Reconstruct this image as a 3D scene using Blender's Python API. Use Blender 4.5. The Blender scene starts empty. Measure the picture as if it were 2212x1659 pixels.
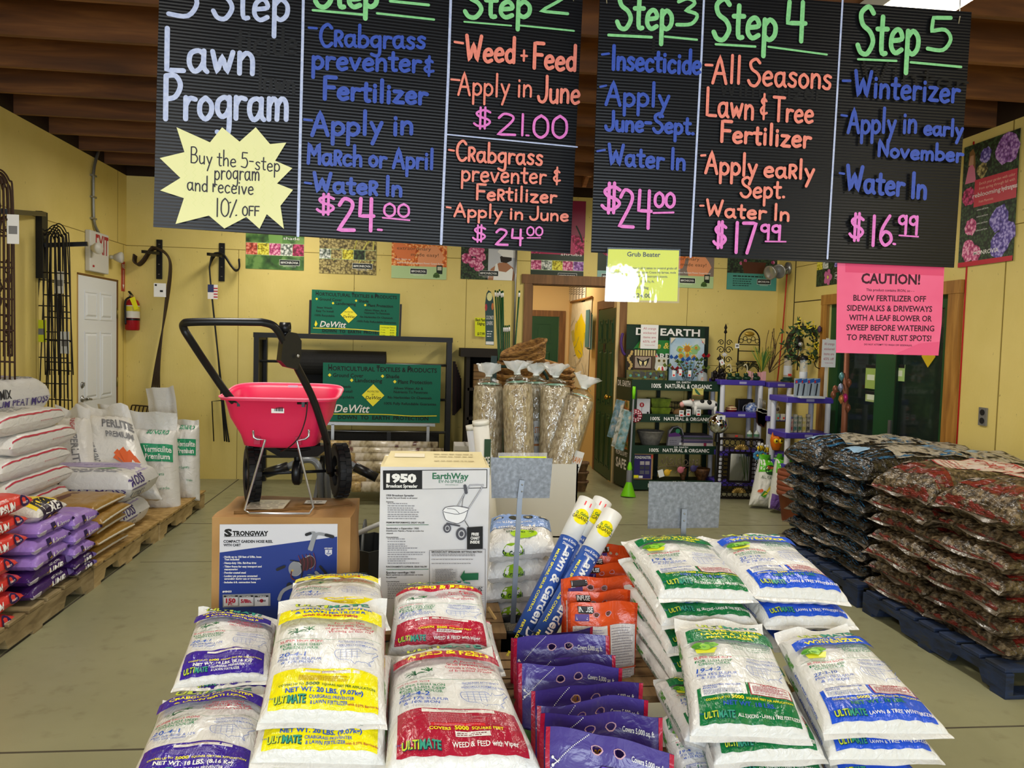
import bpy,bmesh,math,random,bisect
from mathutils import Vector,Matrix,noise
from mathutils.geometry import tessellate_polygon
V=Vector
PI=math.pi
SC=bpy.context.scene
COL=SC.collection

# ------------------------------------------------------------------ camera
YAW,PITCH,ROLL,FPX,EYE=math.radians(6.23),math.radians(-2.98),math.radians(1.59),1727.0,1.565
_f=V((math.sin(YAW)*math.cos(PITCH),math.cos(YAW)*math.cos(PITCH),math.sin(PITCH)))
_r0=V((math.cos(YAW),-math.sin(YAW),0));_u0=_r0.cross(_f)
CR=_r0*math.cos(ROLL)+_u0*math.sin(ROLL);CU=CR.cross(_f);CP=V((0,0,EYE))
cam_data=bpy.data.cameras.new('camera');cam=bpy.data.objects.new('camera',cam_data);COL.objects.link(cam)
cam.matrix_world=Matrix(((CR.x,CU.x,-_f.x,CP.x),(CR.y,CU.y,-_f.y,CP.y),(CR.z,CU.z,-_f.z,CP.z),(0,0,0,1)))
cam_data.sensor_width=36;cam_data.lens=36*FPX/2212;cam_data.clip_start=.05
SC.camera=cam

# ------------------------------------------------------------------ world, lamps, exposure
w=bpy.data.worlds.new('world');SC.world=w;w.use_nodes=True
wb=w.node_tree.nodes['Background'];wb.inputs[0].default_value=(.72,.86,1,1);wb.inputs[1].default_value=1.0
SC.view_settings.view_transform='Standard';SC.view_settings.look='None'
SC.view_settings.gamma=1;SC.view_settings.use_curve_mapping=False;SC.view_settings.exposure=0.0
def area(name,loc,rot,sx,sy,power,col):
    d=bpy.data.lights.new(name,'AREA');d.shape='RECTANGLE';d.size=sx;d.size_y=sy;d.energy=power;d.color=col
    o=bpy.data.objects.new(name,d);o.location=loc;o.rotation_euler=rot;COL.objects.link(o);return o
LAMPS=[(-1.0,-.5),(3.1,-.5),(-.95,3.45),(2.15,3.45),(-1.4,7.55),(2.1,7.0)]
for lx,ly in LAMPS:
    area('ceiling_lamp_light',(lx,ly,3.06),(0,0,0),.3,1.2,23 if ly>7.2 else 33,(1,.95,.84))
area('hallway_light',(1.5,10.6,2.7),(0,0,0),.5,.5,22,(1,.85,.62))
# daylight through the open front of the shop, behind the camera
area('front_daylight',(.05,-3.2,1.5),(math.radians(88),0,0),4.5,1.75,215,(.84,.92,1))
# ------------------------------------------------------------------ picking points
def ray(x,y):return CR*((x-1106)/FPX)-CU*((y-829.5)/FPX)+_f
def at(x,y,X=None,Y=None,Z=None):
    d=ray(x,y)
    t=(X-CP.x)/d.x if X is not None else(Y-CP.y)/d.y if Y is not None else(Z-CP.z)/d.z
    return CP+d*t

# ------------------------------------------------------------------ materials
def lin(h):
    if not isinstance(h,str):return tuple(h)
    c=[int(h[i:i+2],16)/255 for i in(0,2,4)]
    return tuple(x/12.92 if x<=.04045 else((x+.055)/1.055)**2.4 for x in c)
MATS={}
def base_mat(key):
    m=bpy.data.materials.new(key);m.use_nodes=True
    return m,m.node_tree,m.node_tree.nodes['Principled BSDF']
def noise_node(nt,scale,detail=3,stretch=None,seed=0,coord='Object'):
    tc=nt.nodes.new('ShaderNodeTexCoord');mp=nt.nodes.new('ShaderNodeMapping')
    mp.inputs['Location'].default_value=(seed*3.1,seed*1.7,seed*.9)
    if stretch:mp.inputs['Scale'].default_value=stretch
    n=nt.nodes.new('ShaderNodeTexNoise');n.inputs['Scale'].default_value=scale;n.inputs['Detail'].default_value=detail
    nt.links.new(tc.outputs[coord],mp.inputs[0]);nt.links.new(mp.outputs[0],n.inputs[0]);return n
def ramp(nt,src,stops):
    r=nt.nodes.new('ShaderNodeValToRGB');e=r.color_ramp.elements
    e[0].position=stops[0][0];e[0].color=lin(stops[0][1])+(1,)
    e[1].position=stops[-1][0];e[1].color=lin(stops[-1][1])+(1,)
    for p,c in stops[1:-1]:
        k=e.new(p);k.color=lin(c)+(1,)
    nt.links.new(src,r.inputs[0]);return r
def bump(nt,b,src,strength,dist=.01):
    n=nt.nodes.new('ShaderNodeBump');n.inputs['Strength'].default_value=strength;n.inputs['Distance'].default_value=dist
    nt.links.new(src,n.inputs['Height']);nt.links.new(n.outputs[0],b.inputs['Normal'])
def mat(c,rough=.5,metal=0,name=None):  # flat colour
    key=name or 'm_%s_%s_%s'%(c,rough,metal)
    if key in MATS:return MATS[key]
    m,nt,b=base_mat(key)
    b.inputs['Base Color'].default_value=lin(c)+(1,);b.inputs['Roughness'].default_value=rough;b.inputs['Metallic'].default_value=metal;b.inputs['Specular IOR Level'].default_value=.3
    MATS[key]=m;return m
def plastic(c,rough=.28,strength=.35,scale=34):  # crinkled bag film
    key='film_%s_%s_%s'%(c,rough,strength)
    if key in MATS:return MATS[key]
    m,nt,b=base_mat(key)
    b.inputs['Base Color'].default_value=lin(c)+(1,);b.inputs['Roughness'].default_value=rough
    n=noise_node(nt,scale,4,(1,.5,1));n.inputs['Distortion'].default_value=1.2;bump(nt,b,n.outputs[0],strength,.012)
    MATS[key]=m;return m
def mottle(name,stops,scale=20,detail=4,rough=.6,stretch=None,bmp=0,metal=0,seed=0,dist=.01,coord='Object'):
    if name in MATS:return MATS[name]
    m,nt,b=base_mat(name)
    n=noise_node(nt,scale,detail,stretch,seed,coord);r=ramp(nt,n.outputs[0],stops)
    nt.links.new(r.outputs[0],b.inputs['Base Color']);b.inputs['Roughness'].default_value=rough;b.inputs['Metallic'].default_value=metal
    if bmp:bump(nt,b,n.outputs[0],bmp,dist)
    MATS[name]=m;return m
def voro(name,stops,scale=30,rough=.6,seed=0):  # cells: blossoms, leaves
    if name in MATS:return MATS[name]
    m,nt,b=base_mat(name);stops=[(p,c)for p,c in zip([.3,.55,.9],[q[1]for q in stops][::-1])]if len(stops)==3 else stops
    tc=nt.nodes.new('ShaderNodeTexCoord');v=nt.nodes.new('ShaderNodeTexVoronoi');v.inputs['Scale'].default_value=scale
    mp=nt.nodes.new('ShaderNodeMapping');mp.inputs['Location'].default_value=(seed,seed*.7,seed*1.3)
    nt.links.new(tc.outputs['Object'],mp.inputs[0]);nt.links.new(mp.outputs[0],v.inputs[0])
    sx=nt.nodes.new('ShaderNodeMath');sx.operation='MULTIPLY';sx.inputs[1].default_value=1.0
    n=noise_node(nt,scale*1.7,3,None,seed)
    mx=nt.nodes.new('ShaderNodeMath');mx.operation='ADD'
    nt.links.new(v.outputs['Distance'],sx.inputs[0]);nt.links.new(sx.outputs[0],mx.inputs[0])
    h=nt.nodes.new('ShaderNodeMath');h.operation='MULTIPLY_ADD';h.inputs[1].default_value=.8;h.inputs[2].default_value=-.4
    nt.links.new(n.outputs[0],h.inputs[0]);nt.links.new(h.outputs[0],mx.inputs[1])
    r=ramp(nt,mx.outputs[0],stops);nt.links.new(r.outputs[0],b.inputs['Base Color']);b.inputs['Roughness'].default_value=rough
    MATS[name]=m;return m
def wood(name,stops,scale=6,stretch=(1,12,12),rough=.6,bmp=.15):
    if name in MATS:return MATS[name]
    m,nt,b=base_mat(name)
    n=noise_node(nt,scale,5,stretch);n.inputs['Distortion'].default_value=.6
    r=ramp(nt,n.outputs[0],stops);nt.links.new(r.outputs[0],b.inputs['Base Color']);b.inputs['Roughness'].default_value=rough
    bump(nt,b,n.outputs[0],bmp,.004);MATS[name]=m;return m
def glassy(name,c=(1,1,1),alpha=.25,rough=.05,bmp=0):  # thin clear film or pane
    if name in MATS:return MATS[name]
    m,nt,b=base_mat(name)
    b.inputs['Base Color'].default_value=lin(c)+(1,);b.inputs['Roughness'].default_value=rough;b.inputs['Alpha'].default_value=alpha
    if bmp:
        n=noise_node(nt,30,2,(1,1,.4));bump(nt,b,n.outputs[0],bmp,.01)
    MATS[name]=m;return m
def film(name,gloss=.12,rough=.06,bmp=.3,c=(1,1,1),scale=24):  # clear plastic film: see-through with a sheen
    if name in MATS:return MATS[name]
    m=bpy.data.materials.new(name);m.use_nodes=True;nt=m.node_tree;nt.nodes.remove(nt.nodes['Principled BSDF']);out=nt.nodes['Material Output']
    tr=nt.nodes.new('ShaderNodeBsdfTransparent');tr.inputs[0].default_value=lin(c)+(1,);gl=nt.nodes.new('ShaderNodeBsdfGlossy');gl.inputs['Roughness'].default_value=rough
    mx=nt.nodes.new('ShaderNodeMixShader');mx.inputs[0].default_value=gloss;n=noise_node(nt,scale,3,(1,1,.5));b=nt.nodes.new('ShaderNodeBump');b.inputs['Strength'].default_value=bmp;b.inputs['Distance'].default_value=.02
    nt.links.new(n.outputs[0],b.inputs['Height']);nt.links.new(b.outputs[0],gl.inputs['Normal']);nt.links.new(tr.outputs[0],mx.inputs[1]);nt.links.new(gl.outputs[0],mx.inputs[2]);nt.links.new(mx.outputs[0],out.inputs[0]);MATS[name]=m;return m
def glow(name,c,s):
    m,nt,b=base_mat(name);b.inputs['Base Color'].default_value=(.9,.9,.9,1)
    b.inputs['Emission Color'].default_value=lin(c)+(1,);b.inputs['Emission Strength'].default_value=s;MATS[name]=m;return m
BLACK=mat('0c0c0e',.45);STEEL=mat('9a9a98',.35,.9);WHITE=mat('e6e6e4',.5);INK=mat('141414',.6)

# ------------------------------------------------------------------ mesh builder
class MB:
    def __init__(s):s.v=[];s.f=[];s.m=[];s.sm=[];s.mats=[]
    def slot(s,m):
        if m not in s.mats:s.mats.append(m)
        return s.mats.index(m)
    def add(s,vs,fs,m,smooth=False):
        o=len(s.v);k=s.slot(m);s.v+=[V(p)for p in vs]
        for f in fs:s.f.append([o+i for i in f]);s.m.append(k);s.sm.append(smooth)
        return s
    def box(s,c,d,m,M=None,bev=0):
        x,y,z=(d[0]/2,d[1]/2,d[2]/2)
        if bev and min(x,y,z)>bev:
            vs=[];fs=[]
            bm=bmesh.new();bmesh.ops.create_cube(bm,size=1)
            for q in bm.verts:q.co=V((q.co.x*2*x,q.co.y*2*y,q.co.z*2*z))
            bmesh.ops.bevel(bm,geom=list(bm.edges),offset=bev,segments=2,profile=.5,affect='EDGES')
            bm.verts.index_update();vs=[q.co.copy()for q in bm.verts];fs=[[q.index for q in f.verts]for f in bm.faces];bm.free()
        else:
            vs=[V((a*x,b*y,e*z))for e in(-1,1)for b in(-1,1)for a in(-1,1)]
            fs=[(0,2,3,1),(4,5,7,6),(0,1,5,4),(2,6,7,3),(0,4,6,2),(1,3,7,5)]
        if M:vs=[M@p for p in vs]
        c=V(c);return s.add([p+c for p in vs],fs,m)
    def bb(s,a,b,m,bev=0):  # box by two corners
        a,b=V(a),V(b);return s.box((a+b)/2,[abs(b[i]-a[i])for i in range(3)],m,None,bev)
    def bar(s,a,b,w,h,m,up=(0,0,1)):  # rectangular bar from a to b
        a,b=V(a),V(b);d=(b-a);L=d.length;d.normalize();up=V(up)
        x=d.cross(up)
        if x.length<1e-4:x=d.cross(V((0,1,0)))
        x.normalize();u=x.cross(d)
        M=Matrix((x,d,u)).transposed();return s.box((a+b)/2,(w,L,h),m,M)
    def tube(s,pts,r,m,n=8,closed=False,caps=True):
        pts=[V(p)for p in pts];N=len(pts);rr=r if isinstance(r,(list,tuple))else[r]*N
        vs=[];fs=[];ref=None
        for i,p in enumerate(pts):
            a=pts[(i-1)%N]if(closed or i)else p;b=pts[(i+1)%N]if(closed or i<N-1)else p
            t=(b-a).normalized()if(b-a).length>1e-9 else V((0,0,1))
            if ref is None:
                ref=t.cross(V((0,0,1))if abs(t.z)<.9 else V((1,0,0))).normalized()
            ref=(ref-t*ref.dot(t)).normalized();q=t.cross(ref)
            for k in range(n):
                g=2*PI*k/n;vs.append(p+(ref*math.cos(g)+q*math.sin(g))*rr[i])
        for i in range(N if closed else N-1):
            j=(i+1)%N
            for k in range(n):fs.append((i*n+k,i*n+(k+1)%n,j*n+(k+1)%n,j*n+k))
        s.add(vs,fs,m,True)
        if caps and not closed:
            o=len(s.v)-len(vs);k=s.slot(m)
            s.f.append([o+i for i in range(n-1,-1,-1)]);s.f.append([o+(N-1)*n+i for i in range(n)]);s.m+=[k,k];s.sm+=[False,False]
        return s
    def lathe(s,prof,c,m,n=20,axis='z',M=None,smooth=True,sx=1,sy=1):
        vs=[];fs=[];N=len(prof)
        for r,z in prof:
            for k in range(n):
                g=2*PI*k/n;p=V((r*math.cos(g)*sx,r*math.sin(g)*sy,z))
                if axis=='x':p=V((p.z,p.x,p.y))
                if axis=='y':p=V((p.x,p.z,p.y))
                if M:p=M@p
                vs.append(p+V(c))
        for i in range(N-1):
            for k in range(n):fs.append((i*n+k,i*n+(k+1)%n,(i+1)*n+(k+1)%n,(i+1)*n+k))
        return s.add(vs,fs,m,smooth)
    def ball(s,c,r,m,n=12,sx=1,sy=1,sz=1):
        k=n//2;return s.lathe([(max(r*math.sin(PI*i/k),1e-4),-r*math.cos(PI*i/k)*sz)for i in range(k+1)],c,m,n,sx=sx,sy=sy)
    def prism(s,pts,ux,uy,o,depth,m,m2=None):  # flat outline given thickness along -normal
        ux,uy,o=V(ux),V(uy),V(o);nrm=ux.cross(uy).normalized()*depth
        a=[o+ux*p[0]+uy*p[1]for p in pts];N=len(a)
        tri=tessellate_polygon([[V((p[0],p[1],0))for p in pts]])
        s.add(a,tri,m);s.add([p-nrm for p in a],[t[::-1]for t in tri],m2 or m)
        s.add(a+[p-nrm for p in a],[(i,(i+1)%N,N+(i+1)%N,N+i)for i in range(N)],m2 or m);return s
    def xf(s,M):
        s.v=[M@p for p in s.v];return s
    def build(s,name,parent=None,label=None,cat=None,group=None,kind=None,origin=None):
        me=bpy.data.meshes.new(name)
        if parent is not None:o0=WORLD[parent]
        elif origin is not None:o0=V(origin)
        elif kind=='structure':o0=V((0,0,0))
        else:
            xs=[p.x for p in s.v];ys=[p.y for p in s.v];zs=[p.z for p in s.v]
            o0=V(((min(xs)+max(xs))/2,(min(ys)+max(ys))/2,min(zs)))
        me.from_pydata([p-o0 for p in s.v],[],s.f)
        for m in s.mats:me.materials.append(m)
        me.polygons.foreach_set('material_index',s.m);me.polygons.foreach_set('use_smooth',s.sm);me.update()
        ob=bpy.data.objects.new(name,me);COL.objects.link(ob)
        if parent is not None:ob.parent=parent
        else:ob.location=o0
        WORLD[ob]=o0 if parent is None else o0
        tag(ob,label,cat,group,kind);return ob
WORLD={}
def tag(o,label=None,cat=None,group=None,kind=None):
    if label:o['label']=label
    if cat:o['category']=cat
    if group:o['group']=group
    if kind:o['kind']=kind
    return o
def thing(name,loc,label,cat,group=None):
    o=bpy.data.objects.new(name,None);COL.objects.link(o);o.location=loc;o.empty_display_size=.1;WORLD[o]=V(loc)
    return tag(o,label,cat,group)
def copy_tree(o,loc=None,label=None,group=None):
    c=o.copy();COL.objects.link(c)
    if loc is not None:c.location=loc
    if label:c['label']=label
    if group:c['group']=group
    for ch in list(o.children):
        d=ch.copy();COL.objects.link(d);d.parent=c
        for g in list(ch.children):
            e=g.copy();COL.objects.link(e);e.parent=d
    return c
def spline(pts,n=6,closed=False):  # smooth curve through points; a doubled point is a corner
    P=[V(p)for p in pts];out=[];N=len(P)
    for i in range(N if closed else N-1):
        p1,p2=P[i],P[(i+1)%N]
        if(p1-p2).length<1e-9:continue
        p0=P[(i-1)%N]if(closed or i)else p1;p3=P[(i+2)%N]if(closed or i<N-2)else p2
        for k in range(n):
            t=k/n
            out.append(.5*((2*p1)+(p2-p0)*t+(2*p0-5*p1+4*p2-p3)*t*t+(3*p1-p0-3*p2+p3)*t**3))
    if not closed:out.append(P[-1])
    return out
def arc(c,r,a0,a1,n=10,ux=(1,0,0),uy=(0,0,1)):
    c,ux,uy=V(c),V(ux),V(uy)
    return[c+ux*(r*math.cos(math.radians(a0+(a1-a0)*i/n)))+uy*(r*math.sin(math.radians(a0+(a1-a0)*i/n)))for i in range(n+1)]

# ------------------------------------------------------------------ print: flat artwork laid on surfaces
_TX={}
def glyphs(t,bold):
    k=(t,bold)
    if k not in _TX:
        cu=bpy.data.curves.new('t','FONT');cu.body=t;cu.resolution_u=2;cu.offset=bold
        ob=bpy.data.objects.new('t',cu);me=ob.to_mesh()
        vs=[(q.co.x,q.co.y)for q in me.vertices];fs=[tuple(p.vertices)for p in me.polygons]
        ob.to_mesh_clear();bpy.data.objects.remove(ob);bpy.data.curves.remove(cu)
        if not vs:vs=[(0,0)]
        _TX[k]=(vs,fs,min(p[0]for p in vs),max(p[0]for p in vs))
    return _TX[k]
CAPH=max(p[1]for p in glyphs('H',0)[0])
class Print:
    def __init__(s):s.items=[];s.l=0
    def put(s,vs,fs,m):s.items.append((vs,fs,m,s.l));s.l+=1;return s
    def poly(s,pts,m):
        return s.put([(p[0],p[1])for p in pts],tessellate_polygon([[V((p[0],p[1],0))for p in pts]]),m)
    def rect(s,x0,y0,x1,y1,m,nx=1,ny=1):return s.panel(x0,x1,lambda x:y0,lambda x:y1,m,nx,ny)
    def panel(s,x0,x1,lo,hi,m,nx=10,ny=6,sk=0):
        vs=[];fs=[];nx,ny=(nx*2 if nx>1 else 1),(ny*2 if ny>1 else 1)
        for j in range(ny+1):
            for i in range(nx+1):
                x=x0+(x1-x0)*i/nx;vs.append((x,lo(x)+(hi(x)-lo(x))*j/ny))
        for j in range(ny):
            for i in range(nx):a=j*(nx+1)+i;fs.append((a,a+1,a+nx+2,a+nx+1))
        return s.put(vs,fs,m)
    def text(s,t,x,y,h,m,wd=None,al='c',bold=0,sh=0,rot=0,curve=0):
        vs,fs,a,b=glyphs(t,bold);k=h/CAPH;kx=wd/max(b-a,1e-6)if wd else k
        ox={'c':(a+b)/2,'l':a,'r':b}[al];out=[];c,q=math.cos(rot),math.sin(rot)
        for p in vs:
            X=(p[0]-ox)*kx+p[1]*k*sh;Y=p[1]*k+curve*(1-(2*(p[0]-(a+b)/2)/max(b-a,1e-6))**2)
            out.append((x+X*c-Y*q,y+X*q+Y*c))
        return s.put(out,fs,m)
    def line(s,pts,w,m,n=5,smooth=True,cap=True):  # pen stroke
        P=spline([V((p[0],p[1],0))for p in pts],n)if smooth and len(pts)>2 else[V((p[0],p[1],0))for p in pts]
        P=[p for i,p in enumerate(P)if i==0 or(p-P[i-1]).length>1e-7]
        if len(P)<2:P=[P[0],P[0]+V((w*.2,0,0))]
        vs=[];fs=[];N=len(P)
        for i,p in enumerate(P):
            d=(P[min(i+1,N-1)]-P[max(i-1,0)]).normalized();nn=V((-d.y,d.x,0))*(w/2)
            e_=.9*i/N;vs+=[(p+nn).xy[:]+(e_,),(p-nn).xy[:]+(e_,)]
        for i in range(N-1):fs.append((2*i,2*i+1,2*i+3,2*i+2))
        if cap:
            for e,dd in((0,P[0]-P[1]),(N-1,P[-1]-P[-2])):
                d=dd.normalized();nn=V((-d.y,d.x,0));o=len(vs)
                vs+=[(P[e]+(nn*math.cos(g)+d*math.sin(g))*(w/2)).xy[:]+(.95 if e else-.05,)for g in[PI*k/5 for k in range(6)]];fs.append(tuple(range(o,o+6)))
        return s.put(vs,fs,m)
    def disc(s,x,y,r,m,n=14,ry=None):
        return s.put([(x+r*math.cos(2*PI*k/n),y+(ry or r)*math.sin(2*PI*k/n))for k in range(n)],[tuple(range(n))],m)
    def bars(s,x0,x1,ys,h,m,rnd=None):  # lines of print too small to read
        vs=[];fs=[]
        for y in ys:
            o=len(vs);e=x1-(rnd.random()*.25*(x1-x0)if rnd else 0)
            k=max(2,int((x1-x0)/(h*5)))
            x=x0
            while x<e-h:
                w_=h*(1.2+3*(rnd.random()if rnd else .6));xe=min(x+w_,e);o=len(vs)
                vs+=[(x,y),(xe,y),(xe,y+h),(x,y+h)];fs.append((o,o+1,o+2,o+3));x=xe+h*.7
        return s.put(vs,fs,m)
    def hand(s,t,x,y,h,m,wd=None,pen=.09,al='l',slope=0.0,jit=.02,seed=1):  # handwriting along a baseline
        rnd=random.Random(seed*77+len(t));adv=0;st=[]
        for ch in t:
            sc=1
            if ch=='~':ch,sc='R',.66
            if ch==' ':adv+=2.6;continue
            w_,strokes=HAND[ch]
            dy=rnd.uniform(-.25,.25)
            for q in strokes:st.append([(adv+p[0]*sc,p[1]*sc+dy)for p in q])
            adv+=w_*sc+.9
        adv-=.9;kx=wd/adv if wd else h/10;k=h/10
        for q in st:s.line([(x+p[0]*kx,y+p[1]*k+slope*(p[0]*kx))for p in q],pen*h,m,4)
        return s
    def emit(s,mb,fn,base=.0008,eps=.00025,smooth=False):
        for vs,fs,m,l in s.items:mb.add([fn(p[0],p[1],base+eps*(l+(p[2]if len(p)>2 else 0)))for p in vs],fs,m,smooth)
        return mb
def flat(o,ux,uy):
    o,ux,uy=V(o),V(ux),V(uy);n=ux.cross(uy).normalized()
    return lambda x,y,d:o+ux*x+uy*y+n*d
def parse(s):return[[(float(a),float(b))for a,b in zip(k.split()[0::2],k.split()[1::2])]for k in s.split('|')]
_H={'a':(4.8,"4 4.2 2.6 5 .8 4.2 .5 1.8 1.6 0 3 .6 4 2.4|4 5 4 1.2 4.8 0"),'b':(4.2,".5 10 .5 .1|.5 3.4 2 5 3.9 3.6 3.8 1.2 2 0 .5 1"),
 'c':(4,"3.8 4.2 2.4 5 .8 3.8 .6 1.4 2 0 3.8 .8"),'d':(4.4,"4 10 4 0|4 3.8 2.4 5 .7 3.6 .7 1.2 2.2 0 4 1.2"),
 'e':(4.2,".6 2.6 3.8 3 3.4 4.6 2.2 5 .8 3.8 .6 1.4 2 0 3.9 .7"),'f':(3.4,"3.6 9 2.4 10 1.6 8.6 1.6 0|.3 5.2 3 5.2"),
 'g':(4.4,"4 4.2 2.6 5 .8 4 .6 1.8 1.8 .4 3.2 1 4 2.4|4 5 4 -2.4 2.8 -4 .6 -3.2"),'h':(4.2,".6 10 .6 0|.6 3 2.2 5 3.6 4 3.8 0"),
 'i':(1.8,"1 5 1 0|1 7 1 7.3"),'l':(1.8,"1 10 1 0"),'m':(6.4,".6 5 .6 0|.6 3.2 1.8 5 3 3.8 3 0|3 3.2 4.4 5 5.7 3.8 5.8 0"),
 'n':(4.2,".6 5 .6 0|.6 3.2 2.2 5 3.7 3.8 3.8 0"),'o':(4.2,"2.2 5 .7 3.8 .6 1.4 2.2 0 3.8 1.4 3.8 3.6 2.2 5"),
 'p':(4.2,".6 5 .6 -4|.6 3.6 2.2 5 3.9 3.6 3.8 1.2 2.2 0 .6 1"),'r':(3.3,".7 5 .7 0|.7 3.2 1.8 4.8 3.4 4.6"),
 's':(3.6,"3.4 4.4 2 5 .8 4 1.8 2.8 3.2 1.8 2.8 .2 1.4 0 .4 .7"),'t':(3.2,"1.7 8 1.7 .8 3 .2|.2 5.4 3.3 5.4"),
 'u':(4.2,".6 5 .7 1.2 2 0 3.8 1.4|3.8 5 3.8 0"),'v':(4,".3 5 2 0 2 0 3.8 5"),'w':(5.6,".4 5 1.6 0 1.6 0 2.8 4 2.8 4 4 0 4 0 5.4 5"),
 'y':(4.2,".5 5 2.2 .8|4 5 1 -4"),'z':(4,".5 5 3.8 5 3.8 5 .4 0 .4 0 4 0"),
 'A':(5.6,".3 0 2.8 10 2.8 10 5.4 0|1.2 3.6 4.6 3.6"),'B':(5.2,".8 10 .8 0|.8 10 3.4 10 4.6 7.8 3.2 5.4 .8 5.2|.8 5.2 4 5 5.2 2.6 3.6 .2 .8 0"),
 'C':(5.2,"5 8.4 3.4 10 1.2 8 .6 4 2 .4 3.8 0 5.2 1.4"),'F':(4.6,"4.8 10 .8 10 .8 10 .8 0|.8 5.4 4.2 5.4"),'I':(1.9,"1 10 1 0"),
 'J':(4.4,"4 10 4 2.4 2.6 0 .8 .4 .2 2"),'L':(4.8,".8 10 .8 0 .8 0 4.8 0"),'M':(6.2,".6 0 .9 10 .9 10 3.2 4 3.2 4 5.6 10 5.6 10 5.9 0"),
 'N':(5.3,".7 0 .7 10 .7 10 4.8 0 4.8 0 4.8 10"),'0':(5.2,"2.8 10 .8 7.6 .7 2.4 2.8 0 4.9 2.4 4.8 7.6 2.8 10"),
 'P':(5,".9 10 .9 0|.9 10 3.6 10 5 7.8 3.6 5.2 .9 4.6"),'R':(5.2,".9 10 .9 0|.9 10 3.6 10 5 7.8 3.6 5.2 .9 4.6|2.4 4.8 5 0"),
 'S':(5.2,"4.8 8.6 3.2 10 1 8.6 1.6 6.2 4 4.6 5 2.4 3.4 0 1.4 .2 .3 1.8"),'T':(5.4,"2.8 10 2.8 0|.2 10 5.4 10"),'O':(5.2,"2.8 10 .8 7.6 .7 2.4 2.8 0 4.9 2.4 4.8 7.6 2.8 10"),
 'W':(7.2,".3 10 1.8 0 1.8 0 3.6 7 3.6 7 5.2 0 5.2 0 7 10"),'1':(1.9,"1 10 1 0"),'2':(5,".6 8 2 10 4.2 9 4 6.4 .4 .2 .4 .2 5 .2"),
 '3':(5,".6 9 2.6 10 4.2 8.2 2.2 5.6 2.2 5.6 4.8 3.8 3.6 .6 .4 .6"),'4':(5,".9 10 .7 4.6 .7 4.6 4.8 4.6|4 10 4 0"),
 '5':(5,"4.6 10 1.2 10 1.2 10 1 6 1 6 3.6 6.4 4.8 3.6 3.4 .4 .4 .8"),'6':(4.6,"3.6 10 1.2 5.6 .8 2 2.4 0 4.4 1.6 4 3.8 2.2 4.6 .9 3"),
 '7':(5,".4 10 4.8 10 4.8 10 2 0"),'9':(4.6,"4.2 8 3 10 1 9 .9 6.4 2.6 5.4 4.2 7|4.3 10 4.2 0"),'-':(3.4,".4 4.6 3 4.6"),'.':(1.4,".6 .2 .9 .2"),
 '&':(4.2,"3.4 7 2 8 .9 6.8 2.4 5.4 2.4 5.4 .6 3.6 1.6 2 3.8 2.6|2.2 9.6 2.2 .2"),'+':(3.4,"1.6 6 1.6 1|.2 3.4 3.2 3.4"),'%':(4,".6 8 1 8.3|3.6 9.6 .8 0|3.4 1 3.7 1.2"),
 '$':(5.4,"5 7.6 3.2 8.8 1 7.6 1.8 5.8 4.2 4.4 5 2.8 3.4 1.2 1.4 1.4 .3 2.6|2.1 10 2.1 0|3.5 10 3.5 0")}
HAND={k:(v[0],parse(v[1]))for k,v in _H.items()}
# ------------------------------------------------------------------ the room
XL,XR,YB,ZT,ZC=-3.157,4.02,8.877,3.2,3.48
def wall_mat(name,stops,seams):
    m,nt,b=base_mat(name);n=noise_node(nt,2.2,6);r=ramp(nt,n.outputs[0],stops)
    g=noise_node(nt,55,3,(1,1,.35),4);bump(nt,b,g.outputs[0],.25,.004)
    s=noise_node(nt,42,2,(1,1,.5),7);r2=ramp(nt,s.outputs[0],[(.23,'6b5220'),(.27,'ffffff')])
    mx=nt.nodes.new('ShaderNodeMixRGB');mx.blend_type='MULTIPLY';mx.inputs[0].default_value=.55
    nt.links.new(r.outputs[0],mx.inputs[1]);nt.links.new(r2.outputs[0],mx.inputs[2]);nt.links.new(mx.outputs[0],b.inputs['Base Color'])
    b.inputs['Roughness'].default_value=.6;MATS[name]=m;return m
WALLM=wall_mat('yellow_wall_paint',[(.3,'dbc670'),(.7,'e5d07e')],None)
SEAM=mat('8a7636',.8)
DARKSEAM=mat('33260f',.8)
HALLM=mat('e4c68c',.6)
def floor_mat():
    m,nt,b=base_mat('polished_concrete');n=noise_node(nt,.9,8);n.inputs['Distortion'].default_value=.5
    r=ramp(nt,n.outputs[0],[(.2,'8a8866'),(.5,'918f6e'),(.8,'979574')])
    n2=noise_node(nt,9,6,None,3);r2=ramp(nt,n2.outputs[0],[(.24,'b4aea4'),(.42,'ffffff')])
    mx=nt.nodes.new('ShaderNodeMixRGB');mx.blend_type='MULTIPLY';mx.inputs[0].default_value=.5
    nt.links.new(r.outputs[0],mx.inputs[1]);nt.links.new(r2.outputs[0],mx.inputs[2]);nt.links.new(mx.outputs[0],b.inputs['Base Color'])
    r3=ramp(nt,n2.outputs[0],[(.3,(.42,)*3),(.7,(.3,)*3)]);nt.links.new(r3.outputs[0],b.inputs['Roughness'])
    return m
mb=MB();mb.bb((XL-.1,-3.4,-.1),(XR+.1,12.2,0),floor_mat())
for y in(6.76,3.05):mb.bb((XL,y,-.001),(XR,y+.012,.0006),mat('4c4638',.9))  # saw-cut joints
mb.bb((-1.99,2.9,-.001),(-1.978,8.87,.0006),mat('4c4638',.9))
rnd=random.Random(5)
pts=[(-1.9+.22*i,5.6+rnd.uniform(-.04,.04),.0007)for i in range(8)]
for a,b in zip(pts,pts[1:]):mb.bar(a,b,.006,.0006,mat('5d5645',.9))
mb.build('floor',kind='structure')
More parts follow.
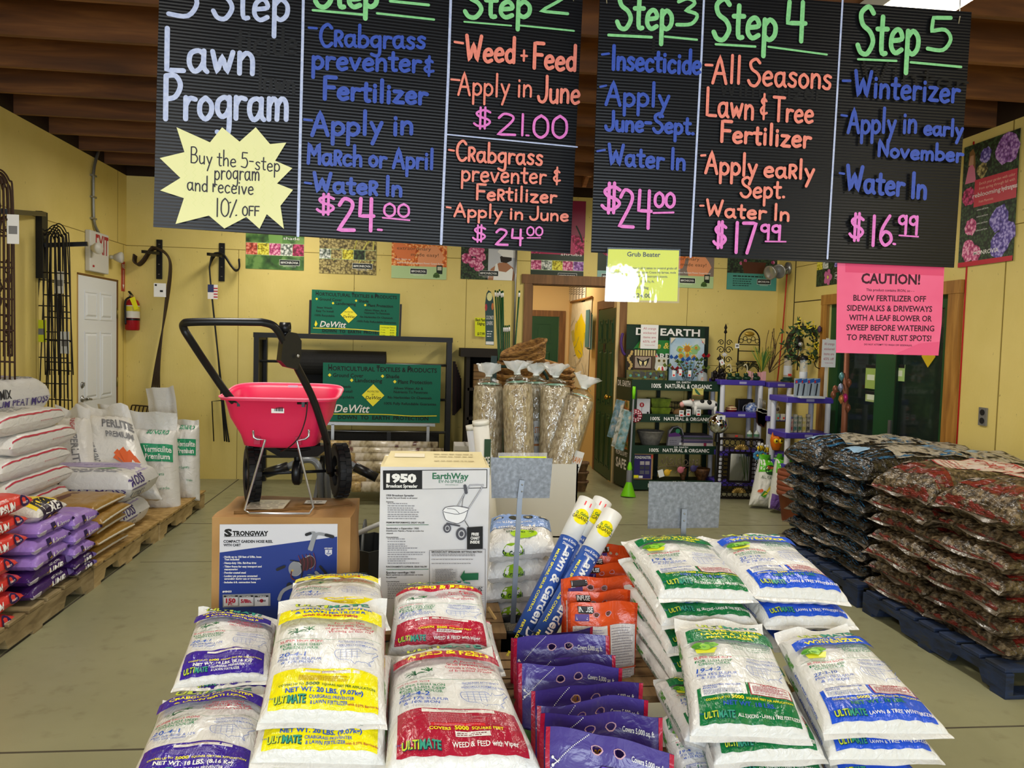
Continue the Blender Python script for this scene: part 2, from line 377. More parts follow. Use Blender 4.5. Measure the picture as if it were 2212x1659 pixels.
def seam_h(mb,axis,c,a,b,z,m=SEAM,t=.006):
    if axis=='x':mb.bb((a,c-.002,z),(b,c+.002,z+t),m)
    else:mb.bb((c-.002,a,z),(c+.002,b,z+t),m)
mb=MB();mb.bb((XL-.12,-3.3,0),(XL,YB,ZT),WALLM)
seam_h(mb,'y',XL,1,YB,2.47)
for y in(6.9,4.46,8.79):mb.bb((XL-.002,y,0),(XL+.002,y+.005,2.47),SEAM)
mb.bb((XL-.002,8.63,2.47),(XL+.002,8.635,ZT),SEAM)
mb.build('wall_left',kind='structure')
DX0,DX1,DZ=1.165,2.15,2.225  # doorway to the back hall
mb=MB();mb.bb((XL-.12,YB,0),(DX0,YB+.12,ZT),WALLM);mb.bb((DX1,YB,0),(XR+.12,YB+.12,ZT),WALLM);mb.bb((DX0,YB,DZ),(DX1,YB+.12,ZT),WALLM)
seam_h(mb,'x',YB,XL,DX0,2.47);seam_h(mb,'x',YB,DX1,XR,2.47)
for x in(-2.01,-.79,.43,2.95):mb.bb((x,YB-.002,0),(x+.005,YB+.002,2.47),SEAM)
seam_h(mb,'x',YB,2.95,XR,1.36)
mb.build('wall_back',kind='structure')
GY0,GY1,GZ=5.79,7.66,2.03  # glazed door opening in the right wall
mb=MB();mb.bb((XR,-3.3,0),(XR+.12,GY0,ZT),WALLM);mb.bb((XR,GY1,0),(XR+.12,YB,ZT),WALLM);mb.bb((XR,GY0,GZ),(XR+.12,GY1,ZT),WALLM)
mb.bb((XR-.003,8.44,0),(XR+.002,8.455,ZT),DARKSEAM);mb.bb((XR-.003,7.77,2.085),(XR+.002,8.44,2.094),DARKSEAM);mb.bb((XR-.003,7.1,2.47),(XR+.002,8.44,2.476),SEAM)
mb.bb((XR-.003,5.22,0),(XR+.002,5.228,ZT),SEAM);mb.bb((XR-.003,1.5,2.47),(XR+.002,5.22,2.476),SEAM)
mb.build('wall_right',kind='structure')
# hall behind the doorway
HXR,HYB=2.15,11.98
mb=MB();mb.bb((0.6,HYB,0),(HXR+.1,HYB+.1,2.9),HALLM);mb.build('wall_hall_end',kind='structure')
mb=MB();mb.bb((HXR,YB+.12,0),(HXR+.1,HYB,2.9),HALLM);mb.build('wall_hall_right',kind='structure')
mb=MB();mb.bb((0.5,YB+.12,0),(.6,HYB,2.9),HALLM);mb.build('wall_hall_left',kind='structure')
mb=MB();mb.bb((0.5,YB+.12,2.9),(HXR+.1,HYB+.1,3.0),HALLM);mb.build('ceiling_hall',kind='structure')
# ceiling: strand board deck on timber joists
osb=mottle('strand_board',[(.3,'6f4a1c'),(.5,'9a6c2e'),(.7,'b98a45')],14,4,.7,(1,2.5,1),.1)
mb=MB();mb.bb((XL-.12,-3.4,ZC),(XR+.12,YB+.12,ZC+.05),osb);mb.build('ceiling',kind='structure')
JM=wood('joist_timber',[(.3,'4c2b10'),(.5,'683e19'),(.62,'7c4e22'),(.75,'593515')],1.3,(1,10,10),.65)
JPALE=mottle('joist_end_stamp',[(.35,'4d2d12'),(.6,'80532a')],60,2,.8)
for i in range(20):
    y=8.29-.577*i
    mb=MB();mb.bb((XL-.02,y,ZT),(XR+.02,y+.04,ZC),JM);mb.build('trim_joist',kind='structure')
mb=MB();mb.bb((XL-.12,-3.3,ZT),(XL,YB,ZC),mat('2a1a0c',.8));mb.bb((XR,-3.3,ZT),(XR+.12,YB,ZC),mat('2a1a0c',.8));mb.bb((XL,YB,ZT),(XR,YB+.12,ZC),mat('2a1a0c',.8))
mb.build('trim_rim_boards',kind='structure')
# cross-braces between joists, seen through the gap between the two boards
BR=wood('brace_timber',[(.3,'7d4a2c'),(.55,'a06a44'),(.75,'b98258')],3,(1,1,9),.6)
for i in range(1,8):
    y=8.29-.577*i
    mb=MB();mb.bar((1.55,y+.04,ZT+.02),(1.55,y+.577,ZC-.02),.04,.06,BR);mb.bar((1.6,y+.04,ZC-.02),(1.6,y+.577,ZT+.02),.04,.06,BR);mb.build('trim_bridging',kind='structure')
TUBE=glow('lamp_diffuser','fff4e0',9)
for lx,ly in LAMPS:
    t=thing('ceiling_lamp',(lx,ly,3.1),'fluorescent ceiling lamp between the joists '+{(2.15,3.45):'above the right end of the black boards',(-.95,3.45):'behind the left black board',(-1.4,7.55):'above the fabric rack',(2.1,7.0):'above the hall doorway'}.get((lx,ly),'near the shop front on the %s side'%('left' if lx<0 else 'right')),'lamp','ceiling lamps')
    mb=MB();mb.bb((lx-.17,ly-.62,3.1),(lx+.17,ly+.62,3.19),mat('d8d8d4',.5));mb.build('housing',t)
    mb=MB();mb.bb((lx-.15,ly-.6,3.085),(lx+.15,ly+.6,3.098),TUBE);mb.build('diffuser',t)
# doorway casings
CAS=wood('casing_brown',[(.3,'684416'),(.55,'7e5426'),(.75,'906632')],2.5,(10,10,1),.55)
CASG=wood('casing_honey',[(.3,'8a5a20'),(.55,'a8752f'),(.75,'bd8a40')],2.2,(9,9,1),.5)
mb=MB();mb.bb((DX0-.09,YB-.025,0),(DX0,YB,DZ),CAS);mb.bb((DX1+.01,YB-.025,0),(DX1+.1,YB,DZ),CAS);mb.bb((DX0-.12,YB-.03,DZ),(DX1+.12,YB,DZ+.1),CAS)
mb.bb((DX0,YB,0),(DX0+.012,YB+.12,DZ),CAS);mb.bb((DX1-.02,YB-.026,0),(DX1+.012,YB+.14,DZ),HALLM);mb.bb((DX0,YB,DZ-.012),(DX1,YB+.12,DZ),CAS)
mb.build('trim_hall_doorway',kind='structure')
# white six-panel door in the left wall
def panel_door(name,c,ux,wd,h,m,panels,nrm,arch=False):
    ux,nrm=V(ux),V(nrm);c=V(c);uz=V((0,0,1));mb=MB()
    def P(a,b,d=0):return c+ux*a+uz*b+nrm*d
    def slab(a0,b0,a1,b1,d0,d1,mm=m):
        q=[P(a,b,d)for d in(d0,d1)for a,b in((a0,b0),(a1,b0),(a1,b1),(a0,b1))]
        mb.add(q,[(0,3,2,1),(4,5,6,7),(0,1,5,4),(1,2,6,5),(2,3,7,6),(3,0,4,7)],mm)
    slab(0,0,wd,h,0,.02)
    for a0,b0,a1,b1 in panels:  # moulded panels: a raised rim and a raised field with bevels
        e=.018
        for i0,j0,i1,j1 in((a0+e,b0,a1-e,b0+e),(a0+e,b1-e,a1-e,b1),(a0,b0,a0+e,b1),(a1-e,b0,a1,b1)):slab(i0,j0,i1,j1,.02,.026)
        k=.045;top=b1-k
        if arch and b1>h-.45:
            n=8;lo=[(a0+k,b0+k),(a1-k,b0+k)];hi=[((a0+a1)/2+(a1-a0-2*k)/2*math.cos(PI*i/n),top-.06+.06*math.sin(PI*i/n))for i in range(n+1)]
            mb.prism(lo+hi,ux,uz,c+nrm*.03,.012,m)
        else:
            q=[P(a0+k-.02,b0+k-.02,.02),P(a1-k+.02,b0+k-.02,.02),P(a1-k+.02,top+.02,.02),P(a0+k-.02,top+.02,.02),P(a0+k,b0+k,.031),P(a1-k,b0+k,.031),P(a1-k,top,.031),P(a0+k,top,.031)]
            mb.add(q,[(4,5,6,7),(0,1,5,4),(1,2,6,5),(2,3,7,6),(3,0,4,7)],m)
    return mb
six=[(.13,.2,.42,.78),(.49,.2,.78,.78),(.13,.9,.42,1.55),(.49,.9,.78,1.55),(.13,1.66,.42,1.93),(.49,1.66,.78,1.93)]
DW=mat('e2e6ec',.45)
mb=panel_door('door_1',(XL-.015,7.69,0.01),(0,1,0),.905,2.06,DW,six,(1,0,0))
d1=mb.build('door_1',kind='structure')
mb=MB();mb.lathe([(0,0),(.034,0),(.034,.012),(.012,.016),(.012,.05)],(XL,7.765,.93),STEEL,16,'x');mb.tube([(XL+.05,7.765,.93),(XL+.055,7.80,.932),(XL+.05,7.87,.922)],[.011,.01,.008],STEEL);mb.build('door_handle',d1,'nickel lever handle')
mb=MB();mb.lathe([(0,0),(.03,0),(.03,.012),(.02,.018),(0,.02)],(XL,7.765,1.06),STEEL,16,'x');mb.bb((XL+.018,7.76,1.05),(XL+.03,7.77,1.085),STEEL);mb.build('deadbolt',d1)
for z in(.4,1.05,1.75):
    mb=MB();mb.tube([(XL+.012,8.597,z-.05),(XL+.012,8.597,z+.05)],.009,mat('7d6a3a',.4,.8));mb.build('hinge',d1)
mb=MB();mb.bb((XL-.005,7.672,0),(XL+.005,7.686,2.085),mat('b8965a',.6));mb.bb((XL-.005,8.6,0),(XL+.012,8.622,2.085),mat('6e4a20',.6));mb.bb((XL-.005,7.672,2.075),(XL+.012,8.622,2.09),mat('6e4a20',.6));mb.build('trim_door_white',kind='structure')
# green doors of the hall
GD=mat('1f4a27',.4)
pan=[(.1,.15,.36,.75),(.47,.15,.73,.75),(.1,.85,.36,1.45),(.47,.85,.73,1.45),(.1,1.55,.36,1.86),(.47,1.55,.73,1.86)]
mb=panel_door('door_2',(1.16,HYB-.005,0.01),(1,0,0),.83,1.96,GD,pan,(0,-1,0),True);d2=mb.build('door_2',kind='structure')
mb=MB();mb.lathe([(0,0),(.05,0),(.05,.015),(.03,.02),(.03,.04)],(1.27,HYB-.03,1.34),mat('2a2a2a',.35,.6),14,'y',Matrix.Scale(-1,4,(0,1,0)));mb.build('deadbolt',d2)
mb=MB();mb.bb((2.0,HYB-.03,0),(2.09,HYB,1.97),CAS);mb.bb((1.05,HYB-.03,1.97),(2.09,HYB,2.06),CAS);mb.bb((1.05,HYB-.03,0),(1.15,HYB,1.97),CAS);mb.build('trim_hall_end_door',kind='structure')
pan3=[(.09,.12,.27,.75),(.36,.12,.54,.75),(.63,.12,.81,.75),(.09,.85,.27,1.5),(.36,.85,.54,1.5),(.63,.85,.81,1.5),(.09,1.58,.27,1.86),(.36,1.58,.54,1.86),(.63,1.58,.81,1.86)]
mb=panel_door('door_3',(HXR-.002,9.78,.01),(0,-1,0),.9,1.98,GD,pan3,(-1,0,0),True);d3=mb.build('door_3',kind='structure')
mb=MB();mb.ball((HXR-.075,8.97,.97),.028,mat('b98c32',.25,.9));mb.tube([(HXR-.06,8.97,.97),(HXR-.02,8.97,.97)],.012,mat('b98c32',.25,.9));mb.build('door_knob',d3,'brass door knob')
mb=MB();mb.bb((HXR-.03,9.35,1.48),(HXR-.02,9.45,1.58),mat('3a3020',.4,.6));mb.build('door_knocker',d3)
mb=MB();mb.bb((HXR-.025,9.79,0),(HXR,9.88,2.0),CAS);mb.bb((HXR-.025,8.99,2.0),(HXR,9.88,2.1),CAS);mb.build('trim_hall_side_door',kind='structure')
# glazed green double door of the right wall, with the dark yard beyond
GG=mat('1f4a24',.4)
mb=MB()
for y0,y1 in((GY0,GY0+.1),(6.5,6.82),(GY1-.17,GY1)):mb.bb((XR+.021,y0,.001),(XR+.079,y1,GZ-.001),GG)
mb.bb((XR+.015,6.49,0),(XR+.075,6.505,GZ),mat('0e2412',.5))
for z0,z1 in((0,.2),(GZ-.1,GZ)):mb.bb((XR+.02,GY0,z0),(XR+.08,GY1,z1),GG)
d4=mb.build('door_4',kind='structure')
GL=glassy('door_glass',(.02,.03,.025),.32,.04)
for y0,y1 in((GY0+.1,6.5),(6.82,GY1-.17)):
    mb=MB();mb.bb((XR+.045,y0,.2),(XR+.05,y1,GZ-.1),GL);mb.build('glass_pane',d4)
mb=MB();mb.bb((XR+.005,6.52,.78),(XR+.03,6.56,.98),STEEL);mb.build('door_handle',d4)
mb=MB();mb.bb((XR-.03,GY0-.14,0),(XR+.01,GY0,GZ),CASG);mb.bb((XR-.03,GY1,0),(XR+.01,GY1+.12,GZ),CASG);mb.bb((XR-.035,GY0-.15,GZ),(XR+.01,GY1+.12,GZ+.1),CASG);mb.build('trim_glazed_door',kind='structure')
yard=mottle('yard_greens',[(.35,'0b1408'),(.55,'2c4420'),(.72,'53703c')],2.2,5,.9)  # mottle of dark to mid greens
mb=MB();mb.bb((5.9,3.6,-.1),(6.0,10.5,3.2),yard);mb.build('backdrop_hedge',kind='structure')
mb=MB();mb.bb((XR+.15,10.4,-.1),(6.0,10.5,3.2),yard);mb.bb((XR+.15,3.5,-.1),(6.0,3.6,3.2),yard);mb.build('backdrop_hedge_ends',kind='structure')
mb=MB();mb.bb((XR+.12,3.6,-.12),(6,10.5,-.02),mat('6f6a60',.8));mb.build('ground_yard',kind='structure')
mb=MB();mb.bb((5.2,4.9,0),(5.3,6.9,.85),mat('8d8a86',.6));mb.bb((5.15,4.9,.85),(5.35,6.9,.9),mat('b8b6b2',.5));mb.build('wall_yard_ledge',kind='structure')
# ------------------------------------------------------------------ hand-lettered boards
class Plane:
    def __init__(s,o,ux,uy=(0,0,1)):
        s.o=V(o);s.ux=V(ux).normalized();s.uy=(V(uy)-s.ux*V(uy).dot(s.ux)).normalized();s.n=s.ux.cross(s.uy)
        s.fn=flat(s.o,s.ux,s.uy)
    def p(s,x,y):  # picture point -> metres on the plane
        d=ray(x,y);t=(s.o-CP).dot(s.n)/d.dot(s.n);q=CP+d*t-s.o;return(q.dot(s.ux),q.dot(s.uy))
    def w(s,x,y,d=0):a=s.p(x,y);return s.fn(a[0],a[1],d)
def board_mat():
    m,nt,b=base_mat('fluted_black_sheet');b.inputs['Base Color'].default_value=(.007,.007,.008,1);b.inputs['Roughness'].default_value=.3;b.inputs['Specular IOR Level'].default_value=.2
    tc=nt.nodes.new('ShaderNodeTexCoord');wv=nt.nodes.new('ShaderNodeTexWave');wv.bands_direction='Z';wv.inputs['Scale'].default_value=31
    n=noise_node(nt,2.5,2,None,2);mx=nt.nodes.new('ShaderNodeMath');mx.operation='MULTIPLY_ADD';mx.inputs[1].default_value=.5
    nt.links.new(tc.outputs['Object'],wv.inputs[0]);nt.links.new(n.outputs[0],mx.inputs[0]);nt.links.new(wv.outputs[0],mx.inputs[2])
    bump(nt,b,mx.outputs[0],.16,.004);return m
BM=board_mat()
def chalk(c):return mottle('marker_'+c,[(.3,c),(.7,{'c3cbe8':'a9b4da','8ed690':'7cc480','3050b4':'2a46a2','f48c78':'e07e6c','ea7cd0':'d86cbc'}[c])],90,2,.45)
LIL,GRN,BLU,ORG,PNK=[chalk(c)for c in('c3cbe8','8ed690','3050b4','f48c78','ea7cd0')]
GHOST=mat('080808',.42)
def make_board(name,pl,corners,lines,label,extra=None):
    mb=MB();q=[pl.p(*c)for c in corners]
    mb.prism(q,pl.ux,pl.uy,pl.o,.006,BM)
    pr=Print();sd=0
    for crop,items in lines:
        x0,y0,k=crop
        for it in items:
            sd+=1
            if it[0]=='L':  # straight pen line
                _,pts,wpx,m=it;pr.line([pl.p(x0+a*k,y0+b*k)for a,b in pts],wpx*k*.00150,m,1,False)
            else:
                t,xa,ya,xb,yb,cap,m=it[:7];pen=it[7]if len(it)>7 else 15
                A=pl.p(x0+xa*k,y0+ya*k);B=pl.p(x0+xb*k,y0+yb*k);T=pl.p(x0+xa*k,y0+(ya-cap)*k)
                h=T[1]-A[1];pr.hand(t,A[0],A[1],h,m,B[0]-A[0],pen/cap,slope=(B[1]-A[1])/(B[0]-A[0]),seed=sd)
    pr.emit(mb,pl.fn,.0006,.00006)
    return mb.build(name,None,label,'sign','hanging black boards')
pl1=Plane(at(331,490,Y=2.56),at(1232,548,Y=2.74)-at(331,490,Y=2.56),(0,0,1))
c1=(0,0,.3014);c2=(620,0,.3376);c3=(1240,0,.33746);c4=(1700,0,.3616)
b1=[(c1,[('ticide',1690,385,2125,388,200,GHOST,24),('lawn',1850,650,2110,672,170,GHOST,22),
  ('5',1190,120,1420,125,300,LIL,34),('Step',1520,135,2065,140,300,LIL,34),('Lawn',1172,505,1820,530,300,LIL,36),('Program',1165,850,2065,855,310,LIL,36)]),
 (c2,[('L',[(105,-40),(100,250),(70,1510)],17,LIL),('L',[(1048,-40),(1030,500),(985,1560)],17,LIL),('L',[(1025,862),(1855,942)],9,LIL),
  ('Step',175,42,575,52,190,GRN,32),('L',[(660,10),(905,35)],18,GRN),('L',[(165,68),(500,98)],15,GRN),('L',[(575,88),(940,128)],14,GRN),
  ('L',[(140,180),(190,184)],15,BLU),('C~abgrass',205,295,880,312,140,BLU,22),('preventer',158,440,850,462,145,BLU,24),('&',868,490,940,495,130,BLU,18),('Fertilizer',228,632,890,672,140,BLU,27),
  ('L',[(110,768),(160,774)],15,BLU),('Apply in',155,866,800,862,150,BLU,26),('Ma~ch or April',128,1050,932,1085,130,BLU,22),('L',[(115,1172),(155,1178)],14,BLU),('Wate~ In',168,1228,730,1256,120,BLU,24),
  ('$',185,1375,305,1372,130,PNK,18),('24',318,1480,555,1482,205,PNK,24),('L',[(580,1472),(604,1474)],15,PNK),('00',612,1385,778,1394,82,PNK,15),('L',[(610,1396),(782,1412)],10,PNK),
  ('Step',1128,112,1550,120,200,GRN,30),('2',1600,78,1790,96,150,GRN,20),('L',[(1130,147),(1430,172)],11,GRN),('L',[(1480,170),(1830,205)],12,GRN),
  ('L',[(1070,276),(1122,284)],16,ORG),('Weed',1138,392,1450,408,160,ORG,24),('+',1490,410,1530,412,130,ORG,15),('Feed',1565,440,1838,458,160,ORG,24),
  ('L',[(1047,515),(1100,520)],13,ORG),('Apply in',1088,612,1558,628,145,ORG,15),('June',1598,658,1862,670,165,ORG,20),
  ('$',1185,828,1300,824,135,PNK,15),('21',1332,868,1520,874,135,PNK,16),('L',[(1524,872),(1540,873)],12,PNK),('00',1560,884,1782,892,140,PNK,18),
  ('L',[(1032,965),(1064,970)],13,ORG),('C~abgrass',1075,1030,1625,1062,125,ORG,17),('preventer',1108,1162,1645,1180,120,ORG,15),('&',1690,1185,1742,1190,115,ORG,13),('Fe~tilizer',1200,1278,1712,1302,95,ORG,16),
  ('L',[(1016,1330),(1042,1334)],12,ORG),('Apply in June',1062,1388,1788,1420,85,ORG,15),('$',1178,1552,1265,1548,105,PNK,13),('24',1320,1570,1500,1575,100,PNK,15),('00',1522,1510,1625,1512,55,PNK,11),('L',[(1528,1526),(1612,1526)],8,PNK)])]
make_board('hanging_board',pl1,[(345,-60),(1261,-40),(1232,548),(331,490)][::-1],b1,'left hanging black board lettered Lawn Program with a pale yellow starburst')
pl2=Plane(at(1277,545,Y=2.62),(1,0,0))
b2=[(c3,[('Step',290,230,560,236,240,GHOST,20),('Wintezer'.replace('tez','te~iz'),930,610,1590,640,120,GHOST,16),('L',[(832,-40),(815,350),(745,1645)],14,LIL),('L',[(1720,-40),(1690,480),(1620,1655)],13,LIL),
  ('Step',268,185,625,188,240,GRN,30),('3',645,168,790,160,175,GRN,24),('L',[(220,226),(495,240)],18,GRN),('L',[(580,236),(785,256)],14,GRN),
  ('L',[(178,350),(222,345)],15,BLU),('Insecticide',238,442,805,475,150,BLU,24),('L',[(166,558),(204,550)],14,BLU),('Apply',198,668,605,690,150,BLU,22),('June-Sept.',198,832,765,860,120,BLU,22),
  ('L',[(147,970),(195,962)],14,BLU),('Water In',215,1052,705,1088,130,BLU,22),('$',168,1365,295,1360,190,PNK,22),('24',278,1450,490,1462,240,PNK,22),('00',508,1325,638,1330,90,PNK,20),('L',[(505,1365),(633,1362)],13,PNK),
  ('Step',882,252,1285,256,260,GRN,32),('4',1338,268,1475,272,250,GRN,30),('L',[(902,288),(1155,303)],15,GRN),('L',[(1238,304),(1612,354)],13,GRN),
  ('L',[(838,420),(880,422)],17,ORG),('All',878,532,1060,540,175,ORG,20),('Seasons',1105,548,1635,572,170,ORG,20),('Lawn',835,745,1140,765,175,ORG,20),('&',1180,770,1230,774,170,ORG,15),('Tree',1265,772,1520,792,150,ORG,20),
  ('Fertilizer',928,908,1502,948,130,ORG,22),('L',[(808,1000),(834,998)],15,ORG),('Apply',832,1108,1160,1130,140,ORG,20),('ea~ly',1205,1132,1525,1150,120,ORG,20),('Sept.',1055,1265,1340,1270,125,ORG,18),('L',[(800,1320),(822,1320)],13,ORG),('Water In',838,1382,1365,1418,100,ORG,18),
  ('$',880,1588,965,1580,165,PNK,20),('17',1010,1622,1152,1622,190,PNK,22),('99',1178,1532,1308,1540,90,PNK,18),('L',[(1215,1548),(1345,1550)],10,PNK)]),
 (c4,[('Winter',430,480,1060,560,130,GHOST,14),('Step',402,326,770,330,280,GRN,30),('5',812,318,965,318,200,GRN,24),('L',[(412,362),(640,372)],14,GRN),('L',[(725,380),(1025,408)],15,GRN),
  ('L',[(322,490),(365,490)],16,BLU),('Winterizer',388,578,1008,618,150,BLU,22),('L',[(312,695),(345,700)],14,BLU),('Apply in',348,798,755,800,145,BLU,20),('early',800,810,1030,822,95,BLU,20),('November',525,938,1028,972,95,BLU,20),
  ('L',[(300,1040),(326,1044)],14,BLU),('Water In',338,1142,810,1190,145,BLU,24),('$',352,1442,440,1438,160,PNK,18),('16',480,1465,605,1470,175,PNK,20),('L',[(618,1460),(628,1462)],14,PNK),('99',640,1400,758,1405,105,PNK,17),('L',[(652,1410),(765,1418)],10,PNK)])]
make_board('hanging_board',pl2,[(1297,-34),(2099,26),(2061,578),(1277,545)][::-1],b2,'right hanging black board lettered Step 3, Step 4 and Step 5')
WIRE=mat('b8b4ac',.3,.9)
for k,(pl,x,y,ly)in enumerate([(pl2,2072,44,2.6),(pl2,1312,0,2.6),(pl1,1240,-5,2.72),(pl1,362,-35,2.58)]):  # hook wires up to the joists
    p=pl.w(x,y,0);mb=MB()
    mb.tube(spline([p+V((-.006,-.012,.01)),p+V((0,.004,-.012)),p+V((.008,.014,.01)),p+V((.0,.0,.05)),p+V((-.004,-.004,.2)),V((p.x,p.y,3.2))],5),.0022,WIRE,6)
    mb.build('hook_wire',None,['wire hook holding the right top corner of the Step 5 board','wire hook holding the Step 3 end of the right board','wire hook holding the Step 2 end of the left board','wire hook holding the Lawn Program end of the left board'][k],'hook','board hooks')
# starburst on the left board
sb=[(1265,912),(1505,1020),(1592,912),(1717,1015),(1833,912),(1935,1032),(2052,1022),(1972,1152),(2095,1205),(1985,1315),(2100,1360),(2010,1475),(2035,1640),(1912,1535),(1860,1640),(1765,1555),(1608,1638),(1497,1545),(1258,1605),(1318,1420),(1148,1365),(1293,1275),(1145,1133),(1322,1090)]
pls=Plane(pl1.o+pl1.n*.008,pl1.ux,pl1.uy)
P1=lambda a,b:pls.p(a*.3014,b*.3014)
CREAM=mat('e9e6a8',.5);mb=MB();mb.prism([P1(*q)for q in sb][::-1],pls.ux,pls.uy,pls.o,.0015,CREAM)
pr=Print();zz=mat('dfe09a',.5);PEN=mat('26202a',.5)
for i in range(-1,12):  # faint zigzag paper pattern
    x=1330+i*62
    ys=[1060+22*j for j in range(20)]if 1320<x<1990 else[]
    if ys:pr.line([P1(x+(12 if j%2 else-12),y)for j,y in enumerate(ys)],.0012,zz,1,False,False)
def hl(pl,k,t,xa,ya,xb,yb,cap,m,pen,pr,x0=0,y0=0):
    A=pl.p(x0+xa*k,y0+ya*k);B=pl.p(x0+xb*k,y0+yb*k);T=pl.p(x0+xa*k,y0+(ya-cap)*k)
    pr.hand(t,A[0],A[1],T[1]-A[1],m,B[0]-A[0],pen/cap,slope=(B[1]-A[1])/(B[0]-A[0]),seed=len(t))
for a in[('Buy the 5-step',1362,1165,2003,1232,112),('program',1535,1285,1860,1292,125),('and receive',1340,1362,1815,1398,112),('10',1545,1552,1640,1556,130),('%',1635,1560,1700,1560,130),('OFF',1735,1545,1855,1548,66)]:
    hl(pls,.3014,*a,PEN,9,pr)
pr.emit(mb,pls.fn,.0004,.00003)
mb.build('starburst_sign',None,'pale yellow paper starburst offering 10% off, stuck on the left black board','sign')
# yellow price sheet in a clear sleeve
plg=Plane(at(1307,648,Y=2.6),(1,0,0));k=.22904
def pc(pl,q):return[pl.p(*c)for c in q]
t=thing('price_sheet',plg.w(1307,648,0),'bright yellow price sheet in a clear sleeve hanging under the right black board','sign')
mb=MB();YEL=mat('e8ee1c',.55);mb.prism(pc(plg,[(1309,647),(1463,651),(1467,541),(1314,538)]),plg.ux,plg.uy,plg.o,.001,YEL)
pr=Print()
def tl(pl,pr,k,x0,y0,s,xa,xb,yb,cap,m,bold=0,sl=0):
    A=pl.p(x0+xa*k,y0+yb*k);B=pl.p(x0+xb*k,y0+(yb+sl)*k);T=pl.p(x0+xa*k,y0+(yb-cap)*k)
    pr.text(s,A[0],A[1],T[1]-A[1],m,B[0]-A[0],'l',bold,rot=math.atan2(B[1]-A[1],B[0]-A[0]))
for a in[('Grub Beater',238,552,322,42,INK,.02),('One annual application is all it takes to control grubs all',66,707,440,20,INK,.015),('season long. Controls European Crane Fly larvae, mole',70,700,480,20,INK,.015),('crickets and other turf destroying insects.',160,622,518,20,INK,.015),
          ('Covers 5,000 Sq. Ft.',280,495,566,20,INK,.015),('15 lb. Bag',320,440,625,24,INK,.015),('$24.00',296,462,708,38,INK,.02)]:tl(plg,pr,k,1300,480,*a,5)
pr.emit(mb,plg.fn,.0003,.00003);mb.build('paper',t)
mb=MB();fl=film('clear_sleeve',.09,.04,.06,(1,1,1),16);plf=Plane(plg.o-V((0,.003,0)),plg.ux);
mb.prism(pc(plf,[(1306,651),(1467,655),(1470,538),(1312,534)]),plf.ux,plf.uy,plf.o,.0006,fl);mb.build('clear_sleeve',t)
# pink caution sheet
plc=Plane(at(1806,762,Y=2.64),(1,.0,0));mb=MB();PK=mottle('pink_paper',[(.3,'e85a82'),(.7,'ee668c')],8,2,.6);k=.2532
cq=[(1806,762),(2027,768),(2034,700),(2040,577),(1809,566)]
mb.prism(pc(plc,cq),plc.ux,plc.uy,plc.o,.001,PK);pr=Print()
pr.poly(pc(plc,[(1826,588),(2038,596),(2039,576),(1826,568)]),mat('dd4a74',.25))
pr.poly(pc(plc,[(1930,766),(2027,768),(2030,738),(1985,742)]),mat('e2557c',.6))
MAR=mat('3c1020',.6)
for a in[('CAUTION!',632,1135,283,82,MAR,.03),('This product contains IRON, so - -',675,1085,350,22,MAR,.01),('BLOW FERTILIZER OFF',565,1185,432,48,MAR,.02),('SIDEWALKS & DRIVEWAYS',510,1238,518,48,MAR,.02),
          ('WITH A LEAF BLOWER OR',528,1235,600,48,MAR,.02),('SWEEP BEFORE WATERING',505,1255,684,48,MAR,.02),('TO PREVENT RUST SPOTS!',510,1230,768,48,MAR,.02),('DO NOT ATTEMPT TO WASH OFF SIDEWALKS.',658,1068,812,14,MAR,.01)]:tl(plc,pr,k,1700,540,*a,10)
pr.emit(mb,plc.fn,.0003,.00003);mb.build('caution_sheet',None,'pink paper caution sheet about rust spots hanging under the Step 5 board','sign')

# ------------------------------------------------------------------ posters along the walls
LEAF=voro('poster_leaf',[(.1,'1d3a14'),(.4,'3f6e2c'),(.75,'6f9a4c')],9)
BLOOM={n:voro('poster_'+n,st,42)for n,st in dict(pink=[(.1,'8c2050'),(.35,'d95c92'),(.7,'f4b3cc')],coral=[(.1,'8a2a1c'),(.4,'e0604a'),(.7,'f6a08a')],gold=[(.1,'6a6210'),(.4,'d8c81c'),(.7,'f2ec60')],white=[(.1,'3c4a3c'),(.4,'a8b0a8'),(.7,'eceee8')],
    mauve=[(.1,'5c2a6a'),(.4,'9a62b8'),(.7,'d0a8e0')],violet=[(.1,'3a2c78'),(.4,'6d5cb4'),(.7,'b4a8e4')],dark=[(.1,'0e1408'),(.5,'20301a'),(.8,'3a5430')],wheat=[(.1,'3c3418'),(.4,'8a7a44'),(.7,'c0b070')],orange=[(.1,'b84a10'),(.4,'f08030'),(.7,'fac080')],magenta=[(.1,'5a0828'),(.4,'a0184c'),(.7,'d84a80')]).items()}
PW=mat('f2f2ee',.4);LABEL=mat('0d1a14',.4);PGRN=mat('b8d49a',.4);TEAL=mat('4f9a8c',.4)
def blob(pr,x,y,r,m,n=11,seed=0,sy=1):
    rr=random.Random(seed);pr.poly([(x+r*(1+rr.uniform(-.16,.16))*math.cos(2*PI*i/n),y+sy*r*(1+rr.uniform(-.16,.16))*math.sin(2*PI*i/n))for i in range(n)],m)
def brand(pr,x,y,wd=.19):
    pr.rect(x-.012,y-.014,x+wd+.012,y+.046,PW);pr.rect(x-.009,y-.011,x+wd+.009,y+.043,LABEL);pr.text('MONROVIA',x+wd*.56,y+.004,.024,PW,wd*.84,'c',.01)
    for i in range(3):pr.rect(x+.002+i*.008,y+.004,x+.007+i*.008,y+.026,PW)
    pr.text('www.monrovia.com',x+wd/2,y-.03,.011,PW,wd*.7)
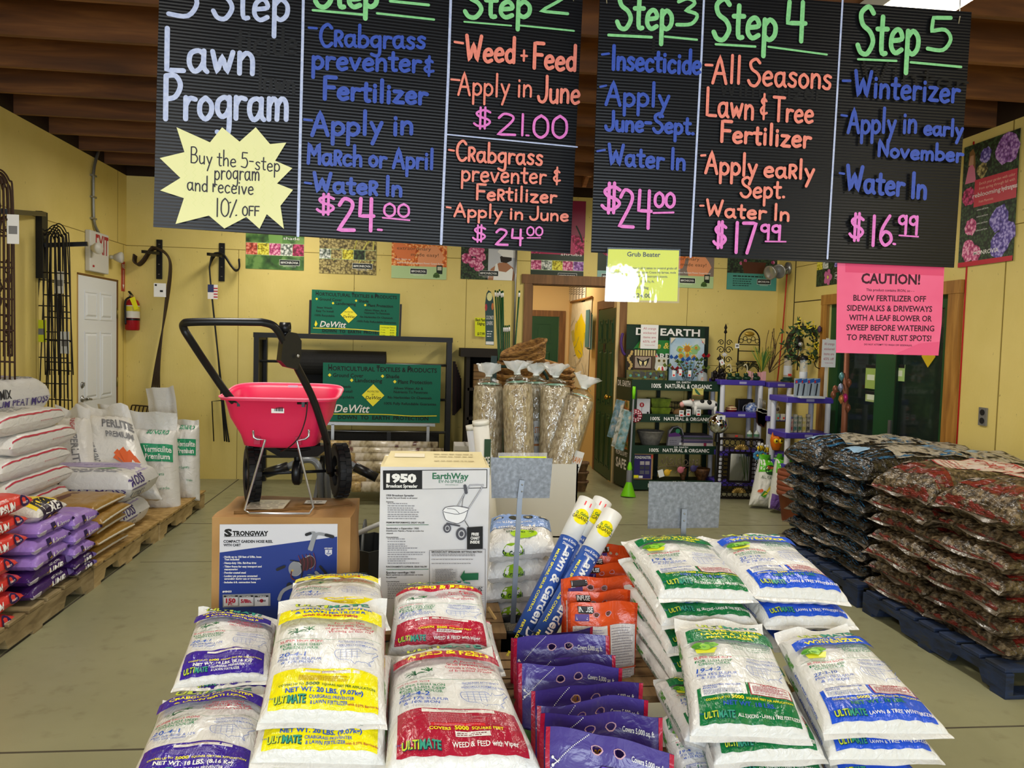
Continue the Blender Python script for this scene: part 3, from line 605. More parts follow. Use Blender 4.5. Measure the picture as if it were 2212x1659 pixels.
def tiles(pr,w,y0,y1,ms,x0=0):
    pr.rect(x0,y0-.004,w,y1+.004,PGRN);n=len(ms)
    for i,m in enumerate(ms):pr.rect(x0+(w-x0)*i/n+.002,y0,x0+(w-x0)*(i+1)/n-.002,y1,BLOOM[m])
def leaves(pr,w,h,seed,n=6):
    rr=random.Random(seed)
    for i in range(n):
        x,y=rr.uniform(.1,w-.1),rr.uniform(.1,h-.1);a=rr.uniform(0,PI);L=rr.uniform(.12,.2)
        pts=[]
        for j in range(16):
            g=2*PI*j/16;px_,py_=L*math.cos(g),L*.45*math.sin(g);X=x+px_*math.cos(a)-py_*math.sin(a);Y=y+px_*math.sin(a)+py_*math.cos(a);pts.append((min(max(X,0),w),min(max(Y,0),h)))
        pr.poly(pts,mat(rr.choice(['4a7a34','5c8f42','3c682c','7aa854']),.45))
def poster(o,ux,w,h,draw,label,backm):
    o,ux=V(o),V(ux);n=ux.cross(V((0,0,1)));mb=MB();mb.prism([(0,0),(w,0),(w,h),(0,h)],ux,(0,0,1),o,.004,backm)
    pr=Print();draw(pr,w,h);pr.emit(mb,flat(o,ux,(0,0,1)),.0004,.00006);return mb.build('wall_poster',None,label,'poster','garden posters along the walls')
def shade(pr,w,h):leaves(pr,w,h,2,9);tiles(pr,w,.152,.278,['coral','gold','pink','white','magenta']);pr.text('shade',w*.78,.322,.03,PW,.17);brand(pr,.365,.062)
def grasses(pr,w,h):
    rr=random.Random(3)
    for i in range(26):
        x=rr.uniform(.02,w-.02);y=rr.uniform(.02,h-.05);pr.line([(x,y),(min(w-.01,x+rr.uniform(-.02,.1)),min(h-.01,y+rr.uniform(.08,.2)))],.014,mat(rr.choice(['b8b04a','9a8a4c','d0c860','7a7a38']),.5),1,False)
    tiles(pr,w,.16,.262,['white','wheat','gold','dark','wheat']);brand(pr,.365,.075)
def easy(m1,m2):
    def f(pr,w,h):
        for i,(x,y,r)in enumerate([(.42,.24,.14),(.15,.32,.13),(.3,.5,.2),(.1,.62,.1),(.48,.62,.11)]):blob(pr,x,y,r*.98,[mat('f0a070',.5),mat('e8804a',.5),BLOOM[m2]][i%3],13,i)
        pr.rect(0,0,w,.135,PGRN);pr.text('extraordinary',w*.4,.31,.036,mat('6a4a30',.5),.37);pr.text('made easy!',w*.6,.245,.036,mat('6a4a30',.5),.3)
        pr.text('New from us',.12,.2,.016,PW,.17,'c',.01);pr.text('Improved Disease Resistant Flower Carpet Roses',w*.52,.162,.017,PW,.5,'c',.01)
        brand(pr,.215,.065,.16);pr.rect(.49,.06,.555,.155,mat('1c2a1c',.5));pr.rect(.5,.1,.545,.14,mat('c8c8b0',.5));pr.disc(.49,.045,.03,mat('4a6a2c',.5));pr.rect(.455,.02,.525,.05,mat('3c5a24',.5))
    return f
def gardener(pr,w,h):
    pr.rect(0,0,w*.49,h,BLOOM['dark'])
    for i,(x,y)in enumerate([(.06,.23),(.14,.18),(.2,.14),(.22,.25),(.13,.3),(.2,.33),(.06,.4),(.15,.48)]):blob(pr,x,y,.055,BLOOM['pink'],12,i)
    pr.rect(w*.5,0,w,h,mat('c8ccd4',.5));pr.poly([(.3,0),(.33,.12),(.42,.19),(.5,.2),(.58,.14),(.598,.06),(.59,0)],mat('b07a58',.5));pr.poly([(.36,0),(.38,.17),(.4,.19),(.42,.1),(.5,.09),(.56,.14),(.58,.12),(.57,0)],PW)
    pr.poly([(.43,.26),(.44,.2),(.5,.19),(.56,.22),(.56,.3)],mat('2a2018',.5));pr.poly([(.4,.31),(.46,.26),(.598,.25),(.598,.42),(.5,.44)],mat('f0f0ee',.5));brand(pr,.215,.055)
def shrubs(pr,w,h):
    pr.rect(0,.3,w,h,BLOOM['magenta']);pr.poly([(.1,.3),(.5,.3),(.45,.5),(.2,.52)],mat('b01c50',.4));pr.poly([(.3,.55),(.6,.5),(.6,.9),(.42,.9)],mat('8c1440',.4))
    pr.line([(.5,.62),(.55,.52),(.57,.45)],.018,mat('181c10',.5));tiles(pr,w,.125,.23,['pink','white','gold','pink','mauve']);pr.text('shrubs',w*.76,.29,.028,PW,.24);brand(pr,.32,.05)
def tubs(pr,w,h):
    for i in range(26):
        rr=random.Random(i);blob(pr,rr.uniform(.04,.56),rr.uniform(.24,.85),.022,BLOOM['pink'],7,i)
    pr.poly([(.2,.19),(.42,.19),(.46,.32),(.16,.32)],mat('5a3420',.5));pr.rect(0,0,w,.19,TEAL);pr.bars(.07,.45,[.15],.012,INK,random.Random(1));pr.bars(.07,.33,[.045,.07,.095,.12],.008,INK,random.Random(2));brand(pr,.37,.085,.14)
def mix(pr,w,h):
    g=['gold','white','dark','violet','mauve','pink','coral','wheat'];rr=random.Random(8)
    for i in range(5):
        for j in range(6):pr.rect(w*i/5+.002,.17+.12*j,w*(i+1)/5-.002,.286+.12*j,BLOOM[g[(i+j*3)%8]])
    for a in range(5):blob(pr,.24+.05*math.cos(a*1.256),.08+.05*math.sin(a*1.256),.035,mat('c86a9c',.5),8,a)
    pr.disc(.24,.08,.018,mat('e8d860',.5));brand(pr,.39,.07,.15)
def fuchsia(pr,w,h):blob(pr,.2,.45,.19,BLOOM['magenta'],14,2);blob(pr,.42,.6,.15,BLOOM['mauve'],14,3);pr.rect(0,0,w,.14,mat('8ab4ac',.4));brand(pr,.06,.06)
def hydrangea(pr,w,h):
    for i,(x,y,r,m)in enumerate([(.46,.79,.11,'mauve'),(.24,.79,.06,'violet'),(.21,.69,.055,'wheat'),(.08,.52,.07,'magenta'),(.42,.31,.095,'violet'),(.5,.2,.08,'violet'),(.43,.12,.09,'violet'),(.12,.29,.065,'pink'),(.11,.12,.08,'pink'),(.19,.09,.06,'pink')]):blob(pr,x,y,r,BLOOM[m],16,i)
    pr.poly([(.03,.62),(.15,.62),(.13,.72),(.1,.76),(.06,.74)],mat('d87a94',.5));pr.poly([(.06,.75),(.12,.75),(.115,.84),(.07,.84)],mat('c89878',.5));pr.poly([(.05,.72),(.065,.85),(.1,.87),(.125,.83),(.14,.7),(.115,.74),(.11,.82),(.075,.82)],mat('8a6438',.5))
    RED=mat('c42c3c',.4);pr.rect(.14,.43,w,.63,RED);pr.rect(0,0,w,.035,RED)
    pr.text('Enrich your garden with color',.37,.585,.02,mat('e8b8a0',.5),.36);pr.text('from spring through fall with',.37,.55,.02,mat('e8b8a0',.5),.36);pr.text('reblooming',.27,.5,.032,mat('e0dcd8',.5),.29,'c',.008);pr.text('hydrangeas',.5,.5,.032,PW,.15,'c',.01);pr.text('from Monrovia',.27,.455,.018,mat('e8b8a0',.5),.15)
    for z in(.4,.35,.3,.25):pr.text('colors and form',.24,z,.012,PW,.12)
    pr.text('MONROVIA',.3,.075,.03,PW,.26,'c',.01)
Z0=2.25;H9=.9
D=mat('20301a',.4)
PO=[(-1.935,.61,2.276,shade,'poster of broad green shade leaves with a strip of five flowers',LEAF),(-1.163,.608,2.255,grasses,'poster of ornamental grasses and seed heads above the green fabric sign',BLOOM['wheat']),(-.39,.6,2.232,easy('orange','orange'),'orange rose petal poster with extraordinary made easy lettering',BLOOM['orange']),
      (.366,.6,2.249,gardener,'poster of pink flowers beside a person in a white hat and vest',D),(1.142,.596,2.257,shrubs,'magenta shrubs poster above the hall doorway',D),(1.896,.6,2.258,fuchsia,'purple flower poster mostly hidden behind the right black board',D),(2.645,.6,2.24,easy('orange','orange'),'made easy poster with pale green band between the price sheet and the teal poster',mat('8a7a70',.5)),(3.404,.59,2.238,tubs,'teal banded poster of potted pink flowers beside the spotlights',BLOOM['dark'])]
for x,w_,z,dr,lb,bk in PO:poster((x,YB-.006,z),(1,0,0),w_,H9,dr,lb,bk)
poster((XR-.006,7.956,2.228),(0,-1,0),.6,H9,mix,'poster of many small flower pictures over the glazed door',BLOOM['dark'])
poster((XR-.012,5.72,2.225),(0,-1,0),.57,.9,hydrangea,'hydrangea poster with a red band at the right edge of the picture',BLOOM['dark'])
# ------------------------------------------------------------------ sacks
class Bag:
    """A filled sack on four corners (front left, front right, back right, back left), T thick."""
    def __init__(s,c,T,n=5,m=6,low=.35,pinch=.05,pinchv=.03,seed=0,lump=.1,wr=.004,sag=0,tilt=None):
        s.c=[V(p)for p in c];s.T=T;s.n=n;s.m=m;s.low=low;s.pi=pinch;s.pv=pinchv;s.seed=seed;s.lump=lump;s.wr=wr;s.sag=sag
        s.up=(s.c[1]-s.c[0]).cross(s.c[3]-s.c[0]).normalized();s.k=3.2/max((s.c[1]-s.c[0]).length,.1)
    def base(s,u,v):
        su,sv=max(math.sin(PI*u),0)**.6,max(math.sin(PI*v),0)**.6
        a=.5+(u-.5)*(1-s.pi*sv);b=.5+(v-.5)*(1-s.pv*su);c=s.c
        return(c[0]*(1-a)+c[1]*a)*(1-b)+(c[3]*(1-a)+c[2]*a)*b
    def surf(s,u,v,side=1):
        u=min(max(u,0),1);v=min(max(v,0),1)
        pr=(max(1-abs(2*u-1)**s.n,0)*max(1-abs(2*v-1)**s.m,0))**.5
        p=s.base(u,v);h=s.T*((1-s.low)if side>0 else-s.low)*pr
        q=V((u*3.1+s.seed*7.3,v*4.3+s.seed*1.9,side*2.5))
        h*=1+s.lump*noise.noise(q)
        h+=s.wr*pr*(noise.noise(q*3.3)+.6*noise.noise(q*7))
        e=min(v,1-v);
        h+=s.wr*1.2*math.sin(u*46+4*noise.noise(q*2))*math.exp(-e*13)*min(pr*3,1)
        return p+s.up*(h-s.sag*(abs(2*v-1)**2.2))
    def pt(s,u,v,d,side=1):  # a point d above the meshed skin
        g=s.grid[side];us,vs_=s.us,s.vs;u=min(max(u,0),.99999);v=min(max(v,0),.99999)
        i=bisect.bisect_right(us,u)-1;j=bisect.bisect_right(vs_,v)-1;a=(u-us[i])/(us[i+1]-us[i]);b=(v-vs_[j])/(vs_[j+1]-vs_[j]);N=len(us)
        p00,p10,p01,p11=g[j*N+i],g[j*N+i+1],g[(j+1)*N+i],g[(j+1)*N+i+1]
        q=(p00*(1-a)+p10*a)*(1-b)+(p01*(1-a)+p11*a)*b
        n=((p10-p00)*(1-b)+(p11-p01)*b).cross((p01-p00)*(1-a)+(p11-p10)*a)
        if n.length<1e-12:n=s.up*side
        n.normalize();return q+n*(d*side)
    def top(s,A=1.4):return lambda x,y,d:s.pt(x,y/A,d)
    def front(s,end=0):  # x along the edge 0..1, y -1..1 up the face
        def f(x,y,d):
            v=(1-(1-min(y*y,.998))**(1/s.m))/2
            return s.pt(x,v if end==0 else 1-v,d,1 if y>=0 else-1)
        return f
    def flank(s,right=False):  # left or right long side: x along v
        def f(x,y,d):
            u=(1-(1-min(y*y,.998))**(1/s.n))/2
            return s.pt(1-u if right else u,x if right else 1-x,d,1 if y>=0 else-1)
        return f
    def mesh(s,mb,m,N=22,Mv=28,under=None):
        sp=lambda t:.3*t+.7*(.5-.5*math.cos(PI*t));s.grid={};s.us=[sp(i/N)for i in range(N+1)];s.vs=[sp(j/Mv)for j in range(Mv+1)]
        for side in(1,-1):
            vs=[s.surf(u,v,side)for v in s.vs for u in s.us];fs=[];s.grid[side]=vs
            for j in range(Mv):
                for i in range(N):
                    a=j*(N+1)+i;f=(a,a+1,a+N+2,a+N+1);fs.append(f if side>0 else f[::-1])
            mb.add(vs,fs,m if side>0 else(under or m),True)
        return s
    def flap(s,mb,m,L,curl=.3,end=1,N=18,wave=.006):  # crimped seam beyond an end
        vs=[];fs=[]
        for i in range(N+1):
            u=i/N;e=s.surf(u,end);d=(s.base(u,end)-s.base(u,.9 if end else .1)).normalized();w_=wave*math.sin(u*9+s.seed)+wave*noise.noise(V((u*5,s.seed,0)))
            vs+=[e-d*.004,e+d*L*.55+s.up*(L*curl*.4+w_),e+d*L*.9+s.up*(L*curl+1.4*w_)]
        for i in range(N):
            for j in range(2):a=i*3+j;fs.append((a,a+1,a+4,a+3))
        mb.add(vs,fs,m,True);mb.add([p-s.up*.0012 for p in vs],[f[::-1]for f in fs],m,True);return s
def rect_bag(x0,x1,y0,y1,z,face='-y',jit=0,rnd=None):
    """corners of a flat sack; face = the side its front edge looks to"""
    j=(lambda:rnd.uniform(-jit,jit))if rnd else(lambda:0)
    q={'-y':[(x0,y0),(x1,y0),(x1,y1),(x0,y1)],'+x':[(x1,y0),(x1,y1),(x0,y1),(x0,y0)],'-x':[(x0,y1),(x0,y0),(x1,y0),(x1,y1)]}[face]
    return[V((a+j(),b+j(),z+j()*.3))for a,b in q]
FILM_W=plastic('e4e3df',.24,.6)
def ellipse(pr,x,y,rx,ry,m):pr.disc(x,y,rx,m,16,ry)

# ------------------------------------------------------------------ pallets
PW1=wood('pallet_old',[(.3,'6a5836'),(.5,'8a7750'),(.72,'a3916a')],2.2,(2,2,9),.8,.4)
PW2=wood('pallet_new',[(.3,'8a7444'),(.5,'a99060'),(.72,'c2aa78')],2.2,(2,2,9),.75,.3)
PBLUE=mottle('pallet_blue_shaded',[(.35,'0e1828'),(.55,'16294a'),(.7,'2a2c2a')],9,5,.7,(1,1,4),.3)  # blue darkened so the colour carries the shade the pallets stand in
def pallet(name,x0,x1,y0,y1,m,label,top=None,H=.14,group='pallets under the sacks'):
    t=thing(name,((x0+x1)/2,(y0+y1)/2,0),label,'pallet',group)
    n=7;dy=(y1-y0)/n
    for i in range(n):
        mb=MB();mb.bb((x0,y0+i*dy+.008,H-.02),(x1,y0+(i+1)*dy-.03,H),m,.003);mb.build('deck_board',t)
    for i in range(3):
        x=[x0,(x0+x1)/2-.02,x1-.04][i];mb=MB()
        # stringer with two fork notches
        z1=H-.021;y=[y0,y0+.15,y0+.18,y0+.37,y0+.4,y1-.4,y1-.37,y1-.18,y1-.15,y1];zb=[.02,.02,.075,.075,.02,.02,.075,.075,.02,.02]
        mb.prism([(a,b)for a,b in zip(y,zb)]+[(y1,z1),(y0,z1)],(0,1,0),(0,0,1),(x+.04,0,0),.04,m);mb.build('stringer',t)
    for y in(y0,(y0+y1)/2-.05,y1-.1):
        mb=MB();mb.bb((x0,y,0),(x1,y+.1,.0195),m);mb.build('bottom_board',t)
    if top:mb=MB();mb.bb((x0,y0,H),(x1+.01,y1,H+.012),top);mb.build('top_sheet',t,'strand board sheet with a green painted edge');
    return t
pallet('pallet',-3.0,-1.97,3.62,5.02,PW1,'old weathered pallet under the gypsum and lime sacks')
OSBT=mottle('strand_board_top',[(.3,'8a6a34'),(.5,'a88648'),(.7,'c0a066')],20,4,.7)
pallet('pallet',-3.0,-1.97,5.03,6.2,PW2,'pallet with a strand board top under the brown and peat moss sacks',OSBT)
pallet('pallet',-3.0,-1.96,6.21,7.43,PW2,'pallet with a strand board top nearest the white door',OSBT)
pallet('pallet',2.66,3.86,3.3,4.5,PBLUE,'blue painted pallet under the red striped sacks')
pallet('pallet',2.66,3.86,4.56,5.76,PBLUE,'shade-darkened blue pallet under the blue striped black sacks')

# ------------------------------------------------------------------ sacks on the left pallets
rnd=random.Random(11)
GOLD=mat('c89a30',.4);DPUR=mat('2c1c4c',.4);WPRINT=mat('eceae6',.4)
def shield(pr,x,y,r,ry,t=True):
    pr.poly([(x-r,y+ry),(x+r,y+ry),(x+r,y-ry*.2),(x,y-ry),(x-r,y-ry*.2)],DPUR)
    if t:pr.text('ecb',x,y-ry*.12,ry*.5,GOLD,r*1.2,'c',.02)
RED=plastic('d43a34',.3,.5,20)
def gypsum(b,mb):
    pr=Print();shield(pr,.3,.05,.05,.62);pr.text('FAST ACTING',.56,.52,.2,WPRINT,.2);pr.text('GYPSUM',.57,-.35,.75,WPRINT,.32,'c',.03);pr.disc(.86,.15,.06,DPUR,14,.55);pr.text('FAST',.86,.05,.24,WPRINT,.07)
    pr.emit(mb,b.front(),.0025,.001)
word=['topmost','second','third','fourth','fifth','sixth','seventh','lowest']
for i in range(7):
    z=.735-.092*i;f=[4.33,4.28,4.27,4.16,4.2,4.22,4.15][i]
    b=Bag(rect_bag(-2.55,-1.99,f-.66,f,z-.05,'+x',.012,rnd),.1,5,9,.45,.03,.03,i);mb=MB();b.mesh(mb,RED);gypsum(b,mb)
    if i==0:
        pr=Print();pr.text('SOIL',.8,1.0,.13,WPRINT,.2,'c',.02);pr.rect(.1,.9,.5,1.0,mat('d8a020',.4));pr.rect(.12,.5,.45,.6,INK);pr.emit(mb,b.top(),.002)
    mb.build('gypsum_sack',None,'red gypsum sack, %s of the stack at the left edge'%(word[i]if i<6 else 'lowest'),'sack','red gypsum sacks')
LAV=plastic('9a78c4',.35,.5,20);DVI=plastic('3c1c5c',.3,.5,20);SILV=plastic('c9c2cc',.35,.4)
def lime(b,mb,dark,cap):
    pr=Print();pr.rect(.0,-.7,.2,.2,SILV,3,3)
    if dark:pr.text('FAST ACTING',.62,.5,.18,WPRINT,.24);pr.text('LIME',.62,-.35,.72,WPRINT,.3,'c',.03);pr.disc(.9,.2,.07,mat('6a5a9a',.4),14,.5);pr.text('ecb',.42,-.1,.4,GOLD,.09)
    else:pr.text('Lime',.68,-.3,.7,WPRINT,.32,'c',.01);shield(pr,.42,.05,.06,.55);pr.disc(.92,.1,.04,DPUR,10,.3)
    pr.emit(mb,b.front(),.0025,.001)
la=[(4.36,4.77,.475,0),(4.3,4.72,.4,0),(4.28,4.72,.325,0),(4.25,4.73,.25,1),(4.26,4.76,.17,1)]
for i,(y0,y1,z,dk)in enumerate(la):
    b=Bag(rect_bag(-2.5,-1.97,y0,y1,z+.02,'+x',.012,rnd),.085,5,10,.45,.04,.03,20+i,.12);mb=MB();b.mesh(mb,DVI if dk else LAV);lime(b,mb,dk,i)
    mb.build('lime_sack',None,('dark violet' if dk else 'lavender')+' lime sack, %s of the column beside the red sacks'%['second','third','fourth','fifth','lowest'][i],'sack','lime sacks')
b=Bag(rect_bag(-2.45,-2.0,4.4,4.74,.575,'+x',.01),.12,4,4,.45,.05,.05,31,.2);mb=MB();b.mesh(mb,plastic('d8d4cc',.35,.5));pr=Print()
pr.rect(.2,-.8,.85,.8,mat('2a1c34',.4),4,4);pr.text('LIME',.53,.0,.62,WPRINT,.5,'c',.03);pr.disc(.45,-.5,.1,GOLD,12,.2);pr.disc(.66,-.5,.09,GOLD,12,.2);pr.emit(mb,b.front(),.0025,.0014)
pr=Print();pr.rect(.1,.08,.9,.5,mat('f0d428',.4),6,3);pr.rect(.2,.1,.7,.3,INK,4,2);pr.emit(mb,b.top(),.002);mb.build('lime_sack',None,'white, black and yellow lime sack crowning the column beside the red sacks','sack','lime sacks')
lb=[(4.72,5.02,.44,0),(4.7,5.1,.35,0),(4.7,4.98,.27,0),(4.72,5.02,.2,1),(4.74,5.02,.155,1)]
for i,(y0,y1,z,dk)in enumerate(lb):
    b=Bag(rect_bag(-2.45,-1.95,y0,y1,z+.02,'+x',.012,rnd),[.1,.09,.08,.06,.055][i],5,10,.45,.04,.03,40+i,.12);mb=MB();b.mesh(mb,DVI if dk else LAV);lime(b,mb,dk,i)
    mb.build('lime_sack',None,('dark violet' if dk else 'lavender')+' lime sack, %s of the column beside the brown sacks'%['topmost','second','third','fourth','lowest'][i],'sack','lime sacks')
BRN=plastic('9a7434',.32,.5,16);BRS=plastic('d8d0c0',.35,.4)
for i in range(5):
    z=.17+.068*i;b=Bag(rect_bag(-2.72,-1.98+(.03 if i in(1,3)else 0),5.06,5.62,z+.02,'+x',.015,rnd),.075,6,10,.45,.02,.02,60+i,.1);mb=MB();b.mesh(mb,BRN)
    pr=Print();pr.rect(.02,-.25,.98,.3,BRS,10,2);pr.emit(mb,b.front(),.002)
    if i==4:
        pr=Print();pr.text('Harvest Supreme',.5,.75,.1,mat('8a9a4c',.4),.6,'c',.01);pr.poly([(.25,.5),(.75,.46),(.72,.55),(.4,.6)],mat('5a2c1c',.4));pr.poly([(.02,.6),(.3,.9),(.25,1.1),(.02,1.0)],mat('7a5420',.4));pr.emit(mb,b.top(),.002)
    mb.build('soil_sack',None,'brown soil sack with a white edge stripe, %s of its stack'%['lowest','fourth','third','second','topmost'][i],'sack','brown soil sacks')
GRYF=plastic('d4d3d2',.38,.45,18);VIO=mat('4a3a7c',.45);CHAR=mat('2a2a30',.45)
def bale(cs,T,seed,label,fr='moss',sidep=True):
    b=Bag(cs,T,8,9,.5,.0,.0,seed,.05,.006);mb=MB();b.mesh(mb,GRYF,26,26)
    if fr=='moss':
        pr=Print();pr.disc(.08,.3,.04,mat('4c9a3c',.4),12,.2);pr.text('GREENSMIX',.33,.2,.3,CHAR,.38,'c',.02);pr.text('SPHAGNUM PEAT MOSS',.5,-.42,.34,VIO,.92,'c',.01);pr.emit(mb,b.front(),.003,.001)
    pr=Print();pr.panel(.1,.96,lambda x:.5,lambda x:1.05,mat('a99cc4',.4),8,3);pr.text('SPHAGNUM PEAT MOSS',.5,.7,.12,mat('7a6aa8',.4),.6);pr.poly([(.75,.3),(.85,.42),(.8,.45),(.7,.34)],mat('5c9c4c',.4));pr.bars(.5,.9,[.15,.2,.25,.3],.02,mat('8a8a96',.5),random.Random(seed));pr.emit(mb,b.top(),.002)
    if sidep:
        pr=Print();pr.text('MOSS',.25,.25,.4,VIO,.42,'c',.02);pr.rect(.03,-.22,.5,.05,mat('8d84b0',.4),3,1);pr.text('AND SPHAGNUM',.26,-.17,.16,VIO,.42);pr.text('LITRES',.26,-.62,.28,mat('6a6a6e',.4),.4);pr.emit(mb,b.flank(True),.003,.0012)
        pr=Print();pr.poly([(.55,.8),(.62,.8),(.9,-.6),(.95,.7),(.8,.8)],plastic('e8e7e4',.3,.8,14));pr.rect(.57,-.1,.62,.1,INK);pr.emit(mb,b.flank(True),.003)
    mb.build('peat_moss_bale',None,label,'bale','peat moss bales')
bale(rect_bag(-2.93,-2.03,5.66,6.2,.26,'-y'),.235,70,'grey peat moss bale lying on the pallet below another, litres lettering on its end')
bale(rect_bag(-2.93,-1.98,5.68,6.25,.485,'-y'),.235,71,'grey peat moss bale lying on another beside the brown sacks')
for i in range(4):
    z=.29+.275*i
    bale(rect_bag(-2.98,-2.62+.01*(i%2),5.0,5.64,z,'+x')if i<3 else rect_bag(-2.98,-2.58,4.75,5.85,z,'+x'),.27,80+i,['lowest pale peat moss bale behind the white red striped sacks','third pale peat moss bale behind the white red striped sacks','second pale peat moss bale behind the white red striped sacks','pale peat moss bale crowning the back stack at the left edge'][i],'moss' if i==3 else '',False)
WSK=plastic('dcdad6',.32,.55,18);RST=mat('b83048',.4)
for i in range(6):
    z=1.04-.128*i;f=[5.5,5.62,5.52,5.56,5.54,5.52][i]
    b=Bag(rect_bag(-2.6,-2.32,f-.85,f,z-.03,'+x',.012,rnd),.135,7,8,.47,.03,.03,90+i,.1);mb=MB();b.mesh(mb,WSK)
    pr=Print();pr.rect(.0,.62,1,.74,RST,12,1);pr.text('BACTIN Soil Mix',.68,-.2,.3,mat('c85a6a',.5),.18);pr.text('for a Consistent Harvest',.86,-.2,.26,CHAR,.18);pr.emit(mb,b.front(),.003)
    if i==0:pr=Print();pr.bars(.3,.7,[.4,.5,.6,.7,.8,.9,1.0],.035,mat('77777c',.5),random.Random(3));pr.emit(mb,b.top(),.002)
    mb.build('potting_sack',None,'white sack with a red stripe, %s of the stack behind the red sacks'%['topmost','second','third','fourth','fifth','lowest'][i],'sack','white red striped sacks')
# tall white sacks standing on the far pallet
def upright(name,px,Y0,Y1,T,seed,label,group,prn,flapL=.12,m=WSK,fm=None,**kw):
    c=[at(px[0][0],px[0][1],Y=Y0),at(px[1][0],px[1][1],Y=Y0),at(px[2][0],px[2][1],Y=Y1),at(px[3][0],px[3][1],Y=Y1)]
    b=Bag(c,T,4,5,.5,.06,.02,seed,.12,.014,**kw);mb=MB();b.mesh(mb,m,24,30)
    if flapL:b.flap(mb,fm or m,flapL,.35,1,wave=.03)
    pr=Print();prn(pr);pr.emit(mb,b.top(),.004,.0014);mb.build(name,None,label,'sack',group);return b
GRY=mat('7c7c80',.5);PRED=mat('b4303c',.45);ORA=mat('e0693c',.45)
def perlite(pr):
    pr.text('SUNSHINE',.17,1.2,.09,PRED,.32,'c',.01,rot=-1.35);pr.text('PERLITE PREMIUM GRADE',.2,.72,.1,GRY,.7,'c',.02,rot=-1.35)
    pr.text('PERLITE',.72,1.08,.14,GRY,.5,'c',.03,rot=-.05);pr.text('PREMIUM',.72,.9,.1,GRY,.42,'c',.02,rot=-.05)
    for a in range(5):x,y=.72+.13*math.cos(.2+a*.7),.42+.16*math.sin(.2+a*.7);pr.poly([(.72,.38),(x-.05,y+.06),(x+.02,y+.13),(x+.06,y+.02)],ORA)
upright('perlite_sack',[(170,1075),(352,1080),(285,905),(172,905)],6.3,6.75,.3,101,'big white perlite sack with an orange leaf mark leaning on the pallet','white mineral sacks',perlite,.12)
upright('perlite_sack',[(110,1060),(212,1065),(195,905),(125,905)],6.1,6.4,.26,102,'white perlite sack standing between the peat bales and the larger perlite sack','white mineral sacks',lambda pr:(pr.text('SUNSHINE',.55,1.15,.12,PRED,.36,'c',.01,rot=-1.45),pr.text('PERLITE',.6,.65,.16,GRY,.6,'c',.02,rot=-1.45)),.1)
GRNP=mat('2a9468',.45)
def verm(pr):
    pr.text('SUNGRO',.65,1.3,.08,GRNP,.5,'c',.03);pr.panel(.3,.96,lambda x:.82,lambda x:1.12,GRNP,6,3);pr.text('Vermiculite',.66,.98,.1,WPRINT,.56,'c',.02);pr.text('Premium',.66,.86,.09,WPRINT,.5,'c',.02)
    pr.text('Our Experts',.6,.58,.05,GRNP,.4);pr.text('SUNGRO',.12,.95,.07,GRNP,.3,'c',.02,rot=-1.5);pr.text('trade',.8,.35,.04,GRNP,.16)
upright('vermiculite_sack',[(284,1112),(392,1105),(382,930),(288,925)],6.75,6.95,.3,103,'white vermiculite sack with a green block, nearer of the two upright ones','white mineral sacks',verm,.16)
upright('vermiculite_sack',[(362,1088),(432,1082),(430,918),(372,915)],7.15,7.3,.26,104,'white vermiculite sack with a green block at the far end of the pallets','white mineral sacks',verm,.05)
upright('vermiculite_sack',[(318,1070),(392,1070),(384,900),(322,905)],7.35,7.45,.2,105,'white sack with a tall peaked top behind the vermiculite sacks','white mineral sacks',lambda pr:(pr.text('Medium',.6,.95,.09,CHAR,.45,rot=-.6),pr.text('Vermiculite',.5,.85,.09,CHAR,.6,rot=-.6)),.3)
upright('mineral_sack',[(220,1050),(300,1050),(265,905),(215,905)],7.0,7.1,.2,106,'white sack top showing behind the large perlite sack','white mineral sacks',lambda pr:pr.text('PREMIUM',.5,.6,.1,GRY,.5),.14)

# ------------------------------------------------------------------ peat sacks on the right pallets
def peat(name,stops,band):
    m,nt,b=base_mat(name);n=noise_node(nt,38,5);n2=noise_node(nt,7,3,(1.5,.35,1),5);r=ramp(nt,n.outputs[0],stops)
    b.inputs['Roughness'].default_value=.3;nt.links.new(r.outputs[0],b.inputs['Base Color'])
    n3=noise_node(nt,22,3,(1,.5,1.4),2);bump(nt,b,n3.outputs[0],1.0,.03);return m
PEAT_R=peat('peat_in_clear_film',[(.35,'211a12'),(.5,'4c3f2d'),(.64,'7a694f')],None)
PEAT_B=peat('black_compost_in_film',[(.35,'0a0907'),(.5,'1d1a15'),(.66,'3a342a')],None)
CLEAR=plastic('5c5244',.2,.8,20)
def streak(name,c,lo):
    m,nt,b=base_mat(name);b.inputs['Base Color'].default_value=lin(c)+(1,);b.inputs['Roughness'].default_value=.3
    n=noise_node(nt,30,4,(.5,.5,1.6),4);r=ramp(nt,n.outputs[0],[(lo,'000000'),(lo+.12,'ffffff')]);nt.links.new(r.outputs[0],b.inputs['Alpha'])
    n3=noise_node(nt,22,3,(1,.5,1.4),2);bump(nt,b,n3.outputs[0],1.0,.03);return m
SRED=streak('red_print_worn','6c1f18',.4);SBLU=streak('blue_print_worn','255f88',.44);SGRY=streak('pale_print_worn','a8a090',.38)
PINKW=mottle('dusty_label',[(.3,'b9aaa0'),(.7,'d4c6bc')],12,3,.35);SKYL=mat('7fa6c8',.35)
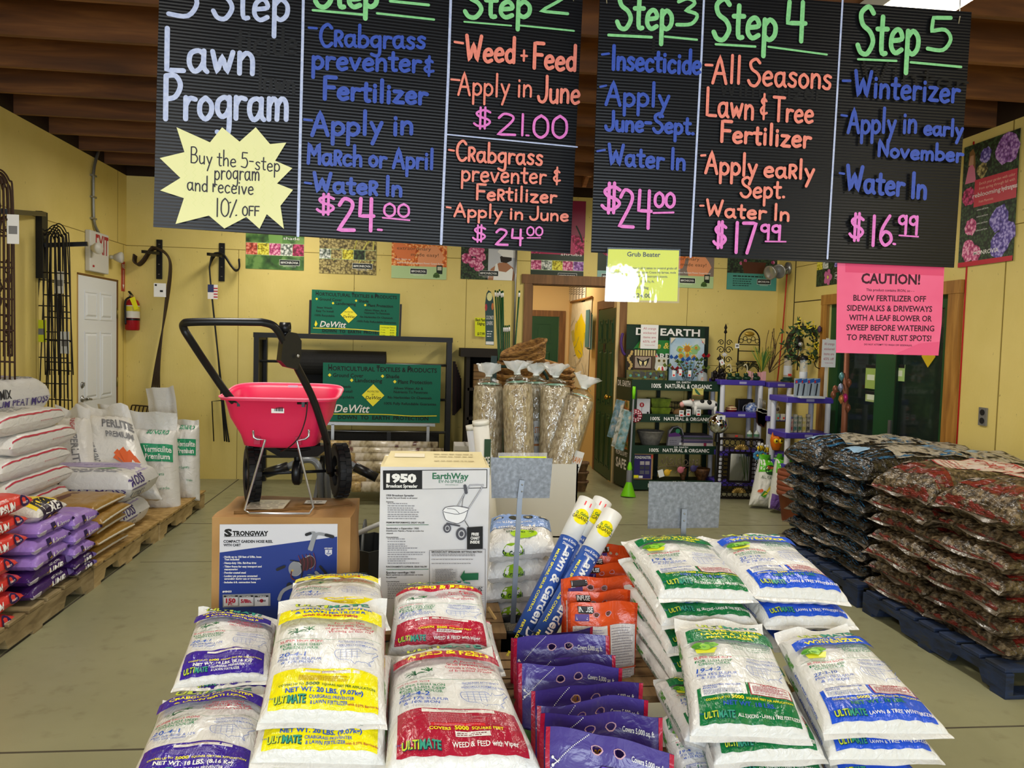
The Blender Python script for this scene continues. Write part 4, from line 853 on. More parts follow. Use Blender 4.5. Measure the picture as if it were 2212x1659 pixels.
def compost(col,red,i,y0,y1,z,x0,label,first):
    rr=random.Random(i*13+int(y0*10));x0+=rr.uniform(-.03,.05)
    b=Bag(rect_bag(x0,x0+.95,y0,y1,z,'-x',.02,rr),.128 if not first else .24,5,9 if not first else 5,.46 if not first else .3,.09,.04,i+int(y0*9),.22,.012);mb=MB();b.mesh(mb,PEAT_R if red else PEAT_B,26,30)
    pr=Print()
    if red:
        pr.panel(.04,.96,lambda x:-.1+.2*math.sin(x*3+i),lambda x:.3+.1*math.sin(x*5+i),SRED,12,3)
        if first:pass
    else:
        for k in range(9):y=-.6+.15*k;pr.rect(.1,y,.95,y+.035,SBLU,10,1)
    pr.emit(mb,b.front(),.003,.0005);b.flap(mb,CLEAR,.018,-.3,0,wave=.008)
    pr=Print()
    if red:
        pr.panel(.03,.97,lambda x:.1,lambda x:.24,SRED,10,2);pr.panel(.03,.14,lambda x:.3,lambda x:1.2,SRED,3,8)
        if first:
            pr.panel(.2,.8,lambda x:.36,lambda x:1.3,mat('b04a4a',.35),8,10);pr.panel(.215,.785,lambda x:.375,lambda x:1.3,PINKW,8,10)
            for k,tx in enumerate(['WOODY PLANT','SOIL BUILDING','POTTING BLEND']):pr.text(tx,.5,1.1-.16*k,.085,mat('a8443c',.4),.42,'c',.01)
            pr.bars(.28,.72,[.42,.47,.52,.57],.016,mat('b07a70',.4),rr);pr.rect(.08,.18,.26,.26,mat('c8c4bc',.4));pr.rect(.1,.19,.24,.25,CHAR)
            for k in range(5):pr.rect(.108+.027*k,.193,.12+.027*k,.247,PINKW)
    else:
        for k in range(8):pr.panel(.05+.115*k,.085+.115*k,lambda x:.1,lambda x:1.3,SBLU,1,10)
        if first:
            pr.panel(.12,.9,lambda x:.35,lambda x:1.25,SGRY,8,8);pr.disc(.3,.5,.13,SKYL,18,.16);pr.text('2 CU FT',.3,.47,.06,mat('3c6a90',.4),.18);pr.rect(.15,.14,.5,.26,mat('93b6d4',.35),4,2)
            pr.text('BARK MULCH',.55,.85,.12,mat('5a86ac',.4),.6,'c',.01)
    pr.emit(mb,b.top(),.0025,.0005);mb.build('peat_sack' if red else 'compost_sack',None,label,'sack',col)
ordw=['topmost','second','third','fourth','fifth','sixth','lowest']
for i in range(7):
    z=.78-.1*i
    compost('red striped peat sacks',1,i,3.36,3.95,z,2.68,'brown peat sack with red stripes, %s of the column at the right edge'%ordw[i],i==0)
    compost('red striped peat sacks',1,i+10,3.96,4.52,z-.01,2.68,'brown peat sack with red stripes, %s of the column by the black sacks'%ordw[i],i==0)
    compost('blue striped black compost sacks',0,i+20,4.6,5.18,z+.0,2.7,'blue lined black sack, %s of the column by the red striped sacks'%ordw[i],i==0)
    compost('blue striped black compost sacks',0,i+30,5.19,5.74,z,2.7,'blue lined black sack, %s of the column beside the clay pots'%ordw[i],i==0)
for y0,y1,red,lb in((3.4,3.98,1,'brown peat sack lying at the back of the red striped column by the right wall'),(4.6,5.2,0,'compost sack with a dusty top at the back of the black stack, nearer one'),(5.2,5.75,0,'compost sack with a dusty top at the back of the black stack, farther one')):
    rr=random.Random(int(y0*7));b=Bag(rect_bag(3.42,3.98,y0,y1,.8,'-x',.02,rr),.2,3,4,.4,.1,.06,int(y0*5),.2,.01);mb=MB();b.mesh(mb,PEAT_R if red else PEAT_B)
    pr=Print();pr.panel(.1,.9,lambda x:.2,lambda x:1.3,SGRY if not red else SRED,8,8)
    if not red:pr.disc(.5,.5,.16,SKYL,18,.2)
    pr.emit(mb,b.top(),.0025);mb.build('peat_sack' if red else 'compost_sack',None,lb,'sack','red striped peat sacks' if red else 'blue striped black compost sacks')
    mb=MB();b2=Bag(rect_bag(3.66,3.98,y0,y1,.42,'-x'),.62,6,6,.5,.02,.02,3);b2.mesh(mb,PEAT_R if red else PEAT_B)
    mb.build('peat_sack' if red else 'compost_sack',None,'tall full sack beneath the '+lb.split(' lying')[0].split(' with a')[0]+(' by the right wall' if red else lb[-15:]if 'nearer' in lb else ' farthest back'),'sack')
# ------------------------------------------------------------------ fertilizer display in front
PLATF=wood('display_plank',[(.3,'6a5030'),(.6,'8a6c44'),(.8,'9c7e54')],3,(8,1,8),.8)
t=thing('display_platform',(.35,2.9,0),'low stepped timber platform under the fertilizer display','platform')
mb=MB()
for x0,x1,y0,y1,z in((-.72,1.42,2.12,2.75,.12),(-.66,1.4,2.76,3.2,.3),(-.86,.36,3.24,3.9,.36)):
    n=5;
    for i in range(n):a=y0+(y1-y0)*i/n;mb.bb((x0,a,z-.025),(x1,a+(y1-y0)/n-.012,z),PLATF)
mb.build('deck',t)
for x0,x1,y0,y1,z in((-.7,1.4,2.14,2.73,.095),(-.64,1.38,2.78,3.18,.275),(-.84,.34,3.26,3.88,.335)):
    for x in(x0,(x0+x1)/2,x1-.05):mb=MB();mb.bb((x,y0,0),(x+.05,y1,z),PLATF);mb.build('bearer',t)

CB,CG,CRD=mat('2c56b4',.35),mat('1c7a4c',.35),mat('b0263c',.35);YLW=mat('f2e61e',.35)
def film_print(c):return plastic(c,.2,.6,34)
PAL=dict(green=dict(c='15733f',head=['ALL SEASONS','LAWN & TREE','FERTILIZER'],name='ALL SEASONS - LAWN & TREE FERTILIZER',npk='19-4-2',s='Plus 16% SULFUR',i='& 12% IRON',wt='NET WT. 18 LBS.',wc=CB,hc=YLW),
    blue=dict(c='2456d2',head=['LAWN & TREE','WINTERIZER'],name='LAWN & TREE WINTERIZER',npk='22-3-10',s='Plus 11% SULFUR',i='& 7% IRON',wt='NET WT. 18 LBS.',wc=CG,hc=YLW),
    red=dict(c='ac1f38',head=['WEED & FEED'],name='WEED & FEED with Viper',npk='22-4-2',s='Plus 17% SULFUR',i='& 10% IRON',wt='',wc=YLW,hc=YLW),
    yellow=dict(c='f0e414',head=['CRABGRASS PREVENTER','& LAWN FERTILIZER','with 0.37% Barricade'],name='CRABGRASS PREVENTER',n2='& LAWN FERTILIZER',npk='20-4-1',s='Plus 15% SULFUR',i='& 12% IRON',wt='NET WT. 20 LBS. (9.07kg)',wc=CB,hc=CB),
    purple=dict(c='3c2496',head=['CRABGRASS PREVENTER','& LAWN FERTILIZER'],name='CRABGRASS PREVENTER',n2='& LAWN FERTILIZER',npk='20-4-1',s='Plus 15% Sulfur & 12%',i='Iron with Controlled',wt='NET WT. 18 LBS. (8.16 Kg)',wc=WPRINT,hc=YLW))
US=[(.03,.95),(.3,.93),(.48,.93),(.54,.96),(.6,.86),(.64,.7),(.68,.9),(.73,.74),(.8,.78),(.89,.86),(.94,.99),(1,.9),(.94,.72),(.9,.62),(.87,.5),(.9,.42),(.85,.31),(.79,.2),(.82,.05),(.84,-.04),(.81,-.03),(.77,.12),(.71,.16),(.62,.12),(.56,.14),(.5,.08),(.48,-.05),(.43,.06),(.38,.2),(.34,.15),(.27,.24),(.16,.26),(.1,.32),(.05,.44),(.01,.62),(0,.82),(.03,.95)]
def usmap(pr,x,y,w,h,m):
    pr.line([(x+a*w,y+b*h)for a,b in US],.005,m,1,False)
    for a in(.14,.27,.4,.52):pr.line([(x+a*w,y+.3*h),(x+a*w,y+.9*h)],.003,m,1,False,False)
    for b in(.45,.62,.78):pr.line([(x+.06*w,y+b*h),(x+.6*w,y+b*h)],.003,m,1,False,False)
def ultimate(pr,x,y,h,wd,dark=False,k=.03):
    pr.text('The',x-wd/2-.02,y+h*.75,h*.28,CB,.04);pr.text('ULTIMATE',x+.004,y-.004,h,mat('123a40',.35),wd*1.01,'c',k+.03)
    n=len('ULTIMATE')
    m=[(lambda g:g[3]-g[2])(glyphs(s_,k))for s_ in('ULTIMATE','ULTI','MATE')]
    pr.text('ULTI',x-wd/2,y,h,mat('c8d83c',.35),wd*m[1]/m[0],'l',k);pr.text('MATE',x+wd/2,y,h,mat('3c9a80',.35),wd*m[2]/m[0],'r',k)
def bush(pr,x,y,w,h):
    pr.poly([(x+w*.1,y),(x+w*.8,y),(x+w*.95,y+h*.42),(x+w*.05,y+h*.42)],mat('d6dc28',.35))
    for i,(a,b,r)in enumerate([(.25,.6,.27),(.6,.62,.28),(.85,.7,.2),(.45,.5,.26),(.12,.5,.16)]):blob(pr,x+a*w,y+b*h,r*w,mat(['5ca02c','4c9228','7ab83c','8cc43c','4a8c2a'][i],.35),10,i,h/w)
def weeds(pr,x,y,w,m):
    rr=random.Random(int(x*100))
    for i in range(20):a=rr.uniform(.2,2.9);L=w*rr.uniform(.22,.5);pr.line([(x,y),(x+L*.5*math.cos(a),y+L*.45*math.sin(a)),(x+L*math.cos(a),y+L*.6*math.sin(a)+rr.uniform(-.03,.02))],.006,m,2)
def sack_art(kind,rr):
    q=PAL[kind];C=film_print(q['c']);pr=Print();U0,U1=.07,.93;arcf=lambda x:.045*(1-((x-.5)/.43)**2)
    pr.panel(U0,U1,lambda x:.075,lambda x:.46+arcf(x)if kind not in('red',)else .5+.5*arcf(x),C,14,10)
    if kind in('green','blue'):
        W2=film_print('e6e4e0')
        pr.panel(.1,.5,lambda x:.36,lambda x:.475+arcf(x)*.6,W2,8,3);pr.panel(.53,.92,lambda x:.36,lambda x:.475+arcf(x)*.6,CRD,8,3);pr.panel(.54,.91,lambda x:.367,lambda x:.468+arcf(x)*.6,W2,8,3)
        pr.text('GUARANTEED FERTILIZER',.29,.468,.02,CB,.34,'c',.015);pr.text('ANALYSIS',.18,.44,.02,CB,.13,'c',.015);pr.bars(.12,.48,[.375,.39,.405,.42],.006,mat('7a88b0',.4),rr)
        pr.text('CAUTION!',.72,.472,.024,CRD,.16,'c',.02);pr.bars(.56,.9,[.4,.414,.428,.442,.456],.008,mat('b86a74',.4),rr);pr.text('KEEP OUT OF REACH OF CHILDREN',.725,.376,.014,CRD,.32,'c',.01)
    else:
        W2=film_print('e6e2dc');LT=mat({'red':'d88a94','yellow':'a8761c','purple':'8a7cc0'}[kind],.4)
        pr.panel(.24 if kind=='red' else .3,.78,lambda x:.435 if kind!='red' else .465,lambda x:.475 if kind!='red' else .505,W2,6,2)
        pr.text('CAUTION',.52,.45 if kind!='red' else .48,.014,mat('8a3030',.4),.12,'c',.01);pr.text('KEEP OUT OF REACH OF CHILDREN',.52,.466 if kind!='red' else .496,.008,mat('8a5050',.4),.3)
        pr.bars(.28,.7,[.33+.012*k for k in range(6)]if kind!='red' else[.34+.014*k for k in range(8)],.005,LT,rr)
        if kind=='red':pr.rect(.3,.3,.68,.33,mat('d42c30',.35),6,1);pr.bars(.32,.66,[.303,.315],.006,LT,rr);pr.rect(.46,.2,.7,.245,W2,4,1);pr.bars(.47,.69,[.21,.225],.007,mat('7a3038',.4),rr)
    cy=.3 if kind in('green','blue')else .27;cm=mat('1c5a30',.35)if kind=='yellow' else YLW
    if kind=='red':pr.text('COVERS',.36,.262,.026,cm,.15,'c',.02);pr.text('5000',.51,.262,.036,cm,.1,'c',.03);pr.text('SQUARE FEET',.69,.262,.026,cm,.22,'c',.02)
    else:pr.text('COVERS UP TO',.23,cy,.022,cm,.2,'c',.02);pr.text('5000',.4,cy,.034,cm,.11,'c',.03);pr.text('SQUARE FEET PER APPLICATION',.69,cy,.022,cm,.43,'c',.015)
    if q['wt']:pr.text(q['wt'],.5,cy-.07,.042,q['wc'],.46 if kind in('green','blue')else .62,'c',.03)
    ultimate(pr,.23,.115,.058,.25)
    nm=WPRINT if kind!='yellow' else CB
    if 'n2' in q:pr.text(q['name'],.56,.148,.026,nm,.36,'c',.012);pr.text(q['n2'],.54,.108,.026,nm,.3,'c',.012);pr.text('with 0.37% Barricade' if kind=='yellow' else '',.81,.106,.018,CRD,.24,'c',.012)if kind=='yellow' else None
    else:pr.text(q['name'],.65,.12,.03 if kind!='red' else .036,nm,.54 if kind!='red' else .44,'c',.015)
    usmap(pr,.56,.56,.37,.19,mat('5c78c0',.4))
    pr.text('ESPECIALLY FORMULATED',.75,.785,.017,CB,.34,'c',.01);pr.text('INCREASES EFFICIENCY',.74,.835,.017,CB,.3,'c',.01);pr.bars(.6,.9,[.77,.82],.006,mat('8a9ac8',.4),rr)
    pr.text(q['npk'],.2,.66,.048,CB,.22,'c',.02,.15);pr.text(q['s'],.27,.605,.032,CB,.36,'c',.01,.15);pr.text(q['i'],.25,.56,.032,CB,.26,'c',.01,.15)
    if kind=='red':pr.text('FERTILIZER WITH',.2,.84,.022,CRD,.24,'c',.01);hs=['SUPER HIGH IRON','FOR LUSH DEEP','GREEN COLOR']
    else:pr.text('SUPER HIGH IRON!',.27,.84,.028,CRD,.36,'c',.02);hs=['FOR LUSH DEEP','GREEN COLOR']
    for k,s_ in enumerate(hs):pr.text(s_,.27,.79-.042*k,.03,CG,.35 if k<len(hs)-1 else .3,'c',.02)
    pr.panel(.05,.95,lambda x:.895-arcf(x)*.5,lambda x:.899-arcf(x)*.5,CG,12,1)
    if kind in('green','blue'):
        bush(pr,.1,.92,.24,.19);L4=['AN ADVANCED DIET PLANT FOOD FOR ALL LAWNS,','TREES, SHRUBS, ROSES & FLOWERS','WITH ALKALINE NEUTRALIZER &','READILY AVAILABLE IRON']if kind=='green' else['PROMOTES WINTER','ROOT GROWTH &','EARLY SPRING','GREENUP']
        for k,s_ in enumerate(L4):pr.text(s_,.67,1.07-.035*k,.017 if kind=='green' else .025,CG,.46-.03*k if kind=='green' else .34-.04*(k>1),'c',.01)
    else:
        weeds(pr,.22,.95,.2,mat('2c6a44',.4));weeds(pr,.33,.98,.16,mat('3a7a4a',.4));L4=dict(red=['A Premium','Grade Herbicide Which','Controls a Wide Spectrum','of Broadleaf Weeds'],yellow=['For Selective','Pre-emergent Control','of grass & Broadleaf','Weeds in lawns'],purple=['PRE-EMERGENT','CONTROL OF','CRABGRASS &','BROADLEAF WEEDS'])[kind]
        for k,s_ in enumerate(L4):pr.text(s_,.67,1.06-.04*k,.028,CRD,[.26,.38,.42,.36][k],'c',.012)
    h0,h1={1:(1.115,1.2),2:(1.11,1.245),3:(1.11,1.275)}[len(q['head'])]
    pr.panel(.07,.93,lambda x:h0+arcf(x)-.02,lambda x:h1+arcf(x),C,14,4);ng=len(q['head'])
    for k,s_ in enumerate(q['head']):
        hh=.06 if ng==1 else[.036,.055][k]if kind=='blue' else .034;y={1:[1.15],2:[1.205,1.135],3:[1.255,1.2,1.145]}[ng][k]
        pr.text(s_,.5,y,hh,q['hc']if not(kind=='yellow' and k==2)else CRD,[.72,.62,.5][k]if kind!='blue' else[.42,.66][k],'c',.03,curve=.03)
    ultimate(pr,.5,1.3 if ng<3 else 1.345,.075 if ng<3 else .055,.66)
    return pr
ART={k:sack_art(k,random.Random(4))for k in PAL}
def fert(kind,px,Yf,Yb,T,label,seed,top=True,fl=.035,hem=True,low=.45,N=30,side=True,sag=.0,full=True):
    c=[at(px[0][0],px[0][1],Y=Yf),at(px[1][0],px[1][1],Y=Yf),at(px[2][0],px[2][1],Y=Yb),at(px[3][0],px[3][1],Y=Yb)]
    b=Bag(c,T,4.5,6,low,.035,.02,seed,.2,.0035,sag);mb=MB();b.mesh(mb,FILM_W,N,N+8)
    if fl:b.flap(mb,FILM_W,fl,.5,1,16,.008)
    b.flap(mb,FILM_W,.02,-.2,0,16,.003)
    if top:ART[kind].emit(mb,lambda x,y,d:b.pt(x,(y-.03)/1.46,d),.0022,.00022)
    if side:
        for rgt in(False,True):
            pr=Print();pr.text('ULTIMATE',.25,-.15,.42,mat('5a9a3c',.4),.16,'c',.03);pr.text(PAL[kind]['name'],.62,-.12,.32,mat('1c6a44',.4)if kind=='green' else CB if kind=='blue' else CRD,.5,'c',.01);pr.emit(mb,b.flank(rgt),.002)
    mb.build('fertilizer_sack',None,label,'sack',kind+' fertilizer sacks');return b
GN='fertilizer sack with a %s panel, '
# purple
fert('purple',[(372,1488),(585,1470),(598,1352),(428,1334)],2.68,3.08,.1,GN%'purple'+'back upper one beside the hose reel box',1)
fert('purple',[(398,1516),(590,1496),(600,1390),(440,1380)],2.66,3.06,.08,GN%'purple'+'lying under the back purple one',2,fl=0)
fert('purple',[(262,1730),(552,1725),(585,1516),(348,1535)],2.2,2.64,.13,GN%'purple'+'front one at the bottom left of the display',3)
# yellow
fert('yellow',[(600,1352),(842,1355),(822,1266),(632,1270)],2.74,3.1,.1,GN%'yellow'+'at the back against the hose reel box',4)
fert('yellow',[(556,1562),(836,1566),(834,1330),(600,1326)],2.26,2.7,.11,GN%'yellow'+'front upper one with its title showing',5,fl=.05)
fert('yellow',[(540,1648),(834,1654),(846,1420),(584,1420)],2.2,2.64,.11,GN%'yellow'+'lying under the front yellow one',6,fl=0)
fert('yellow',[(560,1735),(852,1735),(850,1500),(590,1500)],2.16,2.62,.1,GN%'yellow'+'lowest of its stack, mostly hidden',7,fl=0)
# red
fert('red',[(834,1418),(1068,1414),(1040,1285),(852,1292)],2.8,3.05,.15,GN%'red'+'plump one at the back before the tall spreader box',8,fl=0)
fert('red',[(864,1462),(1090,1450),(1062,1350),(872,1350)],2.76,3.05,.1,GN%'red'+'lying under the plump back one',9,fl=0)
fert('red',[(830,1672),(1172,1668),(1066,1420),(838,1434)],2.12,2.72,.12,GN%'red'+'front one with the yellow lettered title band',10,fl=.04)
# green
fert('green',[(1422,1292),(1634,1296),(1522,1176),(1346,1178)],2.78,3.2,.1,GN%'green'+'topmost of the back stack',11,fl=.03)
fert('green',[(1428,1352),(1640,1350),(1530,1235),(1340,1220)],2.76,3.2,.1,GN%'green'+'second of the back stack',12,fl=.03)
fert('green',[(1440,1412),(1640,1408),(1530,1300),(1350,1276)],2.74,3.2,.09,GN%'green'+'third of the back stack',13,fl=.02)
fert('green',[(1450,1470),(1650,1470),(1530,1360),(1342,1318)],2.72,3.2,.09,GN%'green'+'fourth of the back stack',14,fl=.02)
fert('green',[(1452,1520),(1650,1525),(1530,1420),(1356,1372)],2.7,3.18,.09,GN%'green'+'lowest of the back stack',15,fl=.0)
fert('green',[(1490,1590),(1752,1598),(1650,1376),(1458,1364)],2.24,2.68,.11,GN%'green'+'front upper one with its title showing',16,fl=.05)
fert('green',[(1542,1652),(1785,1640),(1680,1440),(1470,1430)],2.22,2.68,.1,GN%'green'+'lying under the front green one',17,fl=0)
fert('green',[(1545,1715),(1800,1700),(1690,1500),(1470,1490)],2.2,2.66,.1,GN%'green'+'lowest of the front green ones',18,fl=0)
fert('green',[(1478,1600),(1600,1640),(1560,1500),(1412,1480)],2.36,2.72,.1,GN%'green'+'its flank wedged left of the front green ones',19,fl=.02)
fert('green',[(1476,1740),(1640,1740),(1560,1545),(1420,1555)],2.26,2.6,.1,GN%'green'+'lowest on the left, beside the purple pouches',20,fl=.0)
# blue
fert('blue',[(1628,1288),(1834,1300),(1692,1170),(1516,1180)],2.78,3.2,.11,GN%'blue'+'topmost of the back stack',21,fl=.04)
fert('blue',[(1650,1352),(1850,1352),(1720,1240),(1530,1240)],2.76,3.2,.1,GN%'blue'+'second of the back stack',22,fl=0)
fert('blue',[(1668,1400),(1850,1400),(1730,1290),(1545,1300)],2.76,3.2,.08,GN%'blue'+'lowest of the back stack',23,fl=0)
fert('blue',[(1778,1586),(2052,1586),(1842,1382),(1680,1392)],2.22,2.66,.11,GN%'blue'+'front upper one with its title showing',24,fl=.05)
fert('blue',[(1790,1642),(2034,1642),(1850,1440),(1690,1440)],2.22,2.66,.09,GN%'blue'+'lying under the front blue one',25,fl=0)
fert('blue',[(1806,1710),(2000,1710),(1850,1500),(1700,1500)],2.2,2.64,.1,GN%'blue'+'lowest of its stack at the bottom edge',26,fl=0)

# ------------------------------------------------------------------ carry pouches
PUR=plastic('4a3d8a',.22,.5,16);PDK=plastic('3c2c74',.26,.4,16);CRIM=plastic('ae1838',.25,.4);PINKI=mat('caa0b0',.4);ORG_F=plastic('e2521c',.24,.5,16);ORD=plastic('c03c10',.28,.4)
def pouch(name,tl,tr,Y,h,D,mf,mbk,edge,art,label,group,seed,cat='pouch',wav=.02,lean=.06):
    A,B=at(tl[0],tl[1],Y=Y),at(tr[0],tr[1],Y=Y);W=(B-A).length;ux=(B-A).normalized();dn=(V((0,-lean,-1))).normalized();nf=ux.cross(-dn).normalized()
    rr=random.Random(seed)
    def F(x,y,d,s=1):  # x 0..1 across, y 0..1 down
        wv=wav*noise.noise(V((x*2.2,y*1.5,seed*3.3)))*2
        th=D/2*max(0,y-.12)**.8*(max(1-abs(2*x-1)**3.5,0)**.6)*1.15
        sc=1-.05*max(0,y-.2)
        return A+ux*(.5+(x-.5)*sc)*W+dn*(y*h+.25*wv*(1-y))+nf*(s*(th+.0008)+wv+s*d)
    mb=MB();hs=[]
    for cx in(.405,.585):
        hs.append([(cx+(.043+.006*math.sin(k*2+seed))*math.cos(2*PI*k/10),.105+.028*(W/h)/.8*math.sin(2*PI*k/10))for k in range(10)])
    n=24;m_=12
    for s,mm in((1,mf),(-1,mbk)):
        gx,gy=56,16;inside=lambda x,y:any(((x-cx)/.04)**2+((y-.105)/(.026*(W/h)/.8))**2<1 for cx in(.405,.585))
        mb.add([F(i/gx,.2*j/gy,0,s)for j in range(gy+1)for i in range(gx+1)],[(j*(gx+1)+i,j*(gx+1)+i+1,(j+1)*(gx+1)+i+1,(j+1)*(gx+1)+i)for j in range(gy)for i in range(gx)if not inside((i+.5)/gx,.2*(j+.5)/gy)],mm,True)
        vs=[F(i/n,.2+.8*j/m_,0,s)for j in range(m_+1)for i in range(n+1)]
        mb.add(vs,[(j*(n+1)+i,j*(n+1)+i+1,(j+1)*(n+1)+i+1,(j+1)*(n+1)+i)for j in range(m_)for i in range(n)],mm,True)
    for q in hs:  # pale rim of each hand hole
        c=sum((V(p).to_3d()for p in q),V((0,0,0)))/len(q);o=[F(c.x+(p[0]-c.x)*.86,c.y+(p[1]-c.y)*.86,.0004)for p in q]
        i_=[F(c.x+(p[0]-c.x)*1.1,c.y+(p[1]-c.y)*1.1,.0014)for p in q];N=len(q)
        mb.add(o+i_,[(k,(k+1)%N,N+(k+1)%N,N+k)for k in range(N)],PINKI)
    pr=Print()
    if edge:pr.panel(0,.035,lambda x:0,lambda x:1,edge,1,12);pr.panel(.965,1,lambda x:0,lambda x:1,edge,1,12)
    art(pr,rr);pr.emit(mb,lambda x,y,d:F(x,y,d),.0014,.0003);mb.build(name,None,label,cat,group)
class FlipPrint(Print):
    pass
def ftext(pr,s,x,y,h,m,wd,bold=0,rot=0):  # text where y runs downward
    vs,fs,a,b=glyphs(s,bold);k=h/CAPH;kx=wd/max(b-a,1e-6);o=(a+b)/2;c,q=math.cos(rot),math.sin(rot)
    pr.put([(x+((p[0]-o)*kx)*c-p[1]*k*q,y-((p[0]-o)*kx)*q-p[1]*k*c)for p in vs],fs,m)
def bonide(pr,rr):
    for k in range(26):t_=k/26;x,y=.34-.31*t_,.01+.26*t_;pr.rect(x-.004,y,x+.003,y+.008,WPRINT)
    pr.line([(.1,.225),(.06,.2)],.006,WPRINT,1,False);pr.line([(.11,.21),(.06,.24)],.006,WPRINT,1,False);pr.disc(.055,.195,.011,WPRINT,8);pr.disc(.055,.245,.011,WPRINT,8)
    ftext(pr,'Covers 5,000 sq. ft.',.8,.125,.036,WPRINT,.25,.01)
    pr.poly([(.42,.21),(.44,.19),(.6,.19),(.62,.21),(.62,.31),(.58,.33),(.46,.33),(.42,.31)],mat('5a3cb0',.35));pr.l+=4;ftext(pr,'TRUSTED SINCE 1926',.52,.225,.016,WPRINT,.17)
    ftext(pr,'BONIDE',.522,.299,.06,mat('1c1230',.4),.178,.05);ftext(pr,'BONIDE',.52,.295,.06,mat('e0a030',.35),.175,.02)
    pr.panel(.04,.12,lambda x:.5,lambda x:.95,LEAF,2,6);ftext(pr,'DuraTurf',.5,.52,.08,WPRINT,.5,.02);ftext(pr,'Weed & Grass Preventer',.5,.62,.04,YLW,.5,.01)
bp=[((1180,1572),(1452,1622),2.08),((1168,1540),(1430,1548),2.2),((1160,1524),(1398,1508),2.31),((1147,1490),(1390,1478),2.42),((1120,1434),(1342,1438),2.56),((1117,1432),(1328,1412),2.66),((1111,1384),(1314,1370),2.78),((1104,1377),(1282,1358),2.9)]
nth=['frontmost','second','third','fourth','fifth','sixth','seventh','rearmost']
for i,(a,b_,Y)in enumerate(bp):pouch('lawn_pouch',a,b_,Y,.40,.1,PUR if i%2==0 else PDK,PDK,CRIM,bonide,'purple lawn pouch with red edges, %s of the row'%(nth[i]if i in(0,7)else nth[i]+' from the front'),'purple pouches',i+2)
def infuse(pr,rr):
    pr.rect(.1,.1,.3,.16,mat('4a2c86',.4));pr.l+=4;ftext(pr,'BONIDE',.2,.147,.035,WPRINT,.16,.01);pr.poly([(.13,.03),(.35,.03),(.37,.08),(.34,.095),(.15,.095)],mat('20140e',.4));pr.l+=5;ftext(pr,'INFUSE',.25,.08,.045,WPRINT,.2,.02)
    W2=film_print('d8cec6');pr.panel(.06,.56,lambda x:.2,lambda x:1.0,W2,6,8);pr.panel(.6,.97,lambda x:.2,lambda x:1.0,W2,5,8)
    for y in[.23+.022*k for k in range(34)]:pr.bars(.08,.54,[y],.007,mat('8a80a0',.5),rr);pr.bars(.62,.95,[y],.007,mat('948c90',.5),rr)
    for y in(.55,.72,.86):pr.rect(.6,y,.97,y+.012,mat('c0502c',.4),3,1)
ip=[((1228,1304),(1376,1300),2.98),((1226,1280),(1362,1276),3.1),((1212,1252),(1372,1246),3.2),((1250,1222),(1376,1214),3.32),((1256,1196),(1380,1204),3.42),((1290,1172),(1362,1180),3.54)]
for i,(a,b_,Y)in enumerate(ip):pouch('fungicide_pouch',a,b_,Y,.42 if i==0 else .4,.09,ORG_F,ORD,ORD,infuse,'orange pouch with white printed back, %s of the row behind the purple pouches'%(['frontmost','second','third','fourth','fifth','rearmost'][i]),'orange pouches',40+i)

# ------------------------------------------------------------------ big cartons
CARD=mottle('corrugated_card',[(.3,'9a7240'),(.5,'b08650'),(.7,'bf9862')],3,5,.75)
CARDD=mat('6f4f28',.8)
def carton(mb,p,q,m,seed,amp=.01,n=12,front=0,tops=None):
    """worn box: p, q opposite corners; faces wander by amp except the front"""
    p,q=V(p),V(q)
    def P(a,b,c):
        x=p.x+(q.x-p.x)*a;y=p.y+(q.y-p.y)*b;z=p.z+(q.z-p.z)*c;w_=V((x,y,z))*4
        k=amp*min(1,b*4)
        bulge=4*b*(1-b)*4*c*(1-c)
        return V((x+k*noise.noise(w_+V((seed,0,0)))+(a>.5)*.02*bulge,y+k*noise.noise(w_+V((0,seed,0)))*(b>0),z+k*noise.noise(w_+V((0,0,seed)))))
    for ax,s in((0,0),(0,1),(1,0),(1,1),(2,0),(2,1)):
        vs=[]
        for j in range(n+1):
            for i in range(n+1):
                c=[0,0,0];c[ax]=s;c[(ax+1)%3]=i/n;c[(ax+2)%3]=j/n;vs.append(P(*c))
        fs=[(j*(n+1)+i,j*(n+1)+i+1,(j+1)*(n+1)+i+1,(j+1)*(n+1)+i)for j in range(n)for i in range(n)]
        mb.add(vs,fs if s else[f[::-1]for f in fs],tops if(tops and ax==2 and s)else m,False)
SA,SB=at(458,1122,Y=3.3),at(752,1120,Y=3.3);SZ=.828
t=thing('hose_reel_carton',((SA.x+SB.x)/2,3.5,.36),'worn brown carton with a blue hose reel picture under the red spreader','carton')
mb=MB();carton(mb,(SA.x,3.3,.36),(SB.x+.01,3.72,SZ),CARD,3,.012);mb.build('box',t)
mb=MB();P3=lambda x,y:at(x,y,Z=SZ+.006)
for seq in([(505,1108),(560,1106),(640,1100),(700,1098),(760,1092)],):  # torn closing slit
    pts=[P3(*s_)for s_ in seq];mb.tube([p+V((0,.006*math.sin(i*3),.0))for i,p in enumerate(spline(pts,5))],.008,CARDD,6)
mb.build('torn_slit',t,'dark torn slit along the carton top')
mb=MB();pt_=Plane((SA.x,3.3,SZ+.008),(1,0,0),(0,1,0));pr=Print()
pr.rect(.1,.1,.26,.3,mat('c9c2b4',.25));pr.bars(.11,.25,[.12,.15,.18,.21,.24],.012,mat('7a7468',.5),random.Random(1));pr.rect(.33,.22,.42,.29,mat('d8d4cc',.4));pr.bars(.34,.41,[.24,.26],.008,INK,random.Random(2));pr.emit(mb,pt_.fn,.004);mb.build('shipping_label',t,'white shipping label under tape')
